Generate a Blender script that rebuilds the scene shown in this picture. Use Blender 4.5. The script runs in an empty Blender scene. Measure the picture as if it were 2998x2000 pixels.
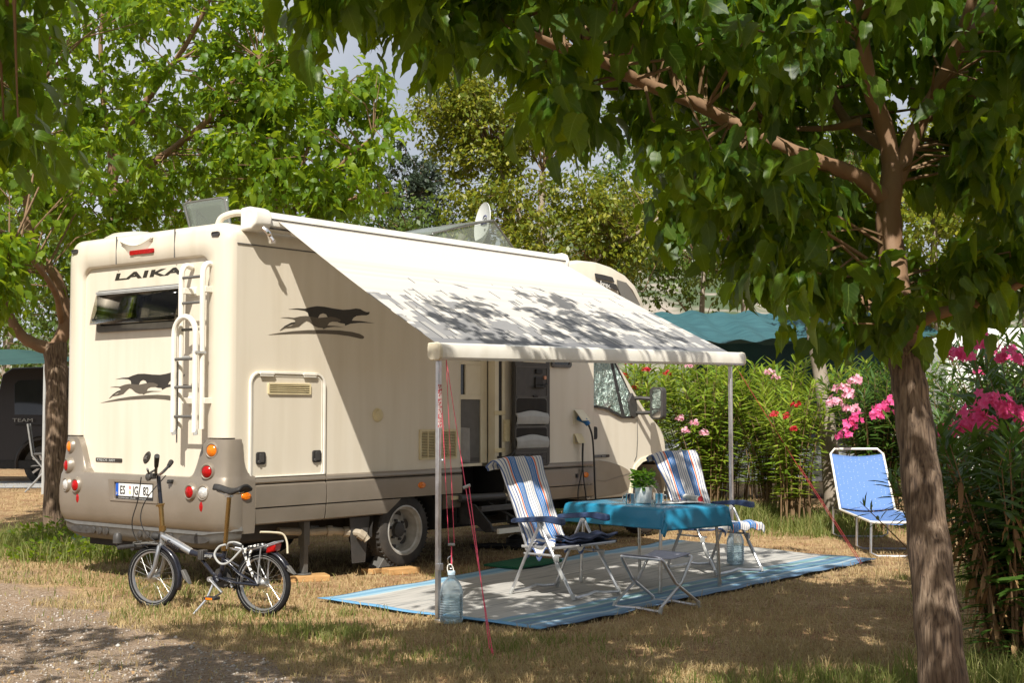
import bpy, bmesh, math, random
import numpy as np
from mathutils import Vector as V, Matrix
rad=math.radians
random.seed(7); RNG=np.random.default_rng(11)
SC=bpy.context.scene; COL=SC.collection
EYE=1.55
# ------------------------------------------------------------------ mesh helpers
class MB:
    """collects shapes and links them as ONE mesh object"""
    def __init__(s): s.v=[]; s.f=[]; s.mi=[]; s.uv=[]; s.has_uv=False
    def add(s,vs,fs,mi=0,uv=None):
        b=len(s.v); s.v+= [tuple(p) for p in vs]
        for i,f in enumerate(fs):
            s.f.append(tuple(b+k for k in f)); s.mi.append(mi)
            if uv: s.has_uv=True; s.uv+=[uv[k] for k in f]
            else: s.uv+=[(0,0)]*len(f)
        return s
    def box(s,c,d,rot=None,mi=0):
        hx,hy,hz=d[0]/2,d[1]/2,d[2]/2
        vs=[V((x*hx,y*hy,z*hz)) for x in(-1,1) for y in(-1,1) for z in(-1,1)]
        if rot is not None: vs=[rot@p for p in vs]
        c=V(c); vs=[p+c for p in vs]
        return s.add(vs,[(0,1,3,2),(4,6,7,5),(0,4,5,1),(2,3,7,6),(0,2,6,4),(1,5,7,3)],mi)
    def span(s,a,b,mi=0):
        return s.box([(a[i]+b[i])/2 for i in range(3)],[abs(b[i]-a[i]) for i in range(3)],None,mi)
    def tube(s,pts,r,n=8,closed=False,caps=True,mi=0,flat=None):
        pts=[V(p) for p in pts]; m=len(pts)
        rr=r if isinstance(r,(list,tuple)) else [r]*m
        tang=[]
        for i in range(m):
            if closed: t=pts[(i+1)%m]-pts[i-1]
            else: t=pts[min(i+1,m-1)]-pts[max(i-1,0)]
            tang.append(t.normalized() if t.length>1e-9 else V((0,0,1)))
        up=V((0,0,1)) if abs(tang[0].z)<.9 else V((1,0,0))
        a=tang[0].cross(up).normalized(); vs=[]
        for i in range(m):
            t=tang[i]; a=(a-t*a.dot(t))
            a=a.normalized() if a.length>1e-6 else t.orthogonal().normalized()
            b=t.cross(a)
            for k in range(n):
                q=2*math.pi*k/n
                vs.append(pts[i]+(a*math.cos(q)+b*math.sin(q)*(flat or 1))*rr[i])
        fs=[]
        for i in range(m if closed else m-1):
            j=(i+1)%m
            for k in range(n):
                l=(k+1)%n; fs.append((i*n+k,i*n+l,j*n+l,j*n+k))
        if caps and not closed:
            fs.append(tuple(range(n-1,-1,-1))); fs.append(tuple((m-1)*n+k for k in range(n)))
        return s.add(vs,fs,mi)
    def lathe(s,prof,o=(0,0,0),ax=(0,0,1),n=24,mi=0,sx=1.0,sy=1.0,ref=None,caps=True):
        """prof: (radius, height along ax)"""
        ax=V(ax).normalized(); a=(V(ref)-ax*V(ref).dot(ax)).normalized() if ref else ax.orthogonal().normalized()
        b=ax.cross(a); o=V(o); vs=[]; fs=[]
        for r,h in prof:
            for k in range(n):
                q=2*math.pi*k/n; vs.append(o+ax*h+a*(math.cos(q)*r*sx)+b*(math.sin(q)*r*sy))
        for i in range(len(prof)-1):
            for k in range(n):
                l=(k+1)%n; fs.append((i*n+k,i*n+l,(i+1)*n+l,(i+1)*n+k))
        if caps and prof[0][0]>1e-5: fs.append(tuple(range(n-1,-1,-1)))
        if caps and prof[-1][0]>1e-5: fs.append(tuple((len(prof)-1)*n+k for k in range(n)))
        return s.add(vs,fs,mi)
    def prism(s,poly,o,ex,ey,t,mi=0):
        """2-D outline at o along ex,ey, given thickness t along ex x ey"""
        o,ex,ey=V(o),V(ex),V(ey); n=ex.cross(ey).normalized()*t; m=len(poly)
        vs=[o+ex*p[0]+ey*p[1] for p in poly]; vs+=[p+n for p in vs]
        fs=[tuple(range(m-1,-1,-1)),tuple(range(m,2*m))]
        fs+=[(i,(i+1)%m,m+(i+1)%m,m+i) for i in range(m)]
        return s.add(vs,fs,mi)
    def ring(s,outer,inner,o,ex,ey,t,mi=0):
        o,ex,ey=V(o),V(ex),V(ey); n=ex.cross(ey).normalized()*t; m=len(outer)
        P=lambda l,k:[o+ex*p[0]+ey*p[1]+n*k for p in l]
        vs=P(outer,0)+P(outer,1)+P(inner,1)+P(inner,0); fs=[]
        for i in range(m):
            j=(i+1)%m
            for a in range(4):
                b=(a+1)%4; fs.append((a*m+i,a*m+j,b*m+j,b*m+i))
        return s.add(vs,fs,mi)
    def loft(s,loops,closed=False,mi=0):
        m=len(loops[0]); vs=[p for l in loops for p in l]; fs=[]
        for i in range(len(loops)-1):
            for k in range(m if closed else m-1):
                l=(k+1)%m; fs.append((i*m+k,i*m+l,(i+1)*m+l,(i+1)*m+k))
        return s.add(vs,fs,mi)
    def grid(s,fn,nu,nv,mi=0,uv=True):
        vs=[];uvs=[]
        for j in range(nv+1):
            for i in range(nu+1):
                a,b=i/nu,j/nv; vs.append(fn(a,b)); uvs.append((a,b))
        fs=[(j*(nu+1)+i,j*(nu+1)+i+1,(j+1)*(nu+1)+i+1,(j+1)*(nu+1)+i) for j in range(nv) for i in range(nu)]
        return s.add(vs,fs,mi,uvs if uv else None)
    def build(s,name,mats,parent=None,sharp=35,bevel=None,seg=2,solid=None,loc=None,recalc=False):
        me=bpy.data.meshes.new(name); me.from_pydata(s.v,[],s.f)
        mats=mats if isinstance(mats,(list,tuple)) else [mats]
        for m in mats: me.materials.append(m)
        me.polygons.foreach_set('material_index',s.mi)
        if s.has_uv:
            l=me.uv_layers.new(name='UVMap'); l.data.foreach_set('uv',[c for q in s.uv for c in q])
        if recalc:
            bm=bmesh.new(); bm.from_mesh(me); bmesh.ops.recalc_face_normals(bm,faces=bm.faces); bm.to_mesh(me); bm.free()
        if sharp:
            me.polygons.foreach_set('use_smooth',[True]*len(me.polygons)); me.set_sharp_from_angle(angle=rad(sharp))
        me.update()
        o=bpy.data.objects.new(name,me); COL.objects.link(o)
        if parent: o.parent=parent
        if loc: o.location=loc
        if solid:
            k=o.modifiers.new('thick','SOLIDIFY'); k.thickness=solid; k.offset=0
        if bevel:
            k=o.modifiers.new('edge','BEVEL'); k.width=bevel; k.segments=seg; k.limit_method='ANGLE'; k.angle_limit=rad(40)
        return o
def fast_mesh(name,verts,faces,mats,parent=None,smooth=False,uv=None):
    # uv: (faces*k,2) loop coordinates
    """verts (N,3), faces (M,k) numpy"""
    me=bpy.data.meshes.new(name); k=faces.shape[1]
    me.vertices.add(len(verts)); me.vertices.foreach_set('co',np.ascontiguousarray(verts,dtype=np.float32).ravel())
    me.loops.add(faces.size); me.loops.foreach_set('vertex_index',np.ascontiguousarray(faces,dtype=np.int32).ravel())
    me.polygons.add(len(faces)); me.polygons.foreach_set('loop_start',np.arange(0,faces.size,k,dtype=np.int32))
    if smooth: me.polygons.foreach_set('use_smooth',np.ones(len(faces),dtype=bool))
    for m in (mats if isinstance(mats,(list,tuple)) else [mats]): me.materials.append(m)
    if uv is not None: me.uv_layers.new(name='UVMap').data.foreach_set('uv',np.ascontiguousarray(uv,dtype=np.float32).ravel())
    me.update(calc_edges=True)
    o=bpy.data.objects.new(name,me); COL.objects.link(o)
    if parent: o.parent=parent
    return o
def tag(o,label=None,cat=None,group=None,kind=None):
    if label: o['label']=label
    if cat: o['category']=cat
    if group: o['group']=group
    if kind: o['kind']=kind
    return o
def thing(name,label,cat,loc=(0,0,0),rotz=0,group=None):
    o=bpy.data.objects.new(name,None); COL.objects.link(o); o.location=loc; o.rotation_euler=(0,0,rotz)
    o.empty_display_size=.1
    return tag(o,label,cat,group)
def copy_tree(o,parent=None):
    c=o.copy(); COL.objects.link(c)
    if parent: c.parent=parent
    for ch in [x for x in bpy.data.objects if x.parent==o]: copy_tree(ch,c)
    return c
def text(name,s,size,M,m,parent,ext=.0015,shear=0,bold=0,sx=1.0,align='LEFT',space=1.0,fit=None):
    cu=bpy.data.curves.new('lettering','FONT'); cu.body=s; cu.size=size; cu.extrude=ext; cu.shear=shear
    cu.offset=bold; cu.align_x=align; cu.space_character=space; cu.resolution_u=3
    t=bpy.data.objects.new('lettering',cu); COL.objects.link(t)
    dg=bpy.context.evaluated_depsgraph_get(); dg.update()
    me=bpy.data.meshes.new_from_object(t.evaluated_get(dg)); bpy.data.objects.remove(t)
    if fit: xs_=[v.co.x for v in me.vertices]; sx=fit/(max(xs_)-min(xs_))
    me.transform(M@Matrix.Diagonal((sx,1,1,1))); me.materials.clear(); me.materials.append(m); me.name=name
    o=bpy.data.objects.new(name,me); COL.objects.link(o)
    if parent: o.parent=parent
    return o
def frameM(o,ex,ey):
    ex,ey=V(ex).normalized(),V(ey).normalized(); n=ex.cross(ey)
    return Matrix(((ex.x,ey.x,n.x,o[0]),(ex.y,ey.y,n.y,o[1]),(ex.z,ey.z,n.z,o[2]),(0,0,0,1)))
def rrect(x0,x1,y0,y1,r,n=5):
    r4=r if isinstance(r,(list,tuple)) else [r]*4   # corners: low-left, low-right, up-right, up-left
    out=[]
    for (cx,cy,a0,q) in ((x0+r4[0],y0+r4[0],180,r4[0]),(x1-r4[1],y0+r4[1],270,r4[1]),(x1-r4[2],y1-r4[2],0,r4[2]),(x0+r4[3],y1-r4[3],90,r4[3])):
        for k in range(n+1):
            t=rad(a0+90*k/n); out.append((cx+math.cos(t)*q,cy+math.sin(t)*q))
    return out
def spline(pts,n=6):
    """Catmull-Rom through pts"""
    P=[V(p) for p in pts]; P=[P[0]*2-P[1]]+P+[P[-1]*2-P[-2]]; out=[]
    for i in range(1,len(P)-2):
        for k in range(n):
            t=k/n; a,b,c,d=P[i-1],P[i],P[i+1],P[i+2]
            out.append(.5*((2*b)+(c-a)*t+(2*a-5*b+4*c-d)*t*t+(3*b-a-3*c+d)*t**3))
    out.append(P[-2]); return out
# ------------------------------------------------------------------ materials
def _nt(name):
    m=bpy.data.materials.new(name); m.use_nodes=True; nt=m.node_tree; b=nt.nodes['Principled BSDF']; return m,nt,b
def L(nt,a,b): nt.links.new(a,b)
def N(nt,t,**k):
    n=nt.nodes.new(t)
    for a,v in k.items(): setattr(n,a,v)
    return n
def ramp(nt,fac,stops,interp='LINEAR'):
    r=N(nt,'ShaderNodeValToRGB'); r.color_ramp.interpolation=interp; e=r.color_ramp.elements
    while len(e)<len(stops): e.new(.5)
    for i,(p,c) in enumerate(stops):
        e[i].position=p; e[i].color=(*c,1) if len(c)==3 else c
    if fac is not None: L(nt,fac,r.inputs[0])
    return r
def mat(name,c,rough=.5,metal=0,c2=None,ns=6,nd=4,bump=0,bs=80,spec=.5,coat=0,stretch=None,amt=(.35,.65),trans=0,ior=1.45,alpha=1):
    m,nt,b=_nt(name)
    b.inputs['Base Color'].default_value=(*c,1); b.inputs['Roughness'].default_value=rough; b.inputs['Metallic'].default_value=metal
    b.inputs['Specular IOR Level'].default_value=spec; b.inputs['Coat Weight'].default_value=coat; b.inputs['Coat Roughness'].default_value=.08
    b.inputs['Transmission Weight'].default_value=trans; b.inputs['IOR'].default_value=ior; b.inputs['Alpha'].default_value=alpha
    tc=N(nt,'ShaderNodeTexCoord'); src=tc.outputs['Object']
    if stretch:
        mp=N(nt,'ShaderNodeMapping'); mp.inputs['Scale'].default_value=stretch; L(nt,src,mp.inputs[0]); src=mp.outputs[0]
    if c2:
        n=N(nt,'ShaderNodeTexNoise'); n.inputs['Scale'].default_value=ns; n.inputs['Detail'].default_value=nd; L(nt,src,n.inputs[0])
        r=ramp(nt,n.outputs[0],[(amt[0],c),(amt[1],c2)]); L(nt,r.outputs[0],b.inputs['Base Color'])
    if bump:
        n=N(nt,'ShaderNodeTexNoise'); n.inputs['Scale'].default_value=bs; n.inputs['Detail'].default_value=5; L(nt,src,n.inputs[0])
        bp=N(nt,'ShaderNodeBump'); bp.inputs['Strength'].default_value=bump; bp.inputs['Distance'].default_value=.01
        L(nt,n.outputs[0],bp.inputs['Height']); L(nt,bp.outputs[0],b.inputs['Normal'])
    return m
def leafmat(name,cols,tcol,tf=.4,rough=.38,spec=.5,vein=False):
    m,nt,b=_nt(name); g=N(nt,'ShaderNodeNewGeometry')
    r=ramp(nt,g.outputs['Random Per Island'],[(i/(len(cols)-1),c) for i,c in enumerate(cols)])
    col=r.outputs[0]
    if vein:   # pale midrib and side veins in leaf coordinates
        uv=N(nt,'ShaderNodeUVMap'); sp=N(nt,'ShaderNodeSeparateXYZ'); L(nt,uv.outputs[0],sp.inputs[0])
        def mm(op,a,c=None):
            n=N(nt,'ShaderNodeMath',operation=op)
            for i,q in enumerate((a,c)):
                if q is None: continue
                if isinstance(q,(int,float)): n.inputs[i].default_value=q
                else: L(nt,q,n.inputs[i])
            return n.outputs[0]
        ax_=mm('ABSOLUTE',sp.outputs[0]); mid=mm('LESS_THAN',ax_,.014)
        fr=mm('FRACT',mm('MULTIPLY',mm('SUBTRACT',sp.outputs[1],mm('MULTIPLY',ax_,.95)),6.5)); sv=mm('LESS_THAN',fr,.10)
        vf=mm('MULTIPLY',mm('MAXIMUM',mid,mm('MULTIPLY',sv,.55)),.5)
        vm=N(nt,'ShaderNodeMix',data_type='RGBA'); L(nt,vf,vm.inputs[0]); L(nt,col,vm.inputs[6]); vm.inputs[7].default_value=(.22,.30,.06,1); col=vm.outputs[2]
    L(nt,col,b.inputs['Base Color']); b.inputs['Roughness'].default_value=rough; b.inputs['Specular IOR Level'].default_value=spec
    t=N(nt,'ShaderNodeBsdfTranslucent'); mx=N(nt,'ShaderNodeMix',data_type='RGBA',blend_type='MULTIPLY'); mx.inputs[0].default_value=1
    hs=N(nt,'ShaderNodeMix',data_type='RGBA'); hs.inputs[0].default_value=.75
    L(nt,r.outputs[0],hs.inputs[6]); hs.inputs[7].default_value=(*tcol,1)
    L(nt,hs.outputs[2],t.inputs[0])
    s=N(nt,'ShaderNodeMixShader'); s.inputs[0].default_value=tf
    L(nt,b.outputs[0],s.inputs[1]); L(nt,t.outputs[0],s.inputs[2]); L(nt,s.outputs[0],nt.nodes['Material Output'].inputs[0])
    return m
def clearmat(name,tint,gloss=.05,k=.5):
    """thin clear plastic: tinted see-through plus a fresnel sheen"""
    m,nt,b=_nt(name); nt.nodes.remove(b)
    t=N(nt,'ShaderNodeBsdfTransparent'); t.inputs[0].default_value=(*tint,1)
    g=N(nt,'ShaderNodeBsdfGlossy'); g.inputs['Roughness'].default_value=gloss
    f=N(nt,'ShaderNodeLayerWeight'); f.inputs[0].default_value=k
    s=N(nt,'ShaderNodeMixShader'); L(nt,f.outputs['Fresnel'],s.inputs[0]); L(nt,t.outputs[0],s.inputs[1]); L(nt,g.outputs[0],s.inputs[2])
    L(nt,s.outputs[0],nt.nodes['Material Output'].inputs[0]); return m
cream=(.78,.70,.545)
M={}
M['cream']=mat('cream gelcoat',(.68,.615,.495),.3,c2=(.60,.53,.405),ns=7,nd=7,stretch=(1,1,.10),amt=(.42,.86),coat=.15,bump=.03,bs=5)
M['cream2']=mat('cream trim plastic',(.74,.67,.50),.4,c2=(.66,.58,.42),ns=5,amt=(.4,.8))
M['yellowed']=mat('yellowed vent plastic',(.70,.60,.36),.45,c2=(.60,.50,.29),ns=9)
M['taupe']=mat('taupe metallic paint',(.27,.228,.18),.34,metal=.3,c2=(.235,.198,.152),ns=3,nd=5,coat=.15)
M['taupe2']=mat('light taupe cladding',(.34,.28,.205),.42,metal=.1,c2=(.30,.245,.175),ns=4)
M['dgrey']=mat('dark grey plastic',(.045,.042,.038),.5,c2=(.06,.055,.05),ns=14)
M['mgrey']=mat('mid grey plastic',(.12,.115,.105),.5,c2=(.10,.095,.085),ns=14)
M['lgrey']=mat('light grey plastic',(.42,.42,.40),.45,c2=(.36,.36,.34),ns=9)
M['black']=mat('black rubber',(.018,.017,.016),.65,c2=(.03,.027,.024),ns=25)
M['void']=mat('unlit interior lining',(.02,.018,.016),.9,c2=(.03,.026,.022),ns=8)  # near black; shade inside vents, shelves and wells is put into the colour
M['tyre']=mat('tyre rubber',(.028,.026,.024),.75,c2=(.06,.052,.043),ns=7,bump=.25,bs=60)
M['white']=mat('white lacquered metal',(.80,.76,.67),.3,c2=(.72,.68,.58),ns=7)
M['steel']=mat('brushed steel',(.62,.61,.58),.28,metal=1,c2=(.5,.49,.46),ns=30)
M['alu']=mat('satin aluminium tube',(.66,.66,.66),.36,metal=.9,c2=(.55,.55,.56),ns=22)
M['rim']=mat('silver wheel paint',(.50,.48,.44),.4,metal=.2,c2=(.38,.36,.31),ns=12)
M['chrome']=mat('polished steel',(.78,.76,.73),.1,metal=1)
M['amber']=mat('amber lens',(.62,.13,.004),.12,c2=(.80,.22,.01),ns=60,coat=.2)
M['red']=mat('red lens',(.25,.004,.004),.2,c2=(.42,.008,.007),ns=60,spec=.3)
M['clearlens']=mat('clear lamp lens',(.75,.73,.68),.12,c2=(.45,.44,.42),ns=70,coat=.6,metal=.3)
M['decal']=mat('dark brown foil',(.028,.024,.019),.4,c2=(.034,.029,.023),ns=9)
M['decal2']=mat('taupe foil',(.115,.095,.07),.4,c2=(.10,.083,.061),ns=9)
M['bronze']=mat('brown grey foil',(.20,.185,.155),.38,metal=.3)
M['glass_dark']=mat('dark window glass',(.018,.02,.022),.06,spec=.8,c2=(.03,.032,.034),ns=3)
M['smoke']=clearmat('smoked acrylic',(.66,.64,.58),.06,.2)
M['smoke2']=clearmat('grey green acrylic',(.66,.71,.66),.12,.3)
M['wood']=mat('pale timber',(.56,.33,.13),.7,c2=(.43,.24,.09),ns=5,stretch=(2,14,14),bump=.2)
M['pink']=mat('pink cord',(.80,.10,.16),.6,c2=(.70,.06,.12),ns=90)
M['navy']=mat('navy plastic',(.028,.05,.115),.42,c2=(.035,.06,.135),ns=10)
M['gold']=mat('gold anodised tube',(.42,.27,.10),.26,metal=1,c2=(.36,.23,.085),ns=16)
M['silverpaint']=mat('silver frame paint',(.44,.45,.46),.3,metal=.8,c2=(.40,.41,.42),ns=20)
M['blackpaint']=mat('black frame paint',(.012,.013,.02),.25,coat=.4)
M['bark_grey']=mat('grey bark',(.36,.30,.235),.85,c2=(.24,.19,.14),ns=7,stretch=(1,1,.35),bump=.5,bs=30)
M['bark_young']=mat('smooth brown bark',(.20,.115,.06),.7,c2=(.27,.165,.095),ns=6,stretch=(1,1,.4),bump=.35,bs=40)
M['twig']=mat('twig bark',(.17,.10,.05),.75,c2=(.22,.14,.07),ns=10)
def ridged_bark(name='ridged mulberry bark',k=1.0):
    m,nt,b=_nt(name); tc=N(nt,'ShaderNodeTexCoord'); mp=N(nt,'ShaderNodeMapping'); mp.inputs['Scale'].default_value=(1,1,.12)
    L(nt,tc.outputs['Object'],mp.inputs[0])
    n=N(nt,'ShaderNodeTexNoise'); n.inputs['Scale'].default_value=64; n.inputs['Detail'].default_value=6; n.inputs['Distortion'].default_value=.6; L(nt,mp.outputs[0],n.inputs[0])
    n2=N(nt,'ShaderNodeTexNoise'); n2.inputs['Scale'].default_value=3.5; n2.inputs['Detail'].default_value=5; L(nt,tc.outputs['Object'],n2.inputs[0])
    r=ramp(nt,n.outputs[0],[(p,tuple(c*k for c in q)) for p,q in ((.34,(.07,.045,.028)),(.5,(.225,.155,.10)),(.70,(.36,.27,.185)))])
    r2=ramp(nt,n2.outputs[0],[(.35,(.62,.58,.55)),(.6,(1,1,1)),(.75,(1.15,1.05,.95))])
    mx=N(nt,'ShaderNodeMix',data_type='RGBA',blend_type='MULTIPLY'); mx.inputs[0].default_value=1
    L(nt,r.outputs[0],mx.inputs[6]); L(nt,r2.outputs[0],mx.inputs[7]); L(nt,mx.outputs[2],b.inputs['Base Color'])
    b.inputs['Roughness'].default_value=.88
    bp=N(nt,'ShaderNodeBump'); bp.inputs['Strength'].default_value=.9; bp.inputs['Distance'].default_value=.02
    L(nt,n.outputs[0],bp.inputs['Height']); L(nt,bp.outputs[0],b.inputs['Normal']); return m
M['bark']=ridged_bark(); M['bark2']=ridged_bark('dark ridged mulberry bark',.74)  # second bark darkened so the near trunk looks shaded
M['tyre2']=mat('bicycle tyre rubber',(.009,.009,.010),.75,c2=(.016,.015,.014),ns=20,spec=.2)
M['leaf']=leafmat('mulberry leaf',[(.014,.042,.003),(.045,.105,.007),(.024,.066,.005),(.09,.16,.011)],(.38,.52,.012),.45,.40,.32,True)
M['leaf_sun']=leafmat('bright mulberry leaf',[(.035,.09,.006),(.11,.20,.011),(.06,.135,.008),(.20,.28,.018)],(.46,.58,.02),.48,.42,.32)  # sunlit copy of the mulberry leaf, brightness put into the colour
M['leaf_yellow']=leafmat('yellowing leaf',[(.06,.10,.007),(.15,.19,.012),(.09,.135,.009),(.32,.30,.03),(.12,.16,.011)],(.46,.46,.03),.35,.45)
M['leaf_dark']=leafmat('dark evergreen leaf',[(.022,.04,.02),(.04,.06,.03),(.03,.05,.025)],(.08,.12,.05),.2,.5)
M['leaf_olive']=leafmat('grey green leaf',[(.12,.16,.07),(.18,.21,.10),(.14,.18,.08)],(.3,.36,.14),.3,.5)
M['leaf_mid']=leafmat('mid green leaf',[(.05,.10,.015),(.09,.15,.022),(.07,.12,.018),(.14,.18,.03)],(.28,.38,.05),.38,.42)
M['leaf_ole']=leafmat('oleander leaf',[(.05,.11,.012),(.22,.32,.028),(.10,.19,.018),(.33,.38,.045),(.15,.25,.02)],(.46,.58,.05),.36,.4,.35)  # hedge leaf with sunlit brightness put into the colour
M['leaf_ole2']=leafmat('shaded oleander leaf',[(.035,.085,.014),(.06,.12,.02),(.045,.10,.016),(.09,.15,.025)],(.2,.32,.04),.3,.36,.4)  # same leaf again, shade put into a darker colour
M['leaf_dry']=leafmat('withered leaf',[(.30,.17,.07),(.42,.26,.11),(.22,.12,.05)],(.4,.25,.1),.2,.7)
M['basil']=leafmat('basil leaf',[(.06,.15,.012),(.10,.22,.02),(.075,.18,.015)],(.30,.5,.04),.4,.35)
M['pinkpetal']=leafmat('pink petal',[(.75,.05,.24),(.85,.12,.34),(.80,.07,.28)],(.9,.2,.4),.35,.55)
M['palepetal']=leafmat('pale pink petal',[(.85,.38,.50),(.90,.55,.62),(.82,.30,.44)],(.95,.5,.6),.35,.55)
M['redpetal']=leafmat('red petal',[(.38,.008,.014),(.52,.012,.02),(.30,.006,.012)],(.7,.05,.05),.3,.55)
# ------------------------------------------------------------------ camera, sun, sky
cd=bpy.data.cameras.new('camera'); cam=bpy.data.objects.new('camera',cd); COL.objects.link(cam)
cam.location=(0,0,EYE); cam.rotation_euler=(rad(90+2.89),0,0); cd.lens=47.85; cd.sensor_width=36; cd.clip_end=2000; cd.clip_start=.05
SC.camera=cam
SUN_EL=rad(48); SUN=V((.12*math.cos(SUN_EL),.9928*math.cos(SUN_EL),-math.sin(SUN_EL))).normalized()
sl=bpy.data.lights.new('sun','SUN'); sl.energy=5.0; sl.angle=rad(.55); sl.color=(1,.955,.885)
so=bpy.data.objects.new('sun',sl); COL.objects.link(so); so.rotation_euler=SUN.to_track_quat('-Z','Y').to_euler(); so.location=(-2,-8,12)
w=bpy.data.worlds.new('World'); SC.world=w; w.use_nodes=True; nt=w.node_tree
sky=N(nt,'ShaderNodeTexSky',sky_type='NISHITA'); sky.sun_disc=False; sky.sun_elevation=SUN_EL; sky.sun_rotation=rad(187); sky.dust_density=2.2; sky.air_density=1.1
tcw=N(nt,'ShaderNodeTexCoord'); cn=N(nt,'ShaderNodeTexNoise'); cn.inputs['Scale'].default_value=2.6; cn.inputs['Detail'].default_value=6; L(nt,tcw.outputs['Generated'],cn.inputs[0])
cr=ramp(nt,cn.outputs[0],[(.35,(.5,.5,.5)),(.65,(.95,.95,.95))]); cm=N(nt,'ShaderNodeMix',data_type='RGBA'); L(nt,cr.outputs[0],cm.inputs[0]); L(nt,sky.outputs[0],cm.inputs[6]); cm.inputs[7].default_value=(10.6,11.0,12.0,1)   # thin bright cloud
bg=nt.nodes['Background']; bg.inputs[1].default_value=.048; L(nt,cm.outputs[2],bg.inputs[0])
SC.view_settings.view_transform='Standard'; SC.view_settings.look='None'; SC.view_settings.exposure=.5; SC.view_settings.gamma=1
SC.cycles.max_bounces=7; SC.cycles.diffuse_bounces=4; SC.cycles.glossy_bounces=3; SC.cycles.transmission_bounces=5; SC.cycles.transparent_max_bounces=24
SC.cycles.use_denoising=True; SC.cycles.sample_clamp_indirect=6
# ------------------------------------------------------------------ ground
def vnoise(x,y,s,seed=0):
    x=np.asarray(x)*s; y=np.asarray(y)*s; xi=np.floor(x).astype(np.int64); yi=np.floor(y).astype(np.int64); fx=x-xi; fy=y-yi
    h=lambda a,b:((np.sin(a*127.1+b*311.7+seed*74.7)*43758.5453)%1.0)
    fx=fx*fx*(3-2*fx); fy=fy*fy*(3-2*fy)
    return (h(xi,yi)*(1-fx)+h(xi+1,yi)*fx)*(1-fy)+(h(xi,yi+1)*(1-fx)+h(xi+1,yi+1)*fx)*fy
def ss(a,b,x): t=np.clip((x-a)/(b-a),0,1); return t*t*(3-2*t)
def gz(x,y):
    x=np.asarray(x,dtype=float); y=np.asarray(y,dtype=float)
    rise=.26*ss(17.5,25,y)*ss(3,5.5,-x)
    return rise+.018*(vnoise(x,y,1.3,3)-.5)*ss(1.5,4,np.abs(y-12)+np.abs(x)*.6)+.012*(vnoise(x,y,4.0,5)-.5)
xs=np.concatenate([[-400,-200,-100,-60,-40,-28,-20],np.arange(-14,12.01,.2),[16,22,30,45,70,120,220,400]])
ys=np.concatenate([[-120,-60,-30,-15,-8],np.arange(-3,28.01,.2),[30,34,40,50,70,100,160,260,500,900]])
gx,gy=np.meshgrid(xs,ys); gv=np.stack([gx,gy,gz(gx,gy)],-1).reshape(-1,3)
nx=len(xs); ii=np.arange((len(ys)-1)*(nx-1)); a=(ii//(nx-1))*nx+ii%(nx-1)
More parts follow.
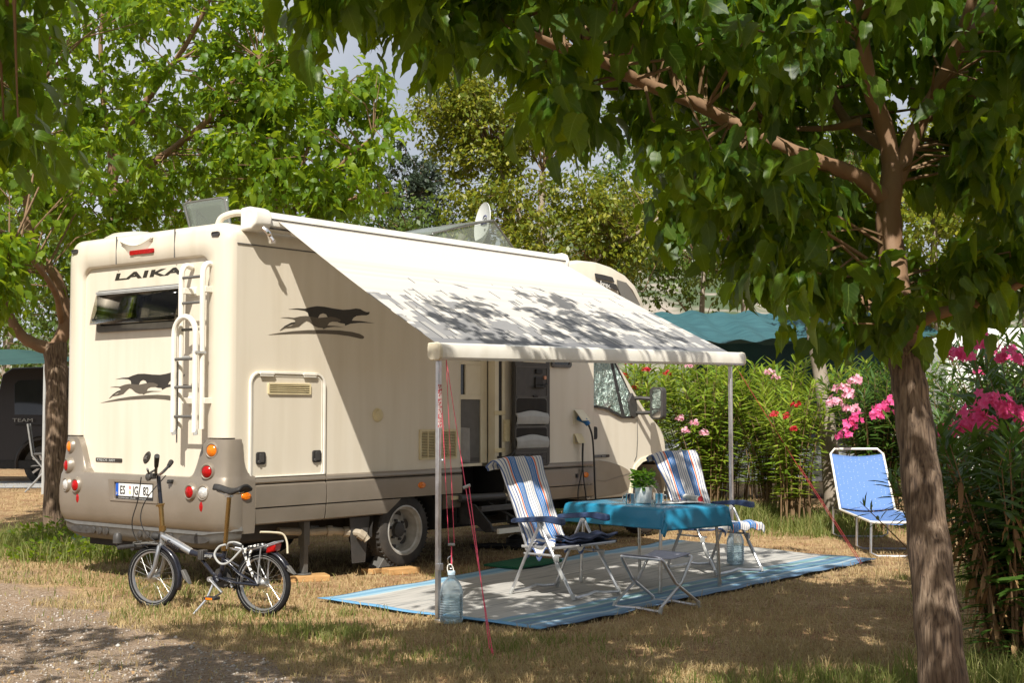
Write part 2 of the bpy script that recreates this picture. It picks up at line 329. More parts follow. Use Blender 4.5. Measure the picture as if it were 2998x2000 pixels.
def ground_mat():
    m,nt,b=_nt('dry campsite ground'); tc=N(nt,'ShaderNodeTexCoord'); P=tc.outputs['Object']
    def noise(s,d=6,dist=0):
        n=N(nt,'ShaderNodeTexNoise'); n.inputs['Scale'].default_value=s; n.inputs['Detail'].default_value=d; n.inputs['Distortion'].default_value=dist; L(nt,P,n.inputs[0]); return n.outputs[0]
    nA,nB,nC=noise(.55,5),noise(3.2,7,.4),noise(38,5,.8)
    fine=ramp(nt,nC,[(.3,(.17,.105,.055)),(.5,(.35,.24,.125)),(.7,(.52,.38,.215))])
    soil=ramp(nt,nC,[(.3,(.17,.10,.055)),(.65,(.34,.21,.11))])
    pat=ramp(nt,nB,[(.40,(0,0,0)),(.56,(1,1,1))])
    mx=N(nt,'ShaderNodeMix',data_type='RGBA'); L(nt,pat.outputs[0],mx.inputs[0]); L(nt,soil.outputs[0],mx.inputs[6]); L(nt,fine.outputs[0],mx.inputs[7])
    # gravel track in the near left corner
    sp=N(nt,'ShaderNodeSeparateXYZ'); L(nt,P,sp.inputs[0])
    k=N(nt,'ShaderNodeMath',operation='MULTIPLY_ADD'); L(nt,sp.outputs[0],k.inputs[0]); k.inputs[1].default_value=1.35; L(nt,sp.outputs[1],k.inputs[2])
    k2=N(nt,'ShaderNodeMath',operation='MULTIPLY_ADD'); L(nt,nB,k2.inputs[0]); k2.inputs[1].default_value=2.2; L(nt,k.outputs[0],k2.inputs[2])
    mr=N(nt,'ShaderNodeMapRange'); L(nt,k2.outputs[0],mr.inputs[0]); mr.inputs[1].default_value=7.2; mr.inputs[2].default_value=8.1; mr.inputs[3].default_value=1; mr.inputs[4].default_value=0
    vo=N(nt,'ShaderNodeTexVoronoi'); vo.inputs['Scale'].default_value=48; L(nt,P,vo.inputs[0])
    sepc=N(nt,'ShaderNodeSeparateColor'); L(nt,vo.outputs['Color'],sepc.inputs[0])
    gr=ramp(nt,sepc.outputs[0],[(0,(.17,.125,.085)),(.5,(.28,.215,.155)),(.85,(.37,.295,.225)),(1,(.50,.43,.36))])
    dust=ramp(nt,nC,[(.35,(.20,.14,.09)),(.65,(.32,.235,.165))])
    gm=N(nt,'ShaderNodeMix',data_type='RGBA'); gm.inputs[0].default_value=.45; L(nt,dust.outputs[0],gm.inputs[6]); L(nt,gr.outputs[0],gm.inputs[7])
    m2=N(nt,'ShaderNodeMix',data_type='RGBA'); L(nt,mr.outputs[0],m2.inputs[0]); L(nt,mx.outputs[2],m2.inputs[6]); L(nt,gm.outputs[2],m2.inputs[7])
    big=ramp(nt,nA,[(.35,(.86,.86,.86)),(.65,(1.08,1.04,1.0))]); m3=N(nt,'ShaderNodeMix',data_type='RGBA',blend_type='MULTIPLY'); m3.inputs[0].default_value=1
    L(nt,m2.outputs[2],m3.inputs[6]); L(nt,big.outputs[0],m3.inputs[7]); L(nt,m3.outputs[2],b.inputs['Base Color']); b.inputs['Roughness'].default_value=.95; b.inputs['Specular IOR Level'].default_value=.15
    bp=N(nt,'ShaderNodeBump'); bp.inputs['Strength'].default_value=.8; bp.inputs['Distance'].default_value=.02
    ad=N(nt,'ShaderNodeMath',operation='ADD'); L(nt,nC,ad.inputs[0]); vm=N(nt,'ShaderNodeMath',operation='MULTIPLY'); L(nt,vo.outputs['Distance'],vm.inputs[0]); L(nt,mr.outputs[0],vm.inputs[1]); L(nt,vm.outputs[0],ad.inputs[1])
    L(nt,ad.outputs[0],bp.inputs['Height']); L(nt,bp.outputs[0],b.inputs['Normal']); return m
g=fast_mesh('ground',gv,np.stack([a,a+1,a+nx+1,a+nx],1),ground_mat(),smooth=True); tag(g,kind='structure')
# ------------------------------------------------------------------ grass
MATQ=[(-1.571,11.074),(0.196,9.532),(3.719,14.008),(1.867,16.074)]
def in_mat(x,y):
    r=np.ones(len(x),bool)
    for i in range(4):
        x0,y0=MATQ[i]; x1,y1=MATQ[(i+1)%4]; r&=((x1-x0)*(y-y0)-(y1-y0)*(x-x0))>-.02
    return r
def gravel(x,y): return (y+1.35*x+2.2*vnoise(x,y,1.1,9))<7.6
def blades(name,x,y,h,wd,m,label,lean=.6):
    n=len(x); z=gz(x,y)-.004; an=RNG.uniform(0,2*np.pi,n); la=RNG.uniform(0,2*np.pi,n); ln=RNG.uniform(.1,1,n)*lean*h
    dx,dy=np.cos(an)*wd/2,np.sin(an)*wd/2; lx,ly=np.cos(la)*ln,np.sin(la)*ln
    v=np.empty((n,5,3))
    for i,(s,t) in enumerate(((-1,0),(1,0),(1,.55),(-1,.55))):
        v[:,i,0]=x+s*dx*(1-t*.35)+lx*t*t; v[:,i,1]=y+s*dy*(1-t*.35)+ly*t*t; v[:,i,2]=z+h*t
    v[:,4,0]=x+lx; v[:,4,1]=y+ly; v[:,4,2]=z+h*np.clip(1-ln/h*.35,.4,1)
    b=(np.arange(n)*5)[:,None]
    f=np.concatenate([b+np.array([[0,1,2]]),b+np.array([[0,2,3]]),b+np.array([[3,2,4]])])
    o=fast_mesh(name,v.reshape(-1,3),f,m); tag(o,label,'grass',kind='stuff'); return o
def scatter(n,y0,y1,w=.41):
    y=1/RNG.uniform(1/y1,1/y0,n); x=RNG.uniform(-1,1,n)*w*y; return x,y
def grassmat(name,cols,t): return leafmat(name,cols,t,.3,.6,.3)
M['straw']=grassmat('straw grass',[(.38,.265,.125),(.50,.375,.19),(.30,.205,.09),(.56,.44,.24),(.27,.235,.09)],(.6,.5,.25))
M['green']=grassmat('green grass',[(.085,.125,.022),(.15,.18,.04),(.22,.22,.07),(.12,.155,.03),(.33,.28,.11)],(.4,.5,.1))
x,y=scatter(200000,7.0,24); keep=~in_mat(x,y); gvl=gravel(x,y); keep&=(~gvl)|(RNG.random(len(x))<.05)
dens=.35+.65*ss(.32,.6,vnoise(x,y,1.7,1)*.6+vnoise(x,y,5,2)*.4); keep&=RNG.random(len(x))<dens
x,y=x[keep],y[keep]; h=RNG.uniform(.018,.06,len(x))*(.7+.6*vnoise(x,y,2.3,4)); 
blades('dry_grass',x,y,h,.0022+.00032*y,M['straw'],'short dry straw coloured grass on the pitch',1.5)
x,y=scatter(26000,7.0,15); k=~in_mat(x,y)&~gravel(x,y)&(vnoise(x,y,3.1,21)*.6+vnoise(x,y,9,22)*.4>.52); x,y=x[k],y[k]
blades('straw_tufts',x,y,RNG.uniform(.05,.12,len(x)),.0025+.0003*y,M['straw'],'longer dead straw tufts lying in the lawn',1.5)
# green tufts: around the bicycle, left tree, hedge foot and right corner
tx,ty,th=[],[],[]
def patch(cx,cy,rx,ry,n,h0,h1):
    a=RNG.normal(0,.5,(n,2)); tx.append(cx+a[:,0]*rx); ty.append(cy+a[:,1]*ry); th.append(RNG.uniform(h0,h1,n))
patch(-4.6,12.6,1.4,1.6,800,.03,.08); patch(-3.4,12.0,1.2,1.0,800,.03,.10); patch(-2.6,11.5,1.0,.8,600,.03,.09)
patch(-5.4,15.6,.8,.6,1500,.1,.35); patch(-4.4,14.4,.9,.7,1800,.1,.32); patch(-2.3,10.3,1.6,.35,900,.03,.10)
patch(-1.5,9.6,.5,.3,500,.04,.12); patch(-1.2,9.3,.35,.25,420,.05,.15); patch(-.4,8.6,1.2,.4,700,.03,.09); patch(.2,9.1,.5,.2,300,.03,.09)
patch(2.6,18.6,1.9,.5,5200,.12,.42); patch(1.2,18.8,.8,.4,1800,.1,.35); patch(3.9,17.9,1.0,.7,2000,.08,.3); patch(3.9,17.0,.8,.6,900,.04,.14)
patch(2.0,7.6,.9,.4,1400,.06,.18); patch(1.2,7.6,.8,.3,500,.04,.1); patch(4.3,11.5,.7,.9,900,.08,.3); patch(2.8,7.7,.5,.5,1000,.08,.3)
for _ in range(34):
    yy=1/random.uniform(1/13,1/7.4); xx=random.uniform(-.4,.4)*yy; patch(xx,yy,.12,.12,random.randint(12,45),.03,.10)
x=np.concatenate(tx); y=np.concatenate(ty); h=np.concatenate(th); k=~in_mat(x,y); k&=(~gravel(x,y))|(RNG.random(len(x))<.12); x,y,h=x[k],y[k],h[k]
blades('green_grass',x,y,h,.003+.00045*y,M['green'],'green grass tufts growing through the dry lawn',.8)
# pebbles on the track
x,y=scatter(9000,7.0,11.5); k=gravel(x,y); x,y=x[k],y[k]; n=len(x); r=RNG.uniform(.004,.013,n)*(1+1.0*(RNG.random(n)>.97))
oc=np.array([(1,0,0),(0,1,0),(-1,0,0),(0,-1,0),(0,0,.8),(0,0,-.8)],float)
vv=oc[None]*r[:,None,None]*RNG.uniform(.6,1.3,(n,6,1)); vv[:,:,0]+=x[:,None]; vv[:,:,1]+=y[:,None]; vv[:,:,2]+=(gz(x,y)+r*.2)[:,None]
of=np.array([(0,1,4),(1,2,4),(2,3,4),(3,0,4),(1,0,5),(2,1,5),(3,2,5),(0,3,5)])
M['pebble']=leafmat('pebble',[(.25,.21,.17),(.40,.35,.29),(.33,.28,.23),(.52,.48,.43)],(.3,.3,.3),0,.85,.2)
o=fast_mesh('gravel',vv.reshape(-1,3),(np.arange(n)*6)[:,None,None].repeat(8,1)+of[None],M['pebble']) if False else fast_mesh('gravel',vv.reshape(-1,3),((np.arange(n)*6)[:,None,None]+of[None]).reshape(-1,3),M['pebble'])
tag(o,'loose grey pebbles on the gravel track','gravel',kind='stuff')
# litter of dry leaves on the lawn
x,y=scatter(1500,7.2,16); k=~in_mat(x,y); x,y=x[k],y[k]; n=len(x); s=RNG.uniform(.012,.035,n); an=RNG.uniform(0,6.28,n)
q=np.array([(-.5,0),(0,-.35),(.6,0),(0,.35)]); vv=np.zeros((n,4,3)); c,sn=np.cos(an),np.sin(an)
for i in range(4):
    vv[:,i,0]=x+s*(q[i,0]*c-q[i,1]*sn); vv[:,i,1]=y+s*(q[i,0]*sn+q[i,1]*c); vv[:,i,2]=gz(x,y)+.012+RNG.uniform(0,.018,n)
o=fast_mesh('leaf_litter',vv.reshape(-1,3),(np.arange(n)*4)[:,None]+np.arange(4)[None],M['leaf_dry']); tag(o,'fallen dry leaves scattered over the lawn','leaf litter',kind='stuff')
# grey paved strip far left and the hill behind everything
pb=MB(); pb.grid(lambda a,b:(-14+a*9.2,23.2+b*1.5,float(gz(-14+a*9.2,23.2+b*1.5))+.012),20,4,uv=False)
M['concrete']=mat('pale concrete',(.36,.355,.34),.9,c2=(.28,.275,.26),ns=3,bump=.2)
tag(pb.build('path',M['concrete']),kind='structure')
def hz(a,b):
    X=-90+a*200; Y=70+b*110
    return (X,Y,-1+b*(17+9*math.sin(X*.035+1)+4*math.sin(X*.11))+1.2*float(vnoise(X,Y,.25,2)))
hb=MB(); hb.grid(hz,90,30,uv=False)
M['hill']=mat('scrub hillside',(.06,.085,.035),.95,c2=(.30,.26,.21),ns=.22,nd=9,bump=.9,bs=.8,amt=(.48,.62))
tag(hb.build('hill',M['hill']),kind='structure')
# ------------------------------------------------------------------ motorhome
DOG=[(0.580,2.441),(0.684,2.455),(0.775,2.457),(0.848,2.476),(0.922,2.489),(1.016,2.489),(1.130,2.479),(1.246,2.474),(1.333,2.482),(1.412,2.496),(1.471,2.494),(1.512,2.479),(1.552,2.470),(1.594,2.474),(1.588,2.453),(1.552,2.440),(1.482,2.436),(1.422,2.427),(1.383,2.408),(1.360,2.380),(1.482,2.382),(1.660,2.371),(1.463,2.365),(1.344,2.351),(1.276,2.328),(1.270,2.346),(1.218,2.349),(1.169,2.360),(1.093,2.382),(1.060,2.391),(1.036,2.420),(0.998,2.428),(0.960,2.416),(0.936,2.383),(0.905,2.358),(0.822,2.351),(0.805,2.367),(0.822,2.395),(0.812,2.424),(0.775,2.439),(0.684,2.444)]
DOGLEG=[(0.482,2.248),(0.543,2.292),(0.614,2.323),(0.671,2.335),(0.659,2.318),(0.579,2.294)]
PUP=[(0.500,2.363),(0.578,2.370),(0.649,2.368),(0.721,2.385),(0.794,2.393),(0.868,2.388),(0.942,2.383),(1.017,2.392),(1.093,2.401),(1.150,2.399),(1.217,2.381),(1.212,2.363),(1.169,2.358),(1.112,2.357),(1.074,2.346),(1.052,2.320),(1.131,2.321),(1.266,2.315),(1.132,2.311),(1.046,2.299),(1.003,2.284),(0.995,2.293),(0.943,2.294),(0.887,2.309),(0.831,2.343),(0.795,2.350),(0.758,2.330),(0.704,2.293),(0.632,2.279),(0.543,2.272),(0.487,2.248),(0.543,2.283),(0.614,2.296),(0.659,2.318),(0.664,2.346),(0.631,2.359),(0.560,2.363)]
SWOOSH=[(0.355,2.205),(0.473,2.226),(0.633,2.249),(0.814,2.267),(1.018,2.278),(1.209,2.282),(1.364,2.275),(1.463,2.261),(1.513,2.243),(1.523,2.230),(1.508,2.217),(1.474,2.216),(1.424,2.223),(1.325,2.235),(1.170,2.243),(1.018,2.242),(0.814,2.236),(0.633,2.226),(0.473,2.214)]
K1=[(5.293,3.123),(5.324,3.128),(5.639,3.103),(5.657,3.097),(5.688,3.043),(5.307,3.064)]
K2=[(5.311,3.050),(5.701,3.023),(5.725,3.013),(5.762,2.945),(5.577,2.979),(5.347,3.016)]
K3=[(5.676,3.106),(5.978,3.093),(6.131,2.996),(6.365,2.807),(6.234,2.821),(5.800,2.923),(5.725,3.017)]
CX0,CY0,RZ=-2.341,11.539,rad(51.1)          # near rear corner of the motorhome and its heading
UX,UY=math.cos(RZ),math.sin(RZ)
def VW(x,y,z=0): return (CX0+x*UX-y*UY,CY0+x*UY+y*UX,z)
mh=thing('motorhome','large cream motorhome with taupe skirts, striped awning out and its side door open','motorhome',(CX0,CY0,0),RZ)
W=2.38; ZT=3.16; X,Y_,Z=(1,0,0),(0,1,0),(0,0,1)
SIDE=lambda y:((0,y,0),X,Z)                 # outlines on the door side: normal towards -y
# --- living box: side walls with a door opening, curved roof edge, roof
b=MB(); xb=[0,2.89,3.61,5.22]; zb=[.955,2.72,2.972]
for i in range(3):
    for j in range(2):
        if i==1 and j==0: continue
        b.add([(xb[i],0,zb[j]),(xb[i+1],0,zb[j]),(xb[i+1],0,zb[j+1]),(xb[i],0,zb[j+1])],[(0,1,2,3)])
prof=[(0,2.976),(.004,3.04),(.03,3.10),(.08,3.14),(.16,3.16)]; prof=prof+[(W-y,z) for y,z in prof[::-1]]
b.loft([[(x,y,z) for y,z in prof] for x in (0,1.5,3,5.0)])
b.add([(0,W,.955),(5.22,W,.955),(5.22,W,2.976),(0,W,2.976)],[(3,2,1,0)])
b.add([(0,0,2.972),(5.22,0,2.972),(5.22,.006,2.974),(0,.006,2.974)],[(0,1,2,3)])
b.build('body_shell',M['cream'],mh,sharp=30)
MB().box((2.6,-.002,2.974),(5.2,.012,.01)).build('roof_seam',M['mgrey'],mh)
# door opening: reveal, cabinet wall inside, step well
b=MB(); b.span((2.885,.0,.955),(2.90,.5,2.72)); b.span((3.60,.0,.955),(3.615,.5,2.72)); b.span((2.89,.0,2.71),(3.61,.5,2.73)); b.build('door_reveal',M['cream2'],mh,sharp=0)
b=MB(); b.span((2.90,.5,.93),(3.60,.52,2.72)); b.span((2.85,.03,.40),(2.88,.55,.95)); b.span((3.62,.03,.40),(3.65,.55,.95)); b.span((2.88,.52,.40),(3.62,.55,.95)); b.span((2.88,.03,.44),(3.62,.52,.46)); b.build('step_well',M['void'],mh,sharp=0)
cab=MB(); 
for a in [((2.905,.10,.97),(3.36,.14,1.0)),((3.335,.10,1.0),(3.44,.14,2.70)),((2.905,.10,1.66),(3.335,.14,1.71)),((3.09,.10,1.71),(3.335,.14,2.02)),((2.905,.10,2.02),(3.335,.14,2.06)),((2.905,.10,2.10),(3.335,.14,2.70))]: cab.span(*a)
cabo=cab.build('interior_cabinet',M['cream2'],mh,sharp=0,bevel=.004)
MB().span((2.905,.115,1.0),(3.335,.135,1.66)).build('cabinet_door',M['mgrey'],cabo,sharp=0)
MB().span((2.905,.118,1.71),(3.09,.135,2.02)).build('cabinet_window',M['glass_dark'],cabo,sharp=0)
MB().span((2.905,.118,2.06),(3.335,.135,2.10)).build('cabinet_gap',M['void'],cabo,sharp=0)
M['cloth_grey']=mat('grey hand towel',(.36,.34,.31),.9,c2=(.30,.285,.26),ns=16,bump=.4,bs=200)
MB().grid(lambda a,c:(2.955+a*.2+.006*c,.098+.004*math.sin(a*9),1.38-c*.36-.015*a),8,8,uv=False).build('hand_towel',M['cloth_grey'],cabo,solid=.008)
b=MB(); b.span((2.93,.108,1.02),(3.32,.114,1.06)); b.build('kick_grille',M['dgrey'],cabo,sharp=0)
b=MB(); b.span((3.44,-.004,.93),(3.505,.09,2.70)); b.span((3.555,-.012,.94),(3.60,.05,2.70)); b.build('door_jamb',M['cream2'],mh,sharp=0,bevel=.004)
MB().span((3.505,.0,.93),(3.555,.08,2.70)).build('door_gasket',M['black'],mh,sharp=0)
b=MB()
for z in (1.52,1.13): b.span((3.42,-.016,z-.022),(3.60,-.004,z+.022))
b.span((3.56,-.03,1.22),(3.66,-.014,1.45))
for k in range(5): b.tube([(3.575,-.032,1.23+k*.044),(3.575,-.032,1.265+k*.044)],.011,8)
b.build('door_hinge',M['yellowed'],mh,bevel=.002)
b=MB(); b.tube(spline([(3.46,-.02,1.06),(3.52,-.06,1.055),(3.60,-.10,1.09),(3.66,-.09,1.14)]),.013,8); b.build('door_stay',M['black'],mh)
# --- habitation door folded flat against the side
d=MB(); out=rrect(3.66,4.27,.95,2.72,(.03,.05,.08,.03)); d.prism(out,(0,-.045,0),X,Z,.05)
door=d.build('entry_door',M['dgrey'],mh,bevel=.008)
d=MB(); d.ring(rrect(3.675,4.215,1.69,2.015,.02),rrect(3.683,4.207,1.698,2.007,.015),(0,-.0955,0),X,Z,.005)
d.ring(rrect(3.665,4.215,1.375,1.685,.05),rrect(3.675,4.205,1.385,1.675,.045),(0,-.0955,0),X,Z,.004); d.ring(rrect(3.665,4.215,1.13,1.372,.03),rrect(3.675,4.205,1.14,1.362,.025),(0,-.0955,0),X,Z,.004)
d.ring(rrect(3.665,4.215,.965,1.10,.012),rrect(3.67,4.21,.97,1.095,.01),(0,-.0955,0),X,Z,.004); d.build('inner_panel',M['mgrey'],door)
d=MB()
for x0,z0,z1 in ((3.675,1.385,1.675),(3.675,1.14,1.36)): d.prism(rrect(x0,4.205,z0,z1,.04),(0,-.0955,0),X,Z,.0015)
d.build('shelf_recess',M['void'],door)
for z0 in (1.40,1.145):
    s=MB(); s.grid(lambda a,c:(3.66+a*.55,-.098-.028*math.sin(math.pi*min(1,c*.8+.15))-.004*(c>.55),z0+c*(.115+.03*math.sin(math.pi*a)**1.5)),24,14,uv=False); s.build('door_shelf',M['lgrey'],door,solid=.008)
d=MB(); 
for r in range(3):
    for c in range(6): d.box((3.705+c*.082+(.03 if r==1 else 0),-.0985,.985+r*.045),(.045,.003,.014))
d.build('speaker_grille',M['black'],door,sharp=0)
d=MB(); d.box((4.06,-.105,1.965),(.11,.02,.05)); d.box((4.06,-.103,1.86),(.13,.016,.09)); d.tube([(3.97,-.12,1.80),(4.10,-.13,1.795),(4.17,-.125,1.83)],.017,8); d.box((4.0,-.104,1.70),(.08,.016,.02)); d.build('lock_handle',M['black'],door,bevel=.004)
MB().box((4.165,-.106,1.90),(.035,.016,.035)).build('lock_tab',mat('salmon plastic',(.75,.36,.22),.5),door)
MB().span((3.80,-.1045,2.06),(4.18,-.0955,2.12)).build('door_label',M['cream2'],door,sharp=0)
# side window ahead of the door
d=MB(); d.ring(rrect(4.40,4.76,2.02,2.55,.04),rrect(4.43,4.73,2.055,2.52,.03),(0,0,0),X,Z,.03); fr=d.build('side_window',M['mgrey'],mh,bevel=.004)
MB().prism(rrect(4.43,4.73,2.055,2.52,.03),(0,-.002,0),X,Z,.014).build('window_pane',M['glass_dark'],fr)
d=MB(); d.box((4.55,-.02,2.04),(.30,.012,.012)); d.build('window_rail',M['lgrey'],fr)
# --- over-cab pod
top=[(4.62,3.16),(4.80,3.22),(5.03,3.265),(5.336,3.272),(5.63,3.24),(5.93,3.165),(6.15,3.06),(6.39,2.86),(6.51,2.65),(6.53,2.47),(6.44,2.37),(5.9,2.26),(5.22,2.16),(5.22,2.95),(4.62,2.95)]
def inset(x): return .03+max(0,(x-6.0)/.55)**2*.08
lo=[]
for q,yy in ((1,0),(0,.02),(0,.12)): lo.append([(x,inset(x)+(.04*q if yy==0 else 0)+ (0 if yy==0 else yy),z) for x,z in top])
c0=(5.6,2.72)
def pod(side,shrink,dy): return [(c0[0]+(x-c0[0])*shrink,(inset(x)+dy) if side==0 else W-inset(x)-dy,c0[1]+(z-c0[1])*shrink) for x,z in top]
b=MB(); loops=[pod(0,.945,0),pod(0,.98,.02),pod(0,1,.07),pod(1,1,.07),pod(1,.98,.02),pod(1,.945,0)]
b.loft(loops,closed=True); m=len(top); b.f+= [tuple(range(m-1,-1,-1)),tuple(range(5*m,6*m))]; b.mi+=[0,0]; b.uv+=[(0,0)]*(2*m)
b.build('overcab_pod',M['cream'],mh,sharp=50)
def podpoly(pl,name,m,t=.004,dy=-.004):
    q=MB(); n=len(pl); A=[(x,inset(x)+dy+.012*max(0,(z-3.03)/.1) ,z) for x,z in pl]; B=[(x,y-t,z) for x,y,z in A]
    q.add(A+B,[tuple(range(n)),tuple(range(2*n-1,n-1,-1))]+[(i,(i+1)%n,n+(i+1)%n,n+i) for i in range(n)]); return q.build(name,m,mh,sharp=0)
podpoly([(x,z+.012) for x,z in K1],'pod_stripe',M['decal']); badge=podpoly([(x,z+.012) for x,z in K2],'model_badge',M['decal'])
podpoly([(5.74,3.09),(5.93,3.07),(6.06,2.99),(6.25,2.82),(6.16,2.80),(5.82,2.90),(5.76,2.98)],'pod_side_window',M['bronze'])
text('badge_lettering','kreos',.085,frameM((5.372,.012,2.994),(1,.06,-.07),(.05,0,1)),mat('pale foil',(.75,.72,.66),.4),badge,sx=1.55,bold=.001)
# --- cab
CB=.10
cp=[(5.21,.52),(5.21,2.25),(5.82,2.25),(5.96,2.075),(6.33,1.68),(6.42,1.585),(6.52,1.50),(6.63,1.425),(6.86,1.318),(6.98,1.235),(7.06,1.13),(7.10,1.0),(7.115,.86),(7.10,.62),(7.03,.46),(6.985,.45),(6.965,.50),(6.93,.67),(6.83,.82),(6.72,.91),(6.62,.945),(6.48,.952),(6.35,.93),(6.223,.865),(6.15,.73),(6.115,.52)]
def cin(x,z): return CB+max(0,(x-6.55)/.56)**2.2*.14+max(0,(z-1.5))*.08
b=MB(); A=[(x,cin(x,z),z) for x,z in cp]; B=[(x,W-cin(x,z),z) for x,z in cp]; n=len(cp)
b.add(A+B,[tuple(range(n)),tuple(range(2*n-1,n-1,-1))]+[(i,n+i,n+(i+1)%n,(i+1)%n) for i in range(n)])
b.build('cab_body',M['cream'],mh,sharp=40,bevel=.035,seg=3,recalc=True)
def cabpoly(pl,name,m,off=.004,t=.006,parent=None,bevel=None):
    q=MB(); k=len(pl); A=[(x,cin(x,z)-off,z) for x,z in pl]; B=[(x,y-t,z) for x,y,z in A]
    q.add(A+B,[tuple(range(k-1,-1,-1)),tuple(range(k,2*k))]+[(i,(i+1)%k,k+(i+1)%k,k+i) for i in range(k)]); return q.build(name,m,parent or mh,sharp=0,bevel=bevel,recalc=True)
win=[(5.30,2.17),(5.305,1.58),(5.46,1.575),(5.66,1.55),(5.83,1.49),(5.94,1.455),(6.19,1.452),(6.215,1.50),(6.17,1.70),(5.99,1.96),(5.82,2.17)]
cwin=cabpoly(win,'cab_side_window',M['black'],.002,.006)
def screen_mat():
    m,nt,b=_nt('quilted silver screen behind glass'); tc=N(nt,'ShaderNodeTexCoord'); mp=N(nt,'ShaderNodeMapping'); mp.inputs['Scale'].default_value=(9,1,8); L(nt,tc.outputs['Object'],mp.inputs[0])
    v=N(nt,'ShaderNodeTexVoronoi',feature='F1'); v.inputs['Scale'].default_value=1.1; L(nt,mp.outputs[0],v.inputs[0])
    n=N(nt,'ShaderNodeTexNoise'); n.inputs['Scale'].default_value=3; n.inputs['Detail'].default_value=5; n.inputs['Distortion'].default_value=1.6; L(nt,mp.outputs[0],n.inputs[0])
    r=ramp(nt,n.outputs[0],[(.3,(.10,.16,.13)),(.5,(.36,.46,.40)),(.62,(.62,.70,.62)),(.75,(.30,.36,.30))]); L(nt,r.outputs[0],b.inputs['Base Color'])
    b.inputs['Metallic'].default_value=.75; b.inputs['Roughness'].default_value=.28; b.inputs['Coat Weight'].default_value=1; b.inputs['Coat Roughness'].default_value=.03
    bp=N(nt,'ShaderNodeBump'); bp.inputs['Strength'].default_value=.9; bp.inputs['Distance'].default_value=.05; ad=N(nt,'ShaderNodeMath',operation='ADD'); L(nt,v.outputs[0],ad.inputs[0]); L(nt,n.outputs[0],ad.inputs[1])
    L(nt,ad.outputs[0],bp.inputs['Height']); L(nt,bp.outputs[0],b.inputs['Normal']); return m
M['screen']=screen_mat()
cabpoly([(5.325,2.14),(5.33,1.605),(5.47,1.60),(5.66,1.575),(5.83,1.52),(5.905,1.49),(5.74,2.14)],'window_pane',M['screen'],.008,.003,cwin)
cabpoly([(5.985,1.48),(6.165,1.475),(6.185,1.51),(6.15,1.68),(5.985,1.91),(5.81,2.13)],'quarter_pane',M['screen'],.008,.003,cwin)
wsA=[(6.02,2.06),(6.36,1.70)]
b=MB(); b.add([(5.93,.35,2.19),(5.93,W-.35,2.19),(6.385,W-.22,1.665),(6.385,.22,1.665)],[(0,1,2,3)]); b.build('windscreen',M['glass_dark'],mh,solid=.03)
cabpoly([(5.285,.965),(5.45,.97),(5.65,.945),(5.90,.89),(6.03,.845),(6.095,.80),(6.085,.70),(6.04,.60),(5.9,.56),(5.6,.545),(5.285,.54)],'door_cladding',M['taupe2'],.002,.012,bevel=.004)
cabpoly([(5.37,.735),(5.55,.715),(6.07,.79),(6.07,.802),(5.55,.727),(5.37,.747)],'cladding_crease',M['taupe'],.013,.004)
b=MB(); 
arch=[(6.09,.56),(6.115,.73),(6.195,.89),(6.33,.965),(6.48,.992),(6.64,.985),(6.76,.945),(6.87,.85),(6.965,.69),(7.0,.55)]; inn=[(6.125,.53),(6.155,.72),(6.227,.855),(6.355,.922),(6.48,.944),(6.62,.937),(6.715,.90),(6.825,.81),(6.92,.665),(6.955,.54)]
lo=[]
for pl,o in ((arch,.003),(arch,-.012),(inn,-.02),(inn,.03)): lo.append([(x,cin(x,z)+o,z) for x,z in pl])
b.loft(lo); b.build('wheel_arch_flare',M['cream2'],mh,sharp=40)
cabpoly([(5.235,2.2),(5.25,2.2),(5.25,.54),(5.235,.54)],'door_seam',M['mgrey'],.0005,.003)
cabpoly([(6.255,1.44),(6.263,1.44),(6.27,1.2),(6.25,1.0),(6.20,.93),(6.192,.935),(6.24,1.0),(6.26,1.2)],'wing_seam',M['mgrey'],.0005,.003)
cabpoly([(5.34,1.34),(5.36,1.36),(5.395,1.355),(5.405,1.33),(5.405,1.24),(5.395,1.215),(5.36,1.21),(5.34,1.23)],'cab_door_handle',M['black'],.001,.02,bevel=.004)
nb=cabpoly(rrect(5.325,5.665,.998,1.03,.008,2),'side_badge',M['decal'],.001,.006)
text('side_badge_text','KREOS 3001',.032,frameM((5.345,CB-.008,1.003),X,Z),M['lgrey'],nb,sx=1.45)
for s in (0,1):
    yy=(lambda v:v) if s==0 else (lambda v:W-v)
    b=MB(); b.lathe([(.0,.0),(.09,.02),(.12,.0)],(7.03,yy(.62),.95),(1,0,.3),20,sx=1.4); b.build('headlight',M['clearlens'],mh)
b=MB(); b.prism(rrect(-.75,.75,.55,.78,.05),(7.10,W/2,0),Y_,Z,.04); b.build('front_grille',M['black'],mh,bevel=.01)
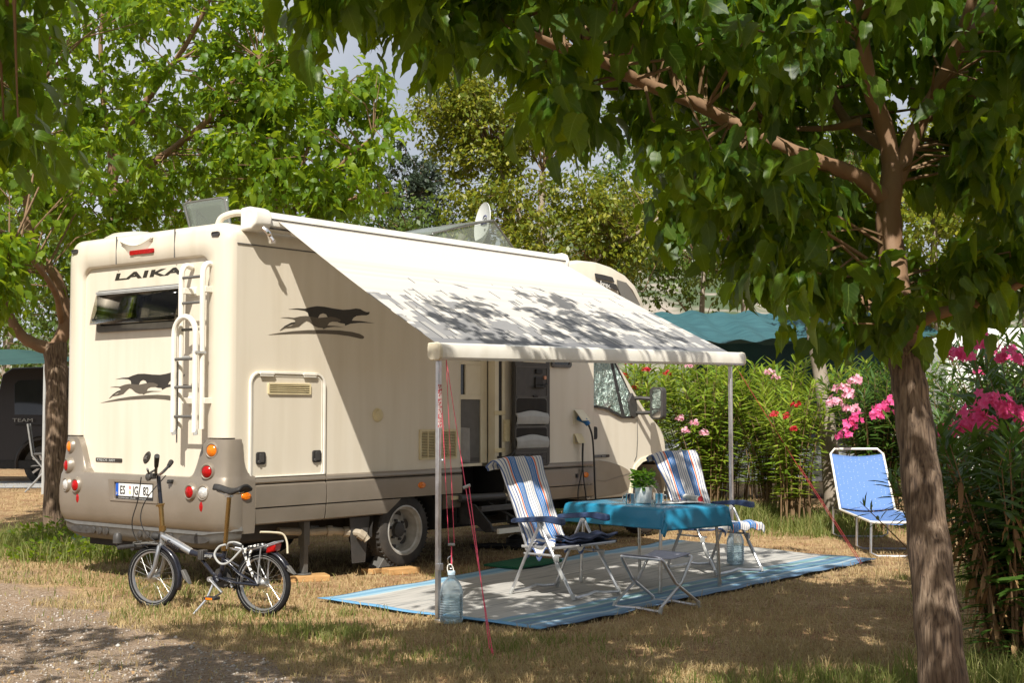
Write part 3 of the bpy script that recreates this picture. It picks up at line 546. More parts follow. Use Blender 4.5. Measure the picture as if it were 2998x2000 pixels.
# mirror
b=MB(); b.tube([(6.17,.16,1.69),(6.22,.02,1.695),(6.27,-.10,1.685)],.034,8,flat=.7); b.tube([(6.20,.14,1.52),(6.24,.02,1.515),(6.27,-.10,1.52)],.032,8,flat=.7)
b.prism([(6.05,1.66),(6.13,1.76),(6.22,1.66),(6.25,1.48),(6.17,1.455),(6.10,1.48)],(0,.125,0),X,Z,.05)
b.prism([(-y,z) for y,z in rrect(-.275,-.095,1.44,1.825,.05)][::-1],(6.235,0,0),(0,-1,0),Z,-.10)
mir=b.build('wing_mirror',M['dgrey'],mh,bevel=.02,seg=3,recalc=True)
def ellipse(cy,cz,ry,rz,n=20): return [(cy+ry*math.cos(2*math.pi*i/n)*-1,cz+rz*math.sin(2*math.pi*i/n)) for i in range(n)]
for zz,rz in ((1.685,.115),(1.505,.045)):
    b=MB(); b.prism([(-y,z) for y,z in rrect(-.255,-.125,zz-rz,zz+rz,.03)][::1],(6.2345,0,0),(0,-1,0),Z,.004); b.build('mirror_glass',M['chrome'],mir,recalc=True)
# --- rear frame (rounded moulding), rear panel
def U(ins,zt,r,x,z0=1.315,n=7):
    p=[(x,ins,z0),(x,ins,(z0+zt)/2)]
    for k in range(n+1): t=rad(180-90*k/n); p.append((x,ins+r+r*math.cos(t),zt-r+r*math.sin(t)))
    for k in range(n+1): t=rad(90-90*k/n); p.append((x,W-ins-r+r*math.cos(t),zt-r+r*math.sin(t)))
    return p+[(x,W-ins,(z0+zt)/2),(x,W-ins,z0)]
b=MB(); b.loft([U(0,ZT,.16,.004),U(.003,ZT-.002,.16,-.03),U(.018,ZT-.014,.16,-.062),U(.045,ZT-.04,.16,-.086),U(.085,ZT-.075,.16,-.098),U(.15,ZT-.15,.16,-.106),U(.24,ZT-.265,.13,-.100),U(.255,ZT-.28,.12,-.085),U(.26,ZT-.285,.12,-.05)])
for s in (0,1): pass
b.build('rear_frame',M['cream'],mh,sharp=60)
b=MB(); b.prism([(-y,z) for y,z in rrect(.255,W-.255,.97,2.88,(.02,.02,.12,.12))][::-1] if False else [(y,z) for y,z in rrect(-(W-.255),-.255,.96,2.88,(.02,.02,.12,.12))],(-.045,0,0),(0,-1,0),Z,.012)
b.build('rear_panel',M['cream'],mh)
for y0 in (.72,1.58):    # joints of the top moulding
    MB().prism([(-y0-.004,2.89),(-y0+.004,2.89),(-y0+.004,3.145),(-y0-.004,3.145)],(-.099,0,0),(0,-1,0),Z,.009).build('moulding_joint',M['mgrey'],mh,sharp=0)
# brow over the brake light
b=MB(); pts=[]
for k in range(13):
    a=k/12; y=1.49-a*.46; zc=3.095-.055*math.sin(math.pi*a); zl=zc-.02-.10*math.sin(math.pi*a)**.7
    pts.append([(-.102,y,zc+.012),(-.13,y,zc-.004),(-.122,y,zc-.02),(-.103,y,zl)])
b.loft(pts); b.build('brake_light_brow',M['cream'],mh,sharp=50)
MB().prism(rrect(-1.36,-1.01,2.955,2.995,.008,2),(-.103,0,0),(0,-1,0),Z,.016).build('brake_light',M['red'],mh)
for y in (.16,2.24):
    q=MB(); q.ring(rrect(-y-.05,-y+.05,3.035,3.075,.018,3),rrect(-y-.042,-y+.042,3.043,3.067,.012,3),(-.098,0,0),(0,-1,0),Z,.014); q.prism(rrect(-y-.042,-y+.042,3.043,3.067,.012,3),(-.099,0,0),(0,-1,0),Z,.008); q.build('outline_lamp',M['dgrey'],mh)
REAR=lambda x:((x,0,0),(0,-1,0),Z)
text('maker_lettering','LAIKA',.084,frameM((-.0575,1.672,2.750),(0,-1,0),Z),M['decal'],mh,shear=.12,bold=.0035,fit=.99,space=1.12)
def decal(pl,fn,o,ex,ey,name,m,t=.0012):
    q=MB(); q.prism([fn(x,z) for x,z in pl],o,ex,ey,t); return q.build(name,m,mh,sharp=0,recalc=True)
em=lambda x,z:(x-1.856-.355,1.616+(z-2.205)*.92)
for nm,pl,t,mm in (('dog_emblem',DOG,.0010,'decal'),('dog_emblem_leg',DOGLEG,.0010,'decal'),('pup_emblem',PUP,.0022,'decal2'),('swoosh_emblem',SWOOSH,.0016,'decal2')):
    decal(pl,lambda x,z:(x,z),(0,-.0006,0),X,Z,nm,M[mm],t); decal(pl,em,(-.0576,0,0),(0,-1,0),Z,nm,M[mm],t)
q=MB(); q.prism(rrect(-1.915,-1.508,1.072,1.108,.008,2),*REAR(-.0575),.005); rb=q.build('rear_badge',M['decal'],mh,sharp=0)
text('rear_badge_text','KREOS 3001',.034,frameM((-.0635,1.895,1.078),(0,-1,0),Z),M['lgrey'],rb,sx=1.6)
q=MB(); q.lathe([(0,.012),(.05,.010),(.062,0)],(-.057,1.14,1.125),(-1,0,0),24,sx=.66,sy=1.1); eb=q.build('round_badge',M['decal'],mh)
text('round_badge_text','SK',.05,frameM((-.071,1.175,1.108),(0,-1,0),Z),M['steel'],eb,shear=.3)
# rear window
q=MB(); q.ring(rrect(-1.90,-.635,2.27,2.66,.03),rrect(-1.84,-.69,2.33,2.60,.02),*REAR(-.055),.035); rw=q.build('rear_window',M['mgrey'],mh,bevel=.006)
q=MB(); q.prism(rrect(-1.84,-.69,2.33,2.60,.02),*REAR(-.056),.006); q.build('window_blind',M['black'],rw)
q=MB()
for k in range(7): q.box((-.066,1.265,2.35+k*.014),(.008,1.13,.006))
q.build('blind_slats',mat('beige blind',(.38,.33,.25),.7),rw,sharp=0)
q=MB(); 
for y in (.80,1.22,1.68): q.box((-.09,y,2.385),(.05,.05,.022)); q.tube([(-.1,y,2.385),(-.125,y-.03,2.45)],.008,6)
q.build('window_latch',M['black'],rw)
q=MB(); q.box((-.098,1.265,2.638),(.02,1.25,.022)); q.box((-.103,1.265,2.618),(.016,1.22,.008)); q.build('window_hinge_rail',M['lgrey'],rw,bevel=.003)
q=MB(); q.grid(lambda a,c:(-.096-c*.055-.012*math.sin(c*1.57),1.895-a*1.26,2.615-c*.275),2,6,uv=False); q.build('window_pane',M['smoke'],rw,solid=.004)
q=MB()
for y in (1.86,.675): q.tube([(-.08,y,2.55),(-.14,y,2.385)],.007,6); q.tube([(-.07,y,2.36),(-.14,y,2.385)],.006,6); q.box((-.14,y,2.385),(.03,.03,.025))
q.build('window_stay',M['dgrey'],rw)
# --- ladder
lad=MB().span((-.18,.20,2.565),(-.055,.245,2.595)).build('ladder',M['white'],mh,bevel=.004)
for y in (.51,.22): MB().tube(spline([(-.185,y,1.39),(-.185,y,1.8),(-.185,y,2.3),(-.185,y,2.68),(-.172,y,2.765),(-.135,y,2.80),(-.075,y,2.79)],5),.025,10).build('rail',M['white'],lad)
arc=[(-.255,.51,1.36),(-.255,.51,2.2)]+[(-.255,.365+.145*math.cos(rad(t)),2.2+.145*math.sin(rad(t))) for t in range(15,180,15)]+[(-.255,.22,2.2),(-.255,.22,1.36)]
MB().tube(arc,.025,10).build('lower_rail',M['white'],lad)
for z in (2.69,2.47,2.24): MB().tube([(-.185,.51,z),(-.185,.22,z)],.013,8).build('rung',M['mgrey'],lad)
for z in (1.985,1.745,1.495): MB().tube([(-.255,.51,z),(-.255,.22,z)],.013,8).build('rung',M['mgrey'],lad)
q=MB()
for y in (.51,.22):
    for z in (1.63,2.58): q=MB(); q.span((-.18,y-.03,z-.025),(-.06,y+.03,z+.025)); q.span((-.07,y-.05,z-.04),(-.05,y+.05,z+.04)); q.build('bracket',M['white'],lad,bevel=.003)
q=MB()
for y in (.51,.22): q.tube([(-.255,y,1.40),(-.25,y-.01,1.34)],[.024,.02],8)
q.box((-.24,.365,1.985+.02),(.012,.1,.01)); q.span((-.275,.19,2.03),(-.165,.245,2.05)); q.build('foot_joint',M['lgrey'],lad)
q=MB(); q.box((-.22,.505,1.62),(.006,.012,.7)); q.build('ladder_strap',M['mgrey'],lad,sharp=0)
# --- bumper
zt0=lambda q:1.315-(1.315-.975)*float(ss(.24,.44,q))
path=[]   # (x,y,nx,ny,ztop)
for x,z in ((.20,.985),(.16,.995),(.125,1.02),(.095,1.07),(.07,1.16),(.055,1.315)): path.append((x,0,0,-1,z))
for k in range(1,7): t=rad(90*k/7); path.append((.05-.14*math.sin(t),.14-.14*math.cos(t),-math.sin(t),-math.cos(t),1.315))
half=[]; 
for y in (.14,.19,.24,.28,.32,.36,.40,.44,.55,.7,.9,1.05): half.append((-.09,y,-1,0,zt0(y)))
full=half+[(-.09,W/2,-1,0,.975)]+[(x,W-y,a,c,z) for x,y,a,c,z in half[::-1]]
path=path+full+[(x,W-y,a,-c,z) for x,y,a,c,z in path[::-1]]
def bo(v,nx): # outward bulge by height above the bottom edge
    return (.012+ (0.078 if nx<-.3 else .02)*math.sin(math.pi*min(1,max(0,v))**.8))
rows=[(.0,-.05),(.0,.0),(.06,.5),(.14,.85),(.26,1.0),(.45,1.0),(.60,.8),(.64,.62),(.66,.55),(.80,.35),(.93,.15),(.985,.06),(1.0,-.1),(1.0,-.3)]
loops=[]
for f,o in rows:
    l=[]
    for x,y,nx,ny,zt in path:
        z=.50+(.975-.50)*f/.64 if f<=.64 else .975+(zt-.975)*(f-.64)/.36
        off=.02+o*(.075 if abs(nx)>.5 else .04 if nx<-.1 else .012)
        if o<0: off=o*.2
        l.append((x+nx*off,y+ny*off,z))
    loops.append(l)
b=MB(); b.loft(loops); b.build('bumper',M['taupe'],mh,sharp=50)
b=MB(); 
lt=[]
for zz,off in ((.53,-.02),(.525,.035),(.49,.045),(.47,.03),(.44,.028),(.40,.01),(.36,-.06),(.36,-.2)):
    l=[]
    for x,y,nx,ny,zt in path:
        if x>.06: continue
        l.append((x+nx*off,y+ny*off,zz+.04*max(0,1-min(y,W-y)/.25)))
    lt.append(l)
b.loft(lt); low=b.build('lower_valance',M['mgrey'],mh,sharp=40)
q=MB()
for k in range(5):
    for y in (.70+k*.11,1.66+k*.0+ (4-k)*.10-.02): q.lathe([(0,.006),(.034,.004),(.04,0)],(-.128,y,.445),(-1,0,-.1),14,sx=.75,sy=1)
for y in (.38,2.0): q.prism(ellipse(-y,.445,.2,.032),(-.125,0,0),(0,-1,0),Z,.006)
q.build('valance_dimple',M['dgrey'],low,recalc=True)
# tail lamps
def lamp(y,z,m,x,r=.05,nx=-1,ny=0,hs=1,name='tail_light'):
    q=MB(); q.lathe([(r*1.75,-.03),(r*1.6,.0),(r*1.42,.022),(r*1.2,.034),(r*1.04,.03),(r*1.0,.01),(0,.01)],(x,y,z),(nx,ny,0),24,sy=hs,ref=(0,-ny,0) if False else (0,0,1)); h=q.build(name,M['taupe'],mh)
    q=MB(); q.lathe([(r*1.0,.012),(r*.98,.03),(r*.7,.043),(0,.048)],(x,y,z),(nx,ny,0),24,ref=(0,0,1)); q.build('lens',m,h)
for s in (0,1):
    f=(lambda y:y) if s==0 else (lambda y:W-y); ny=-.28 if s==0 else .28
    lamp(f(.15),1.207,M['amber'],-.108,ny=ny); lamp(f(.165),1.03,M['red'],-.145,ny=ny); lamp(f(.35),.853,M['red'],-.175); lamp(f(.185),.853,M['clearlens'],-.165,ny=ny*.6)
for y in (.205,2.02):
    q=MB(); q.lathe([(.055,-.01),(.045,.012),(.036,.02),(0,.024)],(-.165,y,.735),(-1,-.15 if y<1 else .1,0),20,sx=1.2,sy=.8,ref=(0,0,1)); q.build('reflector',M['red'],mh)
# number plate in its pocket
q=MB(); q.ring([(-1.50,.735),(-.80,.735),(-.80,.93),(-1.53,.93)],[(-1.435,.755),(-.86,.755),(-.86,.905),(-1.435,.905)],(-.178,0,0),(0,-1,0),Z,.016); q.build('plate_pocket',M['taupe'],mh,bevel=.004)
q=MB(); q.prism(rrect(-1.415,-.865,.755,.90,.008,2),*REAR(-.178),.012); pl=q.build('number_plate',M['black'],mh,sharp=0)
q=MB(); q.prism(rrect(-1.365,-.875,.785,.895,.004,2),*REAR(-.1905),.003); q.build('plate_face',mat('white plate',(.78,.77,.72),.4),pl,sharp=0)
q=MB(); q.prism(rrect(-1.408,-1.366,.785,.895,.004,2),*REAR(-.1905),.003); q.build('plate_band',mat('blue band',(.01,.09,.45),.4),pl,sharp=0)
pf=frameM((-.1945,0,0),(0,-1,0),Z)
for s,y,sz in (('ES',1.345,.105),('JG',1.155,.105),('82',1.005,.105),('D',1.40,.03)):
    t=text('plate_lettering',s,sz,frameM((-.194,y,.802 if sz>.05 else .795),(0,-1,0),Z),M['black'] if sz>.05 else M['lgrey'],pl,sx=.80,bold=.0015)
for z,c in ((.862,(.72,.25,.22)),(.82,(.72,.62,.32))):
    q=MB(); q.lathe([(.017,0),(.017,.0015),(0,.0015)],(-.1938,1.195,z),(-1,0,0),16); q.build('plate_seal',mat('seal',c,.5),pl,sharp=0)
text('plate_small_print','WOHNMOBILE  CENTER  ·  LEINFELDEN',.017,frameM((-.1905,1.37,.762),(0,-1,0),Z),M['lgrey'],pl,sx=1.35,ext=.0006)
q=MB(); q.lathe([(.036,0),(.034,.005),(0,.005)],(-.172,.775,.83),(-1,0,0),20); q.build('round_sticker',mat('pale sticker',(.72,.58,.48),.5,c2=(.6,.3,.25),ns=40),mh)
q=MB(); q.box((-.18,.63,.935),(.05,.05,.03)); q.lathe([(.012,0),(.012,.02),(0,.02)],(-.2,.63,.93),(-1,0,-.3),12); q.build('reversing_camera',M['black'],mh,bevel=.006)
# --- grey skirts
def skirt(x0,x1,pr,name,m=M['taupe'],ends=None):
    q=MB(); k=len(pr); e=ends or (lambda x,z:x)
    A=[(e(x0,z),y,z) for y,z in pr]; B=[(e(x1,z),y,z) for y,z in pr]
    q.add(A+B,[(i,i+k,i+1+k,i+1) for i in range(k-1)]+[tuple(range(k)),tuple(range(2*k-1,k-1,-1))]); return q.build(name,m,mh,sharp=25,recalc=True)
UP=[(.02,.97),(-.012,.97),(-.026,.955),(-.03,.93),(-.022,.917),(.02,.917)]; MID=[(.02,.908),(-.018,.908),(-.034,.895),(-.038,.80),(-.034,.715),(.02,.71)]; LOW=[(.03,.703),(-.030,.703),(-.028,.66),(-.012,.575),(.03,.56)]
for x0,x1 in ((.2,1.018),(1.034,2.885),(3.62,5.215)):
    skirt(x0,x1,UP,'side_skirt'); skirt(x0,x1,MID,'side_skirt')
slant=lambda xe:(lambda x,z:x if abs(x-xe)>.01 else xe-.19*(.703-z)/.143)
skirt(.2,1.018,LOW,'lower_skirt'); skirt(1.034,2.0,LOW,'lower_skirt',ends=slant(2.0)); skirt(2.66,2.885,LOW,'lower_skirt'); skirt(3.62,5.215,LOW,'lower_skirt')
MB().span((.2,.03,.56),(5.2,.06,.96)).build('skirt_backing',M['void'],mh,sharp=0) if False else None
for x in (.093,2.285,5.007):
    q=MB(); q.lathe([(.055,-.012),(.05,.006),(.04,.014),(0,.017)],(x,-.036,.82),(0,-1,0),20,sx=1.05,sy=.62,ref=X); q.build('side_marker',M['amber'],mh)
q=MB(); q.box((4.835,-.042,.815),(.04,.015,.045)); q.build('skirt_socket',M['black'],mh,bevel=.004)
# --- garage door
gd=MB(); gd.prism(rrect(.165,.995,.985,1.865,(.02,.02,.09,.09)),*SIDE(-.002),.008); gar=gd.build('garage_door',M['cream'],mh,sharp=30)
gd=MB(); gd.ring(rrect(.142,1.02,.972,1.885,(.015,.015,.11,.11)),rrect(.162,.998,.980,1.865,(.015,.015,.09,.09)),*SIDE(.002),.026); gd.ring(rrect(.172,.988,.98,1.852,(.015,.015,.08,.08)),rrect(.182,.978,.985,1.842,(.015,.015,.07,.07)),*SIDE(-.009),.006); gd.build('garage_frame',M['white'],gar,bevel=.003)
gd=MB()
for x in (.32,.82): gd=MB(); gd.box((x,-.03,1.868),(.16,.016,.02)); gd.box((x,-.03,1.85),(.15,.008,.018)); gd.build('garage_hinge',M['white'],gar,bevel=.003)
gd=MB(); gd.ring(rrect(.343,.84,1.688,1.785,.008,2),rrect(.358,.825,1.70,1.773,.004,2),*SIDE(-.010),.014)
for k in range(4): gd.box((.59,-.018,1.713+k*.0165),(.468,.012,.006),Matrix.Rotation(.5,3,'X'))
v=gd.build('garage_vent',M['yellowed'],gar,sharp=20); MB().prism(rrect(.358,.825,1.70,1.773,.004,2),*SIDE(-.0105),.002).build('vent_opening',M['void'],v,sharp=0)
for x in (.268,.918):
    q=MB(); q.prism(rrect(x-.052,x+.052,1.082,1.19,.02),*SIDE(-.010),.014); h=q.build('garage_latch',M['black'],gar,bevel=.004)
    q=MB(); q.prism(rrect(x-.022,x+.03,1.10,1.178,.012),*SIDE(-.024),.006); q.build('latch_handle',M['dgrey'],h,bevel=.003); q=MB(); q.lathe([(.014,0),(.012,.012),(0,.012)],(x-.028,-.024,1.105),(0,-1,0),12); q.build('latch_lock',M['dgrey'],h)
# water filler, fridge vent, mains inlets
q=MB(); q.lathe([(.066,0),(.064,.012),(.058,.018),(.052,.018),(.05,.03),(.044,.034),(0,.034)],(1.705,0,1.503),(0,-1,0),28); q.box((1.705,-.036,1.503),(.03,.014,.014)); q.build('water_filler_cap',M['yellowed'],mh)
q=MB(); q.ring(rrect(2.282,2.83,1.063,1.36,.012,3),rrect(2.305,2.812,1.085,1.335,.006,3),*SIDE(0),.016)
for k in range(16): q.box((2.5585,-.007,1.094+k*.0155),(.507,.010,.0065),Matrix.Rotation(.5,3,'X'))
for k in range(1,5): q.box((2.305+k*.1014,-.007,1.21),(.008,.014,.25))
v=q.build('fridge_vent',M['yellowed'],mh,sharp=20); MB().prism(rrect(2.305,2.812,1.085,1.335,.006,3),*SIDE(-.0005),.001).build('vent_opening',M['void'],v,sharp=0)
q=MB(); q.ring(rrect(4.822,4.985,1.395,1.55,.012,3),rrect(4.84,4.965,1.41,1.535,.006,3),*SIDE(0),.012); q.prism(rrect(4.84,4.965,1.41,1.535,.006,3),*SIDE(-.0005),.002)
q.add([(4.825,-.012,1.55),(4.985,-.012,1.55),(4.985,-.12,1.43),(4.825,-.12,1.43)],[(0,1,2,3)]); q.add([(4.825,-.016,1.556),(4.985,-.016,1.556),(4.985,-.126,1.434),(4.825,-.126,1.434)],[(3,2,1,0)]); mi=q.build('mains_inlet',M['cream2'],mh,sharp=0)
q=MB(); q.tube([(4.90,-.01,1.47),(4.93,-.09,1.43),(4.95,-.12,1.385)],[.036,.034,.028],10); q.build('mains_plug',mat('blue plastic',(.02,.13,.33),.4),mi)
q=MB(); q.ring(rrect(4.825,4.97,1.172,1.285,.01,3),rrect(4.838,4.957,1.185,1.272,.006,3),*SIDE(0),.012); q.add([(4.828,-.012,1.285),(4.968,-.012,1.285),(4.968,-.07,1.18),(4.828,-.07,1.18)],[(0,1,2,3)]); q.build('socket_flap',M['yellowed'],mh,sharp=0)
q=MB(); q.tube(spline([(4.95,-.12,1.385),(5.02,-.12,1.25),(5.08,-.10,.98),(5.11,-.09,.70),(5.13,-.10,.42),(5.18,-.14,.12),(5.3,-.1,.02)]),.011,6); q.build('mains_cable',M['black'],mh)
q=MB(); q.tube(spline([(4.915,-.06,1.18),(4.91,-.06,1.0),(4.94,-.06,.75),(4.97,-.07,.54),(4.95,-.08,.3)]),.008,6); q.tube(spline([(4.93,-.06,1.18),(4.91,-.06,.9),(4.83,-.06,.66),(4.82,-.07,.5)]),.007,6); q.build('aerial_cable',M['black'],mh)
# --- entrance step
q=MB(); q.span((2.93,-.09,.40),(2.96,.28,.64)); q.span((3.52,-.09,.40),(3.55,.28,.64)); q.tube([(2.80,-.07,.665),(3.50,-.07,.655)],.04,12); st=q.build('entrance_step',M['dgrey'],mh,bevel=.006)
for xx in (2.93,3.53): q=MB(); q.prism([(0,.62),(.16,.60),(.36,.42),(.40,.34),(.30,.33),(.02,.50)],(xx,0,0),(0,-1,0),Z,-.03); q.build('step_arm',M['black'],st,bevel=.004,recalc=True)
q=MB(); q.span((2.96,-.22,.525),(3.50,.10,.555)); q.span((2.97,-.22,.545),(3.49,-.20,.585)); q.build('upper_tread',M['dgrey'],st,bevel=.008)
q=MB(); q.span((2.95,-.46,.335),(3.53,-.14,.365)); q.build('lower_tread',M['mgrey'],st,bevel=.008); q=MB(); q.span((2.93,-.485,.325),(3.68,-.45,.375)); q.build('tread_edge',M['white'],st,bevel=.004)
q=MB(); q.span((2.72,-.06,.655),(2.86,-.03,.69)); q.tube([(3.47,-.08,.66),(3.53,-.08,.665)],.02,8); q.build('roller_end',M['yellowed'],st); q=MB(); q.tube([(3.30,-.02,.60),(3.52,-.34,.38)],.016,6); q.build('step_strut',M['dgrey'],st)
# --- chassis, wheels
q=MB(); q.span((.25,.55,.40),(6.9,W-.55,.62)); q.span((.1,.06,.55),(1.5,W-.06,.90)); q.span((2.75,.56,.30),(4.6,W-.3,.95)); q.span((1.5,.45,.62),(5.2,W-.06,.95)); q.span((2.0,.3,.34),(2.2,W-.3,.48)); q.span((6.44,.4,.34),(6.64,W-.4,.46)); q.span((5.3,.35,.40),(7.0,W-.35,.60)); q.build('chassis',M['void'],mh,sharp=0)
q=MB(); q.span((.35,.42,.36),(1.2,.9,.56)); q.build('underfloor_tank',M['dgrey'],mh,bevel=.03)
def wheel(x,y,r,out,dish,name='wheel',twin=False):
    t=thing(name,None,None,(x,y,r+.045)); t.parent=mh
    q=MB(); w2=.10
    prof=[(r*.66,-w2),(r*.86,-w2*1.05),(r*.965,-w2*.9),(r,-w2*.7),(r,w2*.7),(r*.965,w2*.9),(r*.86,w2*1.05),(r*.66,w2)]
    q.lathe(prof,(0,0,0),(0,out,0),40,caps=False)
    if twin: q.lathe(prof,(0,-out*.25,0),(0,out,0),40,caps=False)
    for k in range(44):
        a=2*math.pi*k/44
        for s in (-1,1):
            q.box((math.cos(a)*r,s*w2*.68,math.sin(a)*r),(.020,.035,.012),Matrix.Rotation(-a,3,'Y'))
    q.build('tyre',M['tyre'],t,sharp=30)
    q=MB(); R0=r*.68
    q.lathe([(R0,w2*.95),(R0*1.03,w2*1.06),(R0*.97,w2*1.08),(R0*.93,w2*.8),(R0*.86,w2*.7),(R0*.84,-dish*.5),(R0*.80,-dish),(R0*.72,-dish),(R0*.60,-dish+.03),(R0*.42,-dish+.045),(R0*.40,-dish+.05),(R0*.30,-dish+.05),(0,-dish+.05)],(0,0,0),(0,out,0),40,caps=False)
    ri=q.build('rim',M['rim'],t,sharp=30)
    q=MB(); 
    for k in range(6):
        a=2*math.pi*k/6+.3; rr=R0*.665; er=V((math.cos(a),0,math.sin(a))); et=V((-math.sin(a),0,math.cos(a)))
        q.prism([(.030*math.cos(u*.5236),.050*math.sin(u*.5236)) for u in range(12)],V((0,out*(-dish+.012),0))+er*rr,er,et,.014 if out<0 else -.014)
    q.lathe([(R0*.33,-dish+.055),(R0*.30,-dish+.085),(R0*.2,-dish+.09),(0,-dish+.09)],(0,0,0),(0,out,0),20)
    for k in range(6):
        a=2*math.pi*k/6+.8; q.lathe([(.014,-dish+.04),(.014,-dish+.075),(0,-dish+.075)],(math.cos(a)*R0*.40,0,math.sin(a)*R0*.40),(0,out,0),8)
    q.build('wheel_hub',M['dgrey'],ri,recalc=True)
wheel(2.13,.14,.345,-1,.055,twin=True); wheel(2.13,W-.14,.345,1,.055,twin=True); wheel(6.54,.24,.355,-1,-.04); wheel(6.54,W-.24,.355,1,-.04)
q=MB(); 
for yy in (.0,W-.42):
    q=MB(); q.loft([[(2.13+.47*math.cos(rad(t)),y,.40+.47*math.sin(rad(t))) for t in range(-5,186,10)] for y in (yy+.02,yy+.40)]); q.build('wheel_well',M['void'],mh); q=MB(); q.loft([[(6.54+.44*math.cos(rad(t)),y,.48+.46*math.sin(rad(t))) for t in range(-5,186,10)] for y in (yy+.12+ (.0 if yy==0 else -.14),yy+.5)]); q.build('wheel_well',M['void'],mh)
q=MB(); q.prism([(1.40,.55),(1.66,.55),(1.64,.42),(1.60,.13),(1.44,.13)],(0,.06,0),X,Z,.012); q.build('mud_flap',M['dgrey'],mh,sharp=0)
q=MB(); q.tube(spline([(.75,.30,.46),(1.05,.22,.44),(1.25,.16,.44),(1.42,.10,.42),(1.52,.02,.40),(1.56,-.02,.34)]),.036,10); 
for p,t in (((1.22,.17,.44),(1.27,.15,.44)),((1.38,.115,.425),(1.43,.09,.42)),((1.50,.03,.405),(1.54,.0,.37))): q.tube([p,t],.048,10)
q.build('drain_pipe',mat('beige drain hose',(.42,.36,.27),.6,c2=(.3,.25,.18),ns=12),mh)
q=MB(); q.span((.93,.16,.55),(1.05,.28,.60)); q.span((.955,.18,.32),(1.025,.26,.60)); q.span((.965,.19,.07),(1.015,.25,.34)); q.lathe([(.07,0),(.07,.012),(0,.012)],(.99,.22,.057),(0,0,1),16); q.tube([(1.05,.22,.48),(1.16,.22,.47)],.022,8); q.build('steady_leg',M['mgrey'],mh,bevel=.003)
q=MB(); q.tube(spline([(.30,.02,.50),(.42,-.0,.49),(.52,-.02,.47),(.56,-.03,.40),(.57,-.03,.30)]),.009,8); q.build('overflow_pipe',M['cream2'],mh)
q=MB(); q.span((.0,.3,.30),(.1,W-.3,.40)); q.tube([(-.05,1.2,.33),(-.16,1.2,.33)],.03,10); q.build('tow_bar',M['void'],mh)
# --- awning
AY,AZ=-.07,3.205
aw=MB(); aw.prism([(.02,3.10),(-.10,3.105),(-.135,3.14),(-.14,3.20),(-.12,3.245),(-.06,3.268),(.02,3.262)],(.24,0,0),(0,1,0),Z,4.26) 
awn=aw.build('awning',M['white'],mh,sharp=30,recalc=True)
for xx,ww in ((.06,.19),(4.50,.05)): q=MB(); q.prism([(.04,3.085),(-.11,3.09),(-.155,3.13),(-.165,3.20),(-.14,3.265),(-.07,3.29),(.04,3.285)],(xx,0,0),(0,1,0),Z,ww); q.build('cassette_end',M['white'],awn,bevel=.02,seg=3,recalc=True)
q=MB(); q.tube(spline([(.17,-.12,3.12),(.20,-.17,3.06),(.25,-.15,2.99)],4),.022,8); q.tube([(.19,-.13,3.09),(.23,-.20,3.0)],.016,8); q.box((.24,-.17,2.995),(.05,.03,.03)); q.build('crank_eye',M['chrome'],awn)
q=MB(); q.span((.25,-.128,3.112),(4.5,-.06,3.122)); q.span((.25,-.143,3.19),(4.5,-.12,3.20)); q.build('cassette_slot',M['dgrey'],awn,sharp=0)
q=MB(); q.tube(spline([(-.02,.24,3.13),(.0,.20,3.21),(.08,.10,3.25),(.16,.02,3.23)],5),.03,10); q.build('roof_rail_end',M['cream'],mh)
BARZ=1.985
def fab(a,c):
    y=-.13-c*2.125; z=3.185+(BARZ+.062+.075*a-3.185)*c-.035*math.sin(math.pi*c)*(.6+.4*math.sin(math.pi*a)); x0=.34-c*.30; x1=4.40-c*.02
    return (x0+(x1-x0)*a,y,z)
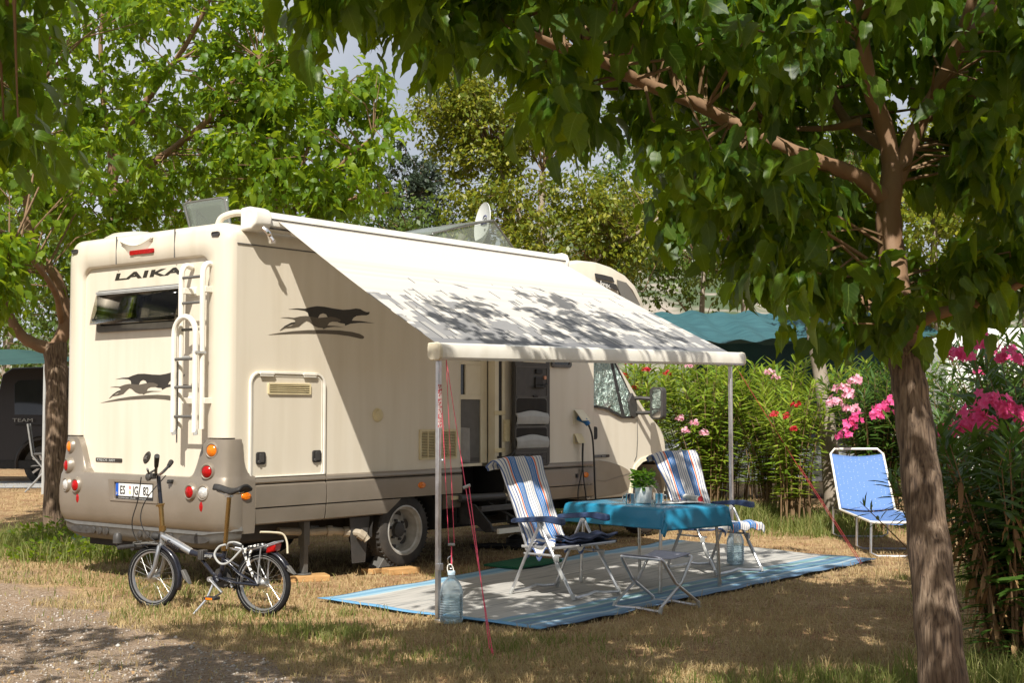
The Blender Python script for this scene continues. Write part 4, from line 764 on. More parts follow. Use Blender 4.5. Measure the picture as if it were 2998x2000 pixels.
def awning_mat():
    m,nt,b=_nt('printed awning cloth'); uv=N(nt,'ShaderNodeUVMap'); sp=N(nt,'ShaderNodeSeparateXYZ'); L(nt,uv.outputs[0],sp.inputs[0])
    def mth(op,a,bb=None,cc=None):
        n=N(nt,'ShaderNodeMath',operation=op)
        for i,q in enumerate((a,bb,cc)):
            if q is None: continue
            if isinstance(q,(int,float)): n.inputs[i].default_value=q
            else: L(nt,q,n.inputs[i])
        return n.outputs[0]
    u,v=sp.outputs[0],sp.outputs[1]
    def cells(nu,nv,seed):
        c=mth('FLOOR',mth('MULTIPLY_ADD',u,nu,seed)); wn=N(nt,'ShaderNodeTexWhiteNoise',noise_dimensions='1D'); L(nt,c,wn.inputs['W'])
        r=mth('FLOOR',mth('ADD',mth('MULTIPLY',v,nv),mth('MULTIPLY',wn.outputs[0],5)))
        cv=N(nt,'ShaderNodeCombineXYZ'); L(nt,c,cv.inputs[0]); L(nt,r,cv.inputs[1]); w3=N(nt,'ShaderNodeTexWhiteNoise',noise_dimensions='3D'); L(nt,cv.outputs[0],w3.inputs[0])
        return w3.outputs[0],c
    n1,c1=cells(56,17,3); n2,c2=cells(56,22,91)
    thr=mth('MULTIPLY',mth('SUBTRACT',v,.50),2.0)
    m1=mth('LESS_THAN',n1,thr); m2=mth('LESS_THAN',n2,mth('MULTIPLY',mth('SUBTRACT',v,.35),.7))
    fu=mth('FRACT',mth('MULTIPLY',u,56)); edge=mth('LESS_THAN',fu,.2); ln=mth('MULTIPLY',edge,m2)
    band=mth('GREATER_THAN',v,.955)
    vb=N(nt,'ShaderNodeTexWhiteNoise',noise_dimensions='1D'); L(nt,mth('FLOOR',mth('MULTIPLY',v,46)),vb.inputs['W'])
    base=ramp(nt,mth('MULTIPLY',vb.outputs[0],mth('GREATER_THAN',v,.3)),[(0,(.64,.60,.535)),(1,(.55,.52,.46))])
    def mixc(f,a,col):
        x=N(nt,'ShaderNodeMix',data_type='RGBA'); L(nt,f,x.inputs[0]); L(nt,a,x.inputs[6]); x.inputs[7].default_value=(*col,1); return x.outputs[2]
    gcol=mth('MULTIPLY',m1,.9)
    c=mixc(gcol,base.outputs[0],(.22,.22,.222)); c=mixc(mth('MULTIPLY',m2,.35),c,(.62,.59,.52)); c=mixc(ln,c,(.05,.05,.055)); c=mixc(band,c,(.20,.20,.205))
    L(nt,c,b.inputs['Base Color']); b.inputs['Roughness'].default_value=.75
    t=N(nt,'ShaderNodeBsdfTranslucent'); L(nt,c,t.inputs[0]); s=N(nt,'ShaderNodeMixShader'); s.inputs[0].default_value=.16
    L(nt,b.outputs[0],s.inputs[1]); L(nt,t.outputs[0],s.inputs[2]); L(nt,s.outputs[0],nt.nodes['Material Output'].inputs[0]); return m
q=MB(); q.grid(fab,48,30); q.build('fabric',awning_mat(),awn,sharp=80)
def bar(x): return -2.31,BARZ+.075*(x+.05)/4.5
q=MB(); bl=[]
prf=[(.055,.060),(-.03,.064),(-.058,.052),(-.070,.012),(-.066,-.045),(-.048,-.062),(.03,-.064),(.055,-.045),(.06,.02)]
for x in (-.03,1.5,3.0,4.46): y,z=bar(x); bl.append([(x,y+a,z+c) for a,c in prf])
q.loft(bl,closed=True); n=len(prf); q.f+=[tuple(range(n)),tuple(range(4*n-1,3*n-1,-1))]; q.mi+=[0,0]; q.uv+=[(0,0)]*(2*n)
q.build('lead_bar',M['white'],awn,sharp=40,recalc=True)
for x in (-.06,4.46):
    q=MB(); y,z=bar(x); k=[(a*1.06,c*1.06) for a,c in prf]; q.prism([(y+a,z+c) for a,c in k],(x,0,0),(0,1,0),Z,.03); q.build('bar_end_cap',M['cream2'],awn,bevel=.008,recalc=True)
text('bar_lettering','LAIKA',.034,frameM((.17,-2.372,1.953),(1,0,.016),(0,.2,1)),M['decal'],awn,shear=.3,bold=.0012,sx=1.7)
for k,(x,yb) in enumerate(((-.015,-2.335),(4.33,-2.27))):
    q=MB(); y,z=bar(x); q.box((x,(y+yb)/2,z/2-.02),(.034,.034,z-.10)); q.box((x,yb,.40),(.042,.042,.05)); q.lathe([(.012,0),(.012,.02),(0,.02)],(x,yb-.02,1.18),(0,-1,0),10); q.box((x,yb,.01),(.06,.06,.02)); q.build('awning_leg',M['alu'],awn,bevel=.004)
q=MB(); q.box((-.015,-2.337,1.58),(.036,.006,.32)); q.build('leg_sticker',mat('red print sticker',(.62,.50,.46),.5,c2=(.45,.04,.05),ns=90,amt=(.5,.56)),awn,sharp=0)
for x0,x1,xe in ((.5,1.5,.35),(3.9,3.0,4.2)):
    q=MB(); q.tube([(x0,-.12,3.10),(x1,-1.15,2.52),(xe,-2.26,2.0)],.022,8); q.build('awning_arm',M['white'],awn)
# --- roof items
M['hazy']=clearmat('hazy acrylic',(.72,.76,.70),.12,.25); _n=M['hazy'].node_tree; _o=_n.nodes['Material Output']; _s=_o.inputs[0].links[0].from_socket; _d=N(_n,'ShaderNodeBsdfDiffuse'); _d.inputs[0].default_value=(.30,.33,.29,1); _m=N(_n,'ShaderNodeMixShader'); _m.inputs[0].default_value=.35; L(_n,_s,_m.inputs[1]); L(_n,_d.outputs[0],_m.inputs[2]); L(_n,_m.outputs[0],_o.inputs[0])
rf=MB(); rf.span((.45,.75,3.16),(1.15,1.65,3.20)); hat=rf.build('roof_hatch',M['cream2'],mh,bevel=.01)
q=MB(); q.grid(lambda a,c:(.80+.03*c,1.02+.62*(1-a)+.17*c-.06*(2*a-1)*c**3*.6,3.19+.40*c),6,8,uv=False); q.build('hatch_lid',M['hazy'],hat,solid=.018)
q=MB(); lo=[]
for a in range(0,21): 
    t=a/20; 
    u,v=[(0,0),(0,0)][0] if False else (t,0)
pts=[(.80+.03*c,1.02+.62*(1-a)+.17*c-.06*(2*a-1)*c**3*.6,3.19+.40*c) for a,c in [(.04,.03),(.03,.5),(.05,.93),(.12,.985),(.5,.99),(.88,.985),(.95,.93),(.97,.5),(.96,.03)]]
q.tube(pts,.014,6); q.tube([(.80,1.55,3.19),(.83,1.62,3.50),(.815,1.28,3.25)],.008,6); q.build('lid_frame',M['mgrey'],hat)
q=MB(); q.lathe([(.34,0),(.33,.05),(.26,.09),(.12,.115),(0,.12)],(.45,2.0,3.155),(0,0,1),28); q.build('roof_vent',M['cream'],mh)
rf=MB(); rf.span((3.0,.5,3.16),(4.6,1.35,3.26)); sk=rf.build('skylight',M['cream2'],mh,bevel=.01)
q=MB(); q.grid(lambda a,c:(3.05+a*1.0,.52+c*.8,3.40+a*.245+.03*math.sin(math.pi*a)),6,4,uv=False); q.build('skylight_lid',M['hazy'],sk,solid=.015)
q=MB(); q.grid(lambda a,c:(3.06+a*.99,.53+.0*c,3.25+c*(.15+a*.245)),6,2,uv=False); q.grid(lambda a,c:(4.05+a*.48,.53,3.25+c*(.39-a*.36)),6,2,uv=False); q.build('skylight_pane',M['hazy'],sk)
q=MB(); q.tube([(3.05,.53,3.41),(4.05,.53,3.66),(4.55,.53,3.27)],.012,6); q.tube([(4.05,.53,3.655),(4.05,1.3,3.655)],.012,6); q.tube([(4.05,1.3,3.655),(4.55,1.3,3.27)],.012,6); q.build('skylight_frame',M['mgrey'],sk)
# satellite dish (its own frame: face normal turned to the left of the view)
dc=(4.16,.78,3.655); fw=V((-.90,-.40,.12)).normalized(); fl=V((UX*fw.x+UY*fw.y,-UY*fw.x+UX*fw.y,fw.z))   # world direction into the vehicle frame
q=MB(); prof=[(0,-.045),(.08,-.041),(.15,-.027),(.20,-.009),(.225,0),(.232,.004),(.232,-.004),(.20,-.02),(.15,-.038),(.08,-.052),(0,-.056)]
q.lathe(prof,dc,fl,36,sx=1.05,sy=.95,ref=(0,0,1)); di=q.build('satellite_dish',mat('white dish paint',(.74,.75,.74),.4,c2=(.66,.67,.66),ns=8),mh)
ey=(V(Z)-fl*fl.z).normalized(); ex=ey.cross(fl)
text('dish_lettering','SKYMASTER',.032,frameM(V(dc)+ex*-.115+ey*.0-fl*.030,ex,ey),mat('navy print',(.02,.03,.14),.5),di,ext=.004,sx=1.0)
q=MB(); ar=[V(dc)-fl*.024+ex*(.055*math.cos(rad(t)))+ey*(.05+.045*math.sin(rad(t))) for t in range(25,186,12)]; q.tube(ar,[.003+.005*math.sin(i/13*3.14) for i in range(len(ar))],6); q.build('dish_swoosh',bpy.data.materials['navy print'],di)
q=MB(); q.tube([V(dc)-ey*.23+fl*.0,V(dc)-ey*.25+fl*.26],.018,8); q.build('dish_arm',M['lgrey'],di); q=MB(); q.tube([V(dc)-ey*.25+fl*.25,V(dc)-ey*.17+fl*.22],[.03,.042],12); q.build('dish_receiver',M['white'],di)
q=MB(); q.tube([V(dc)-fl*.06-ey*.05,V(dc)-fl*.10-ey*.2,(4.16,.9,3.2)],.03,8); q.box((4.16,.9,3.19),(.2,.2,.05)); q.build('dish_mount',M['mgrey'],di)
# ------------------------------------------------------------------ folding bicycle
bk=thing('folding_bicycle','silver and black folding bicycle with gold seat post parked behind the motorhome bumper','bicycle',(-1.874,10.318,0),rad(156.07))
WR=.245
def bwheel(x,rot,name):
    t=thing(name,None,None,(x,0,WR)); t.parent=bk; t.rotation_euler=(0,0,rot)
    q=MB(); q.lathe([(WR-.044,-.015),(WR-.028,-.022),(WR-.010,-.018),(WR,-.007),(WR,.007),(WR-.010,.018),(WR-.028,.022),(WR-.044,.015),(WR-.044,-.015)],(0,0,0),(0,1,0),64,caps=False); q.build('tyre',M['tyre2'],t,sharp=50)
    q=MB(); 
    for s in (-1,1): q.lathe([(WR-.033,.0226),(WR-.031,.0226)],(0,0,0),(0,s,0),64,caps=False)
    q.build('reflex_stripe',M['lgrey'],t,sharp=0)
    q=MB(); q.lathe([(WR-.044,-.012),(WR-.056,-.011),(WR-.058,0),(WR-.056,.011),(WR-.044,.012),(WR-.044,-.012)],(0,0,0),(0,1,0),64,caps=False); q.build('rim',M['silverpaint'],t,sharp=50)
    q=MB(); q.lathe([(.010,-.055),(.014,-.045),(.022,-.042),(.040,-.032),(.042,-.02),(.042,.02),(.040,.032),(.022,.042),(.014,.045),(.010,.055)],(0,0,0),(0,1,0),24); q.build('hub',M['steel'],t)
    q=MB()
    for k in range(28):
        a=2*math.pi*k/28; s=-1 if k%2 else 1; b=a+(.5 if (k//2)%2 else -.5)
        q.tube([(.038*math.cos(b),.028*s,.038*math.sin(b)),((WR-.05)*math.cos(a),.004*s,(WR-.05)*math.sin(a))],.0013,4,caps=False)
    q.build('spokes',M['steel'],t,sharp=0)
bwheel(1.018,0,'front_wheel'); bwheel(0,0,'rear_wheel')
def arcp(cx,cz,r,a0,a1,n=14,y=0): return [(cx+r*math.cos(rad(a0+(a1-a0)*k/n)),y,cz+r*math.sin(rad(a0+(a1-a0)*k/n))) for k in range(n+1)]
def fender(cx,r,a0,a1):
    q=MB(); lp=[]
    for k in range(19):
        a=rad(a0+(a1-a0)*k/18); lp.append([(cx+(r-d)*math.cos(a),y,WR+(r-d)*math.sin(a)) for y,d in ((-.030,.018),(-.024,.004),(0,-.002),(.024,.004),(.030,.018))])
    q.loft(lp); return q.build('fender',M['blackpaint'],bk,sharp=60,solid=.002)
fender(1.018,WR+.022,64,200); fender(0,WR+.022,50,152)
for pl in ([(.745,.31),(.72,.25),(.665,.205),(.69,.26),(.725,.315)],[(-.205,.40),(-.235,.385),(-.29,.325),(-.235,.345),(-.20,.375)]):
    q=MB(); q.prism(pl,(0,-.022,0),X,Z,-.044); q.build('mud_flap',M['mgrey'],bk,recalc=True,bevel=.004)
q=MB(); q.tube([(.934,0,.60),(.944,0,.485)],.021,12); q.build('head_tube',M['silverpaint'],bk)
q=MB(); q.tube([(.930,0,.565),(.80,0,.515),(.655,0,.45)],[.034,.036,.034],14,flat=.8); fr=q.build('frame',M['silverpaint'],bk)
q=MB(); q.tube([(.66,0,.452),(.57,0,.435),(.42,0,.432),(.345,0,.435)],[.034,.030,.031,.027],14,flat=.8); q.tube([(.348,0,.50),(.37,0,.33),(.405,0,.24)],.019,12)
q.tube([(.58,0,.415),(.46,0,.30),(.41,0,.27)],.015,10); 
for s in (-1,1): q.tube([(.36,.015*s,.42),(.18,.055*s,.32),(.0,.062*s,.245)],.010,8); q.tube([(.40,.015*s,.27),(.2,.055*s,.245),(.0,.062*s,.24)],.011,8)
q.lathe([(.03,-.035),(.03,.035)],(.408,0,.265),(0,1,0),16); q.build('rear_frame',M['blackpaint'],bk)
q=MB(); q.box((.545,.012,.438),(.05,.065,.075)); q.tube([(.54,.045,.47),(.535,.05,.40)],.008,6); q.build('frame_hinge',M['dgrey'],bk,bevel=.006)
text('frame_lettering','Snow',.062,frameM((.885,.037,.515),(-.92,0,-.38),(-.38,0,.92)),M['blackpaint'],fr,shear=.35,ext=.002)
text('frame_script','snap',.040,frameM((.515,.034,.425),(-1,0,0),Z),M['lgrey'],fr,shear=.2,ext=.002)
q=MB(); 
for s in (-1,1): q.tube(spline([(.945,.03*s,.49),(.95,.046*s,.42),(.975,.05*s,.32),(1.018,.052*s,.243)],4),[.016]*12+[.011],8)
q.tube([(.945,-.03,.49),(.945,.03,.49)],.017,8); q.build('fork',M['silverpaint'],bk)
q=MB(); q.tube([(.936,0,.60),(.957,0,.805)],.019,12); q.lathe([(.028,-.02),(.028,.02)],(.938,0,.625),(.1,0,1),14); q.box((.915,.03,.635),(.05,.02,.03)); q.lathe([(.024,-.015),(.024,.015)],(.957,0,.805),(.1,0,1),14); q.tube([(.985,.02,.80),(.90,.03,.82)],.007,6); stm=q.build('stem',M['gold'],bk)
q=MB(); q.tube([(.957,0,.81),(.985,0,1.03)],.0165,12); q.build('stem_post',M['blackpaint'],bk)
q=MB(); q.tube(spline([(1.075,-.24,1.10),(1.04,-.12,1.055),(.99,0,1.04),(.93,.10,1.065),(.87,.17,1.12)],5),.012,8); q.build('handlebar',M['blackpaint'],bk)
for a,c in (((.875,.165,1.115),(.81,.24,1.20)),((1.073,-.235,1.098),(1.12,-.33,1.13))): q=MB(); q.tube([a,[(a[i]+c[i])/2 for i in range(3)],c],[.016,.019,.021],10); q.build('grip',M['black'],bk)
q=MB(); q.lathe([(.03,0),(.032,.02),(.0,.03)],(.99,.10,1.03),(.3,1,0),14); q.box((1.0,.06,1.035),(.05,.05,.045)); q.build('handlebar_bell',M['dgrey'],bk,bevel=.004)
for l in ([(.90,.14,1.09),(.95,.16,1.06),(.90,.24,1.10)],[(1.05,-.15,1.07),(1.09,-.16,1.04),(1.13,-.28,1.07)]): q=MB(); q.tube(l,.009,6); q.build('brake_lever',M['dgrey'],bk)
q=MB(); q.tube(spline([(1.03,.15,1.03),(1.10,.10,.85),(1.17,.08,.68),(1.15,.06,.55),(1.05,.03,.47)]),.0045,5); q.tube(spline([(1.03,-.15,1.03),(1.09,.0,.86),(1.12,.04,.72),(1.08,.04,.6),(.97,.04,.52)]),.0045,5); q.build('brake_cable',M['black'],bk,sharp=0)
q=MB(); q.tube([(.348,0,.485),(.314,0,.89)],.0175,14); q.build('seat_post',M['gold'],bk); q=MB(); q.lathe([(.027,-.018),(.027,.018)],(.347,0,.495),(-.08,0,1),14); q.tube([(.32,.02,.50),(.29,.045,.505)],.008,6); q.build('seat_clamp',M['gold'],bk)
q=MB()
def sad(a,c):
    x=.448-.285*a; w=.022+.065*float(ss(.35,.9,a)); yy=(c-.5)*2
    z=.955+.018*math.cos(a*5.2)+.014*a-.035*abs(yy)**2.2
    return (x,yy*w,z)
q.grid(sad,16,10,uv=False); q.build('saddle',M['black'],bk,solid=.022); q=MB(); 
for s in (-1,1): q.tube([(.42,.012*s,.93),(.33,.02*s,.90),(.20,.03*s,.925)],.005,6)
q.box((.316,0,.90),(.045,.05,.03)); q.build('saddle_rail',M['steel'],bk)
q=MB(); q.lathe([(.075,-.004),(.078,0),(.075,.004)],(.408,-.055,.265),(0,1,0),28); q.lathe([(.082,-.003),(.082,.003)],(.408,-.062,.265),(0,1,0),28); q.build('chain_guard',M['dgrey'],bk)
q=MB(); q.tube([(.435,.065,.262),(.315,.075,.17)],[.015,.011],10,flat=.7); q.lathe([(.019,-.012),(.019,.012)],(.437,.065,.263),(0,1,0),14); q.tube([(.395,-.07,.268),(.33,-.075,.19)],.011,8); q.build('crank',M['alu'],bk)
for y,c in ((.135,(.365,.132)),(-.13,(.335,.19))):
    q=MB(); q.box((c[0],y,c[1]),(.10,.075,.022)); q.tube([(.316,y*.6,.168),(c[0],y,c[1])],.008,6); p=q.build('pedal',M['black'],bk,bevel=.005)
    q=MB(); q.box((c[0],y+(.0385 if y>0 else -.0385),c[1]),(.06,.003,.015)); q.build('pedal_reflector',M['amber'],p,sharp=0)
q=MB(); q.tube([(.41,.05,.24),(.43,.11,.12),(.49,.19,.012)],.009,8); q.build('kickstand',M['alu'],bk)
rk=MB()
for s in (-1,1): rk.tube(spline([(.275,.03*s,.50),(.16,.055*s,.49),(.0,.06*s,.52),(-.14,.05*s,.565)],4),.007,8); rk.tube([(-.02,.06*s,.515),(-.0,.065*s,.35),(.0,.066*s,.25)],.006,6); rk.tube([(.15,.055*s,.49),(.08,.065*s,.38),(.0,.066*s,.25)],.006,6)
for x,z in ((.16,.49),(.0,.52),(-.14,.565)): rk.tube([(x,-.056,z),(x,.056,z)],.006,6)
rack=rk.build('luggage_rack',M['alu'],bk)
M['bungee']=mat('black and white bungee',(.03,.03,.03),.8,c2=(.7,.68,.62),ns=55,amt=(.49,.51),nd=0)
q=MB(); q.tube(spline([(-.05,.05,.545),(.03,.068,.53),(.11,.07,.50),(.10,.074,.42),(.05,.078,.34),(.03,.078,.30)]),.011,7); q.tube(spline([(.06,.05,.52),(.08,.072,.44),(.06,.078,.36)]),.009,7); q.build('bungee_cord',M['bungee'],rack)
q=MB(); q.tube(spline([(.30,.04,.50),(.26,.07,.545),(.18,.08,.55),(.13,.08,.52),(.17,.085,.47),(.25,.09,.40),(.33,.085,.39),(.385,.08,.45),(.36,.06,.51),(.30,.06,.53)]),.0085,8); q.build('lock_cable',M['lgrey'],bk); q=MB(); q.tube([(.21,.082,.54),(.13,.082,.525)],.015,8); q.build('cable_lock',M['black'],bk)
q=MB(); q.prism([(-.05,.475),(-.125,.495),(-.14,.55),(-.06,.53)],(0,-.045,0),X,Z,-.09); q.build('rear_lamp',M['red'],bk,bevel=.01,recalc=True)
q=MB(); q.lathe([(.0,-.05),(.022,-.045),(.032,-.02),(.034,.01),(.03,.014)],(1.01,.0,.56),(1,0,0),16); h=q.build('front_lamp',M['black'],bk); q=MB(); q.lathe([(.030,.012),(.02,.02),(0,.022)],(1.01,0,.56),(1,0,0),16); q.build('lamp_lens',M['clearlens'],h)
q=MB(); 
for s in (-1,1): q.tube([(.955,.03*s,.505),(1.05,.05*s,.51),(1.19,.04*s,.495)],.007,6)
for x in (1.02,1.1,1.18): q.tube([(x,-.05,.51),(x,.05,.51)],.006,6)
q.tube([(1.07,-.05,.50),(1.04,-.052,.25)],.005,6); q.build('front_rack',M['mgrey'],bk)
q=MB(); q.tube([(1.16,.05,.485),(1.25,.055,.475),(1.32,.055,.465)],[.017,.018,.02],10); q.build('grip',M['black'],bk); q=MB(); q.lathe([(.0,.055),(.02,.05),(.034,.03),(.036,0),(.036,-.03),(.012,-.035),(.01,-.06)],(1.335,.05,.53),(0,0,1),16); q.build('bell',M['dgrey'],bk)
# ------------------------------------------------------------------ van parked beyond the left tree
van=thing('parked_van','dark brown van with tinted side glass parked left of the motorhome','van',(-9.35,24.4,.20),0); van.scale=(1.08,1.08,1.08)
vb=MB(); vp=[(.0,.42),(-.02,.8),(.03,1.05),(.14,1.85),(.30,1.96),(1.5,2.0),(3.1,1.95),(3.75,1.5),(4.0,1.2),(4.75,1.02),(4.88,.85),(4.9,.4),(4.3,.32),(4.26,.52),(4.1,.68),(3.85,.74),(3.6,.68),(3.44,.52),(3.4,.32),(1.33,.32),(1.29,.52),(1.13,.70),(.90,.76),(.66,.70),(.50,.52),(.46,.34)]
vi=lambda z:.02+max(0,z-1.05)*.16
A=[(x,vi(z),z) for x,z in vp]; B=[(x,1.9-vi(z),z) for x,z in vp]; n=len(vp)
vb.add(A+B,[tuple(range(n)),tuple(range(2*n-1,n-1,-1))]+[(i,n+i,n+(i+1)%n,(i+1)%n) for i in range(n)])
M['vanpaint']=mat('dark brown metallic',(.030,.022,.017),.3,spec=.45); body=vb.build('body',M['vanpaint'],van,sharp=35,bevel=.03,seg=3,recalc=True)
def vpoly(pl,name,m,off=.004,t=.008):
    q=MB(); k=len(pl); A=[(x,vi(z)-off,z) for x,z in pl]; B=[(x,y-t,z) for x,y,z in A]; q.add(A+B,[tuple(range(k)),tuple(range(2*k-1,k-1,-1))]+[(i,(i+1)%k,k+(i+1)%k,k+i) for i in range(k)]); return q.build(name,m,van,sharp=0,recalc=True,bevel=.004)
for pl in ([(.40,1.17),(1.28,1.16),(1.32,1.22),(1.32,1.72),(1.26,1.78),(.42,1.74),(.36,1.68)],[(1.48,1.16),(2.45,1.14),(2.45,1.78),(1.48,1.79)],[(2.6,1.14),(3.7,1.12),(3.60,1.32),(3.15,1.72),(2.6,1.78)]): 
    vpoly([(a,c) for a,c in pl],'side_window',M['glass_dark'],.003,.006)
vpoly([(.42,1.0),(3.9,.96),(3.9,.975),(.42,1.015)],'belt_line',M['black'])
vpoly([(-.01,.70),(.05,.70),(.06,1.08),(.02,1.08)],'tail_light',M['red'],.006,.01)
vpoly([(1.40,.40),(1.41,.40),(1.42,1.85),(1.41,1.85)],'door_gap',M['black'],.0,.003)
text('side_lettering','TEAM',.085,frameM((.38,-.012,1.055),X,Z),M['lgrey'],van,sx=1.6)
q=MB(); q.span((.0,-.0,.28),(4.85,.04,.42)); q.build('sill',M['black'],van,bevel=.01)
for x in (.895,3.85): q=MB(); q.tube(arcp(x,.36,.44,-10,190),.03,6); q.build('wheel_arch',M['vanpaint'],van)
for x in (.895,3.85):
    for y,o in ((.12,-1),(1.78,1)):
        t=thing('wheel',None,None,(x,y,.335)); t.parent=van
        q=MB(); q.lathe([(.22,-.10),(.32,-.10),(.335,-.06),(.335,.06),(.32,.10),(.22,.10)],(0,0,0),(0,o,0),32,caps=False); q.build('tyre',M['tyre'],t)
        q=MB(); q.lathe([(.225,.10),(.235,.105),(.215,.09),(.20,.03),(0,.02)],(0,0,0),(0,o,0),32,caps=False); q.build('rim',M['dgrey'],t); 
        q=MB()
        for k in range(10): a=2*math.pi*k/10; q.prism([(.04,-.012),(.21,-.02),(.21,.02),(.04,.012)],(0,o*.095,0),(math.cos(a),0,math.sin(a)),(-math.sin(a),0,math.cos(a)),.02)
        q.lathe([(.05,.09),(.045,.11),(0,.11)],(0,0,0),(0,o,0),16); q.build('wheel_spokes',M['steel'],t,recalc=True)
# grey camping chair folded open beside the van
cc=thing('camping_chair','grey camping chair seen edge-on in front of the dark van wheel','chair',(-7.75,22.7,float(gz(-7.75,22.7))),rad(15))
M['greytube']=mat('grey painted tube',(.28,.28,.27),.5,c2=(.22,.22,.21),ns=9)
for y in (-.24,.24):
    q=MB(); q.tube([(-.30,y,0),(.24,y,.62)],.013,8); q.tube([(.28,y,0),(-.20,y,.60),(-.28,y,1.12)],.014,8); q.build('frame',M['greytube'],cc)
q=MB(); q.span((-.18,-.26,.60),(.26,.26,.64)); q.build('armrest',M['dgrey'],cc,bevel=.01); q=MB(); q.grid(lambda a,c:(-.22+c*.44,-.22+a*.44,.42+.03*c),4,4,uv=False); q.build('seat',M['mgrey'],cc,solid=.01)
q=MB(); q.grid(lambda a,c:(-.215-c*.07,-.22+a*.44,.60+.52*c),4,4,uv=False); q.build('backrest',M['mgrey'],cc,solid=.01)
# ------------------------------------------------------------------ caravan and car beyond the oleanders on the right
cv=thing('caravan','white caravan standing behind the pink oleanders at the right edge','caravan',(6.2,19.4,0),rad(-4))
q=MB(); pr=[(0,.45),(0,2.3),(.12,2.6),(.4,2.72),(3.4,2.72),(4.1,2.45),(4.6,1.6),(4.65,.9),(4.5,.5)]; q.prism(pr,(0,0,0),X,Z,-2.1); q.build('body',mat('white caravan skin',(.78,.78,.75),.4,c2=(.72,.72,.69),ns=3),cv,sharp=30,bevel=.06,seg=3,recalc=True)
for x0,x1 in ((.6,1.5),(2.2,3.2)):
    q=MB(); q.prism(rrect(x0,x1,1.35,2.0,.08),(0,-.004,0),X,Z,.012); q.build('window',M['glass_dark'],cv)
q=MB(); q.span((0,-.012,.9),(4.4,-.002,.96)); q.span((.0,-.012,2.2),(4.1,-.002,2.23)); q.build('trim_strip',M['lgrey'],cv,sharp=0)
q=MB(); q.lathe([(.2,-.08),(.31,-.08),(.32,0),(.31,.08),(.2,.08)],(2.1,.15,.32),(0,1,0),28,caps=False); wv=q.build('wheel',M['tyre'],cv); q=MB(); q.lathe([(.2,.07),(.19,.09),(.1,.06),(0,.06)],(2.1,.15,.32),(0,-1,0),24); q.build('rim',M['rim'],wv)
car=thing('parked_car','silver car half hidden by the oleander hedge beyond the motorhome nose','car',(2.6,23.2,0),rad(8))
q=MB(); cpf=[(.0,.5),(.05,.85),(.25,.98),(1.0,1.05),(1.6,1.45),(2.4,1.52),(3.4,1.42),(4.0,1.05),(4.25,.95),(4.3,.5),(3.85,.3),(3.78,.5),(3.55,.63),(3.3,.63),(3.08,.5),(3.0,.3),(1.25,.3),(1.18,.5),(.97,.63),(.75,.63),(.53,.5),(.45,.3)]
ci=lambda z:.02+max(0,z-.95)*.4
n=len(cpf); A=[(x,ci(z),z) for x,z in cpf]; B=[(x,1.75-ci(z),z) for x,z in cpf]; q.add(A+B,[tuple(range(n)),tuple(range(2*n-1,n-1,-1))]+[(i,n+i,n+(i+1)%n,(i+1)%n) for i in range(n)])
q.build('body',mat('silver car paint',(.30,.31,.32),.5,metal=.4),car,sharp=35,bevel=.03,seg=3,recalc=True)
def cpoly(pl,name,m):
    q=MB(); k=len(pl); A=[(x,ci(z)-.003,z) for x,z in pl]; Bv=[(x,y-.006,z) for x,y,z in A]; q.add(A+Bv,[tuple(range(k)),tuple(range(2*k-1,k-1,-1))]+[(i,(i+1)%k,k+(i+1)%k,k+i) for i in range(k)]); q.build(name,m,car,sharp=0,recalc=True)
cpoly([(1.2,1.02),(2.2,1.02),(2.2,1.44),(1.68,1.40)],'window',M['glass_dark']); cpoly([(2.28,1.02),(3.6,1.02),(3.3,1.36),(2.4,1.44),(2.28,1.44)],'window',M['glass_dark'])
for x in (.86,3.42):
    q=MB(); q.lathe([(.18,-.09),(.29,-.09),(.305,0),(.29,.09),(.18,.09)],(x,.12,.305),(0,1,0),28,caps=False); wv=q.build('wheel',M['tyre'],car); q=MB(); q.lathe([(.19,.08),(.17,.09),(.08,.05),(0,.05)],(x,.12,.305),(0,-1,0),24); q.build('rim',M['rim'],wv)
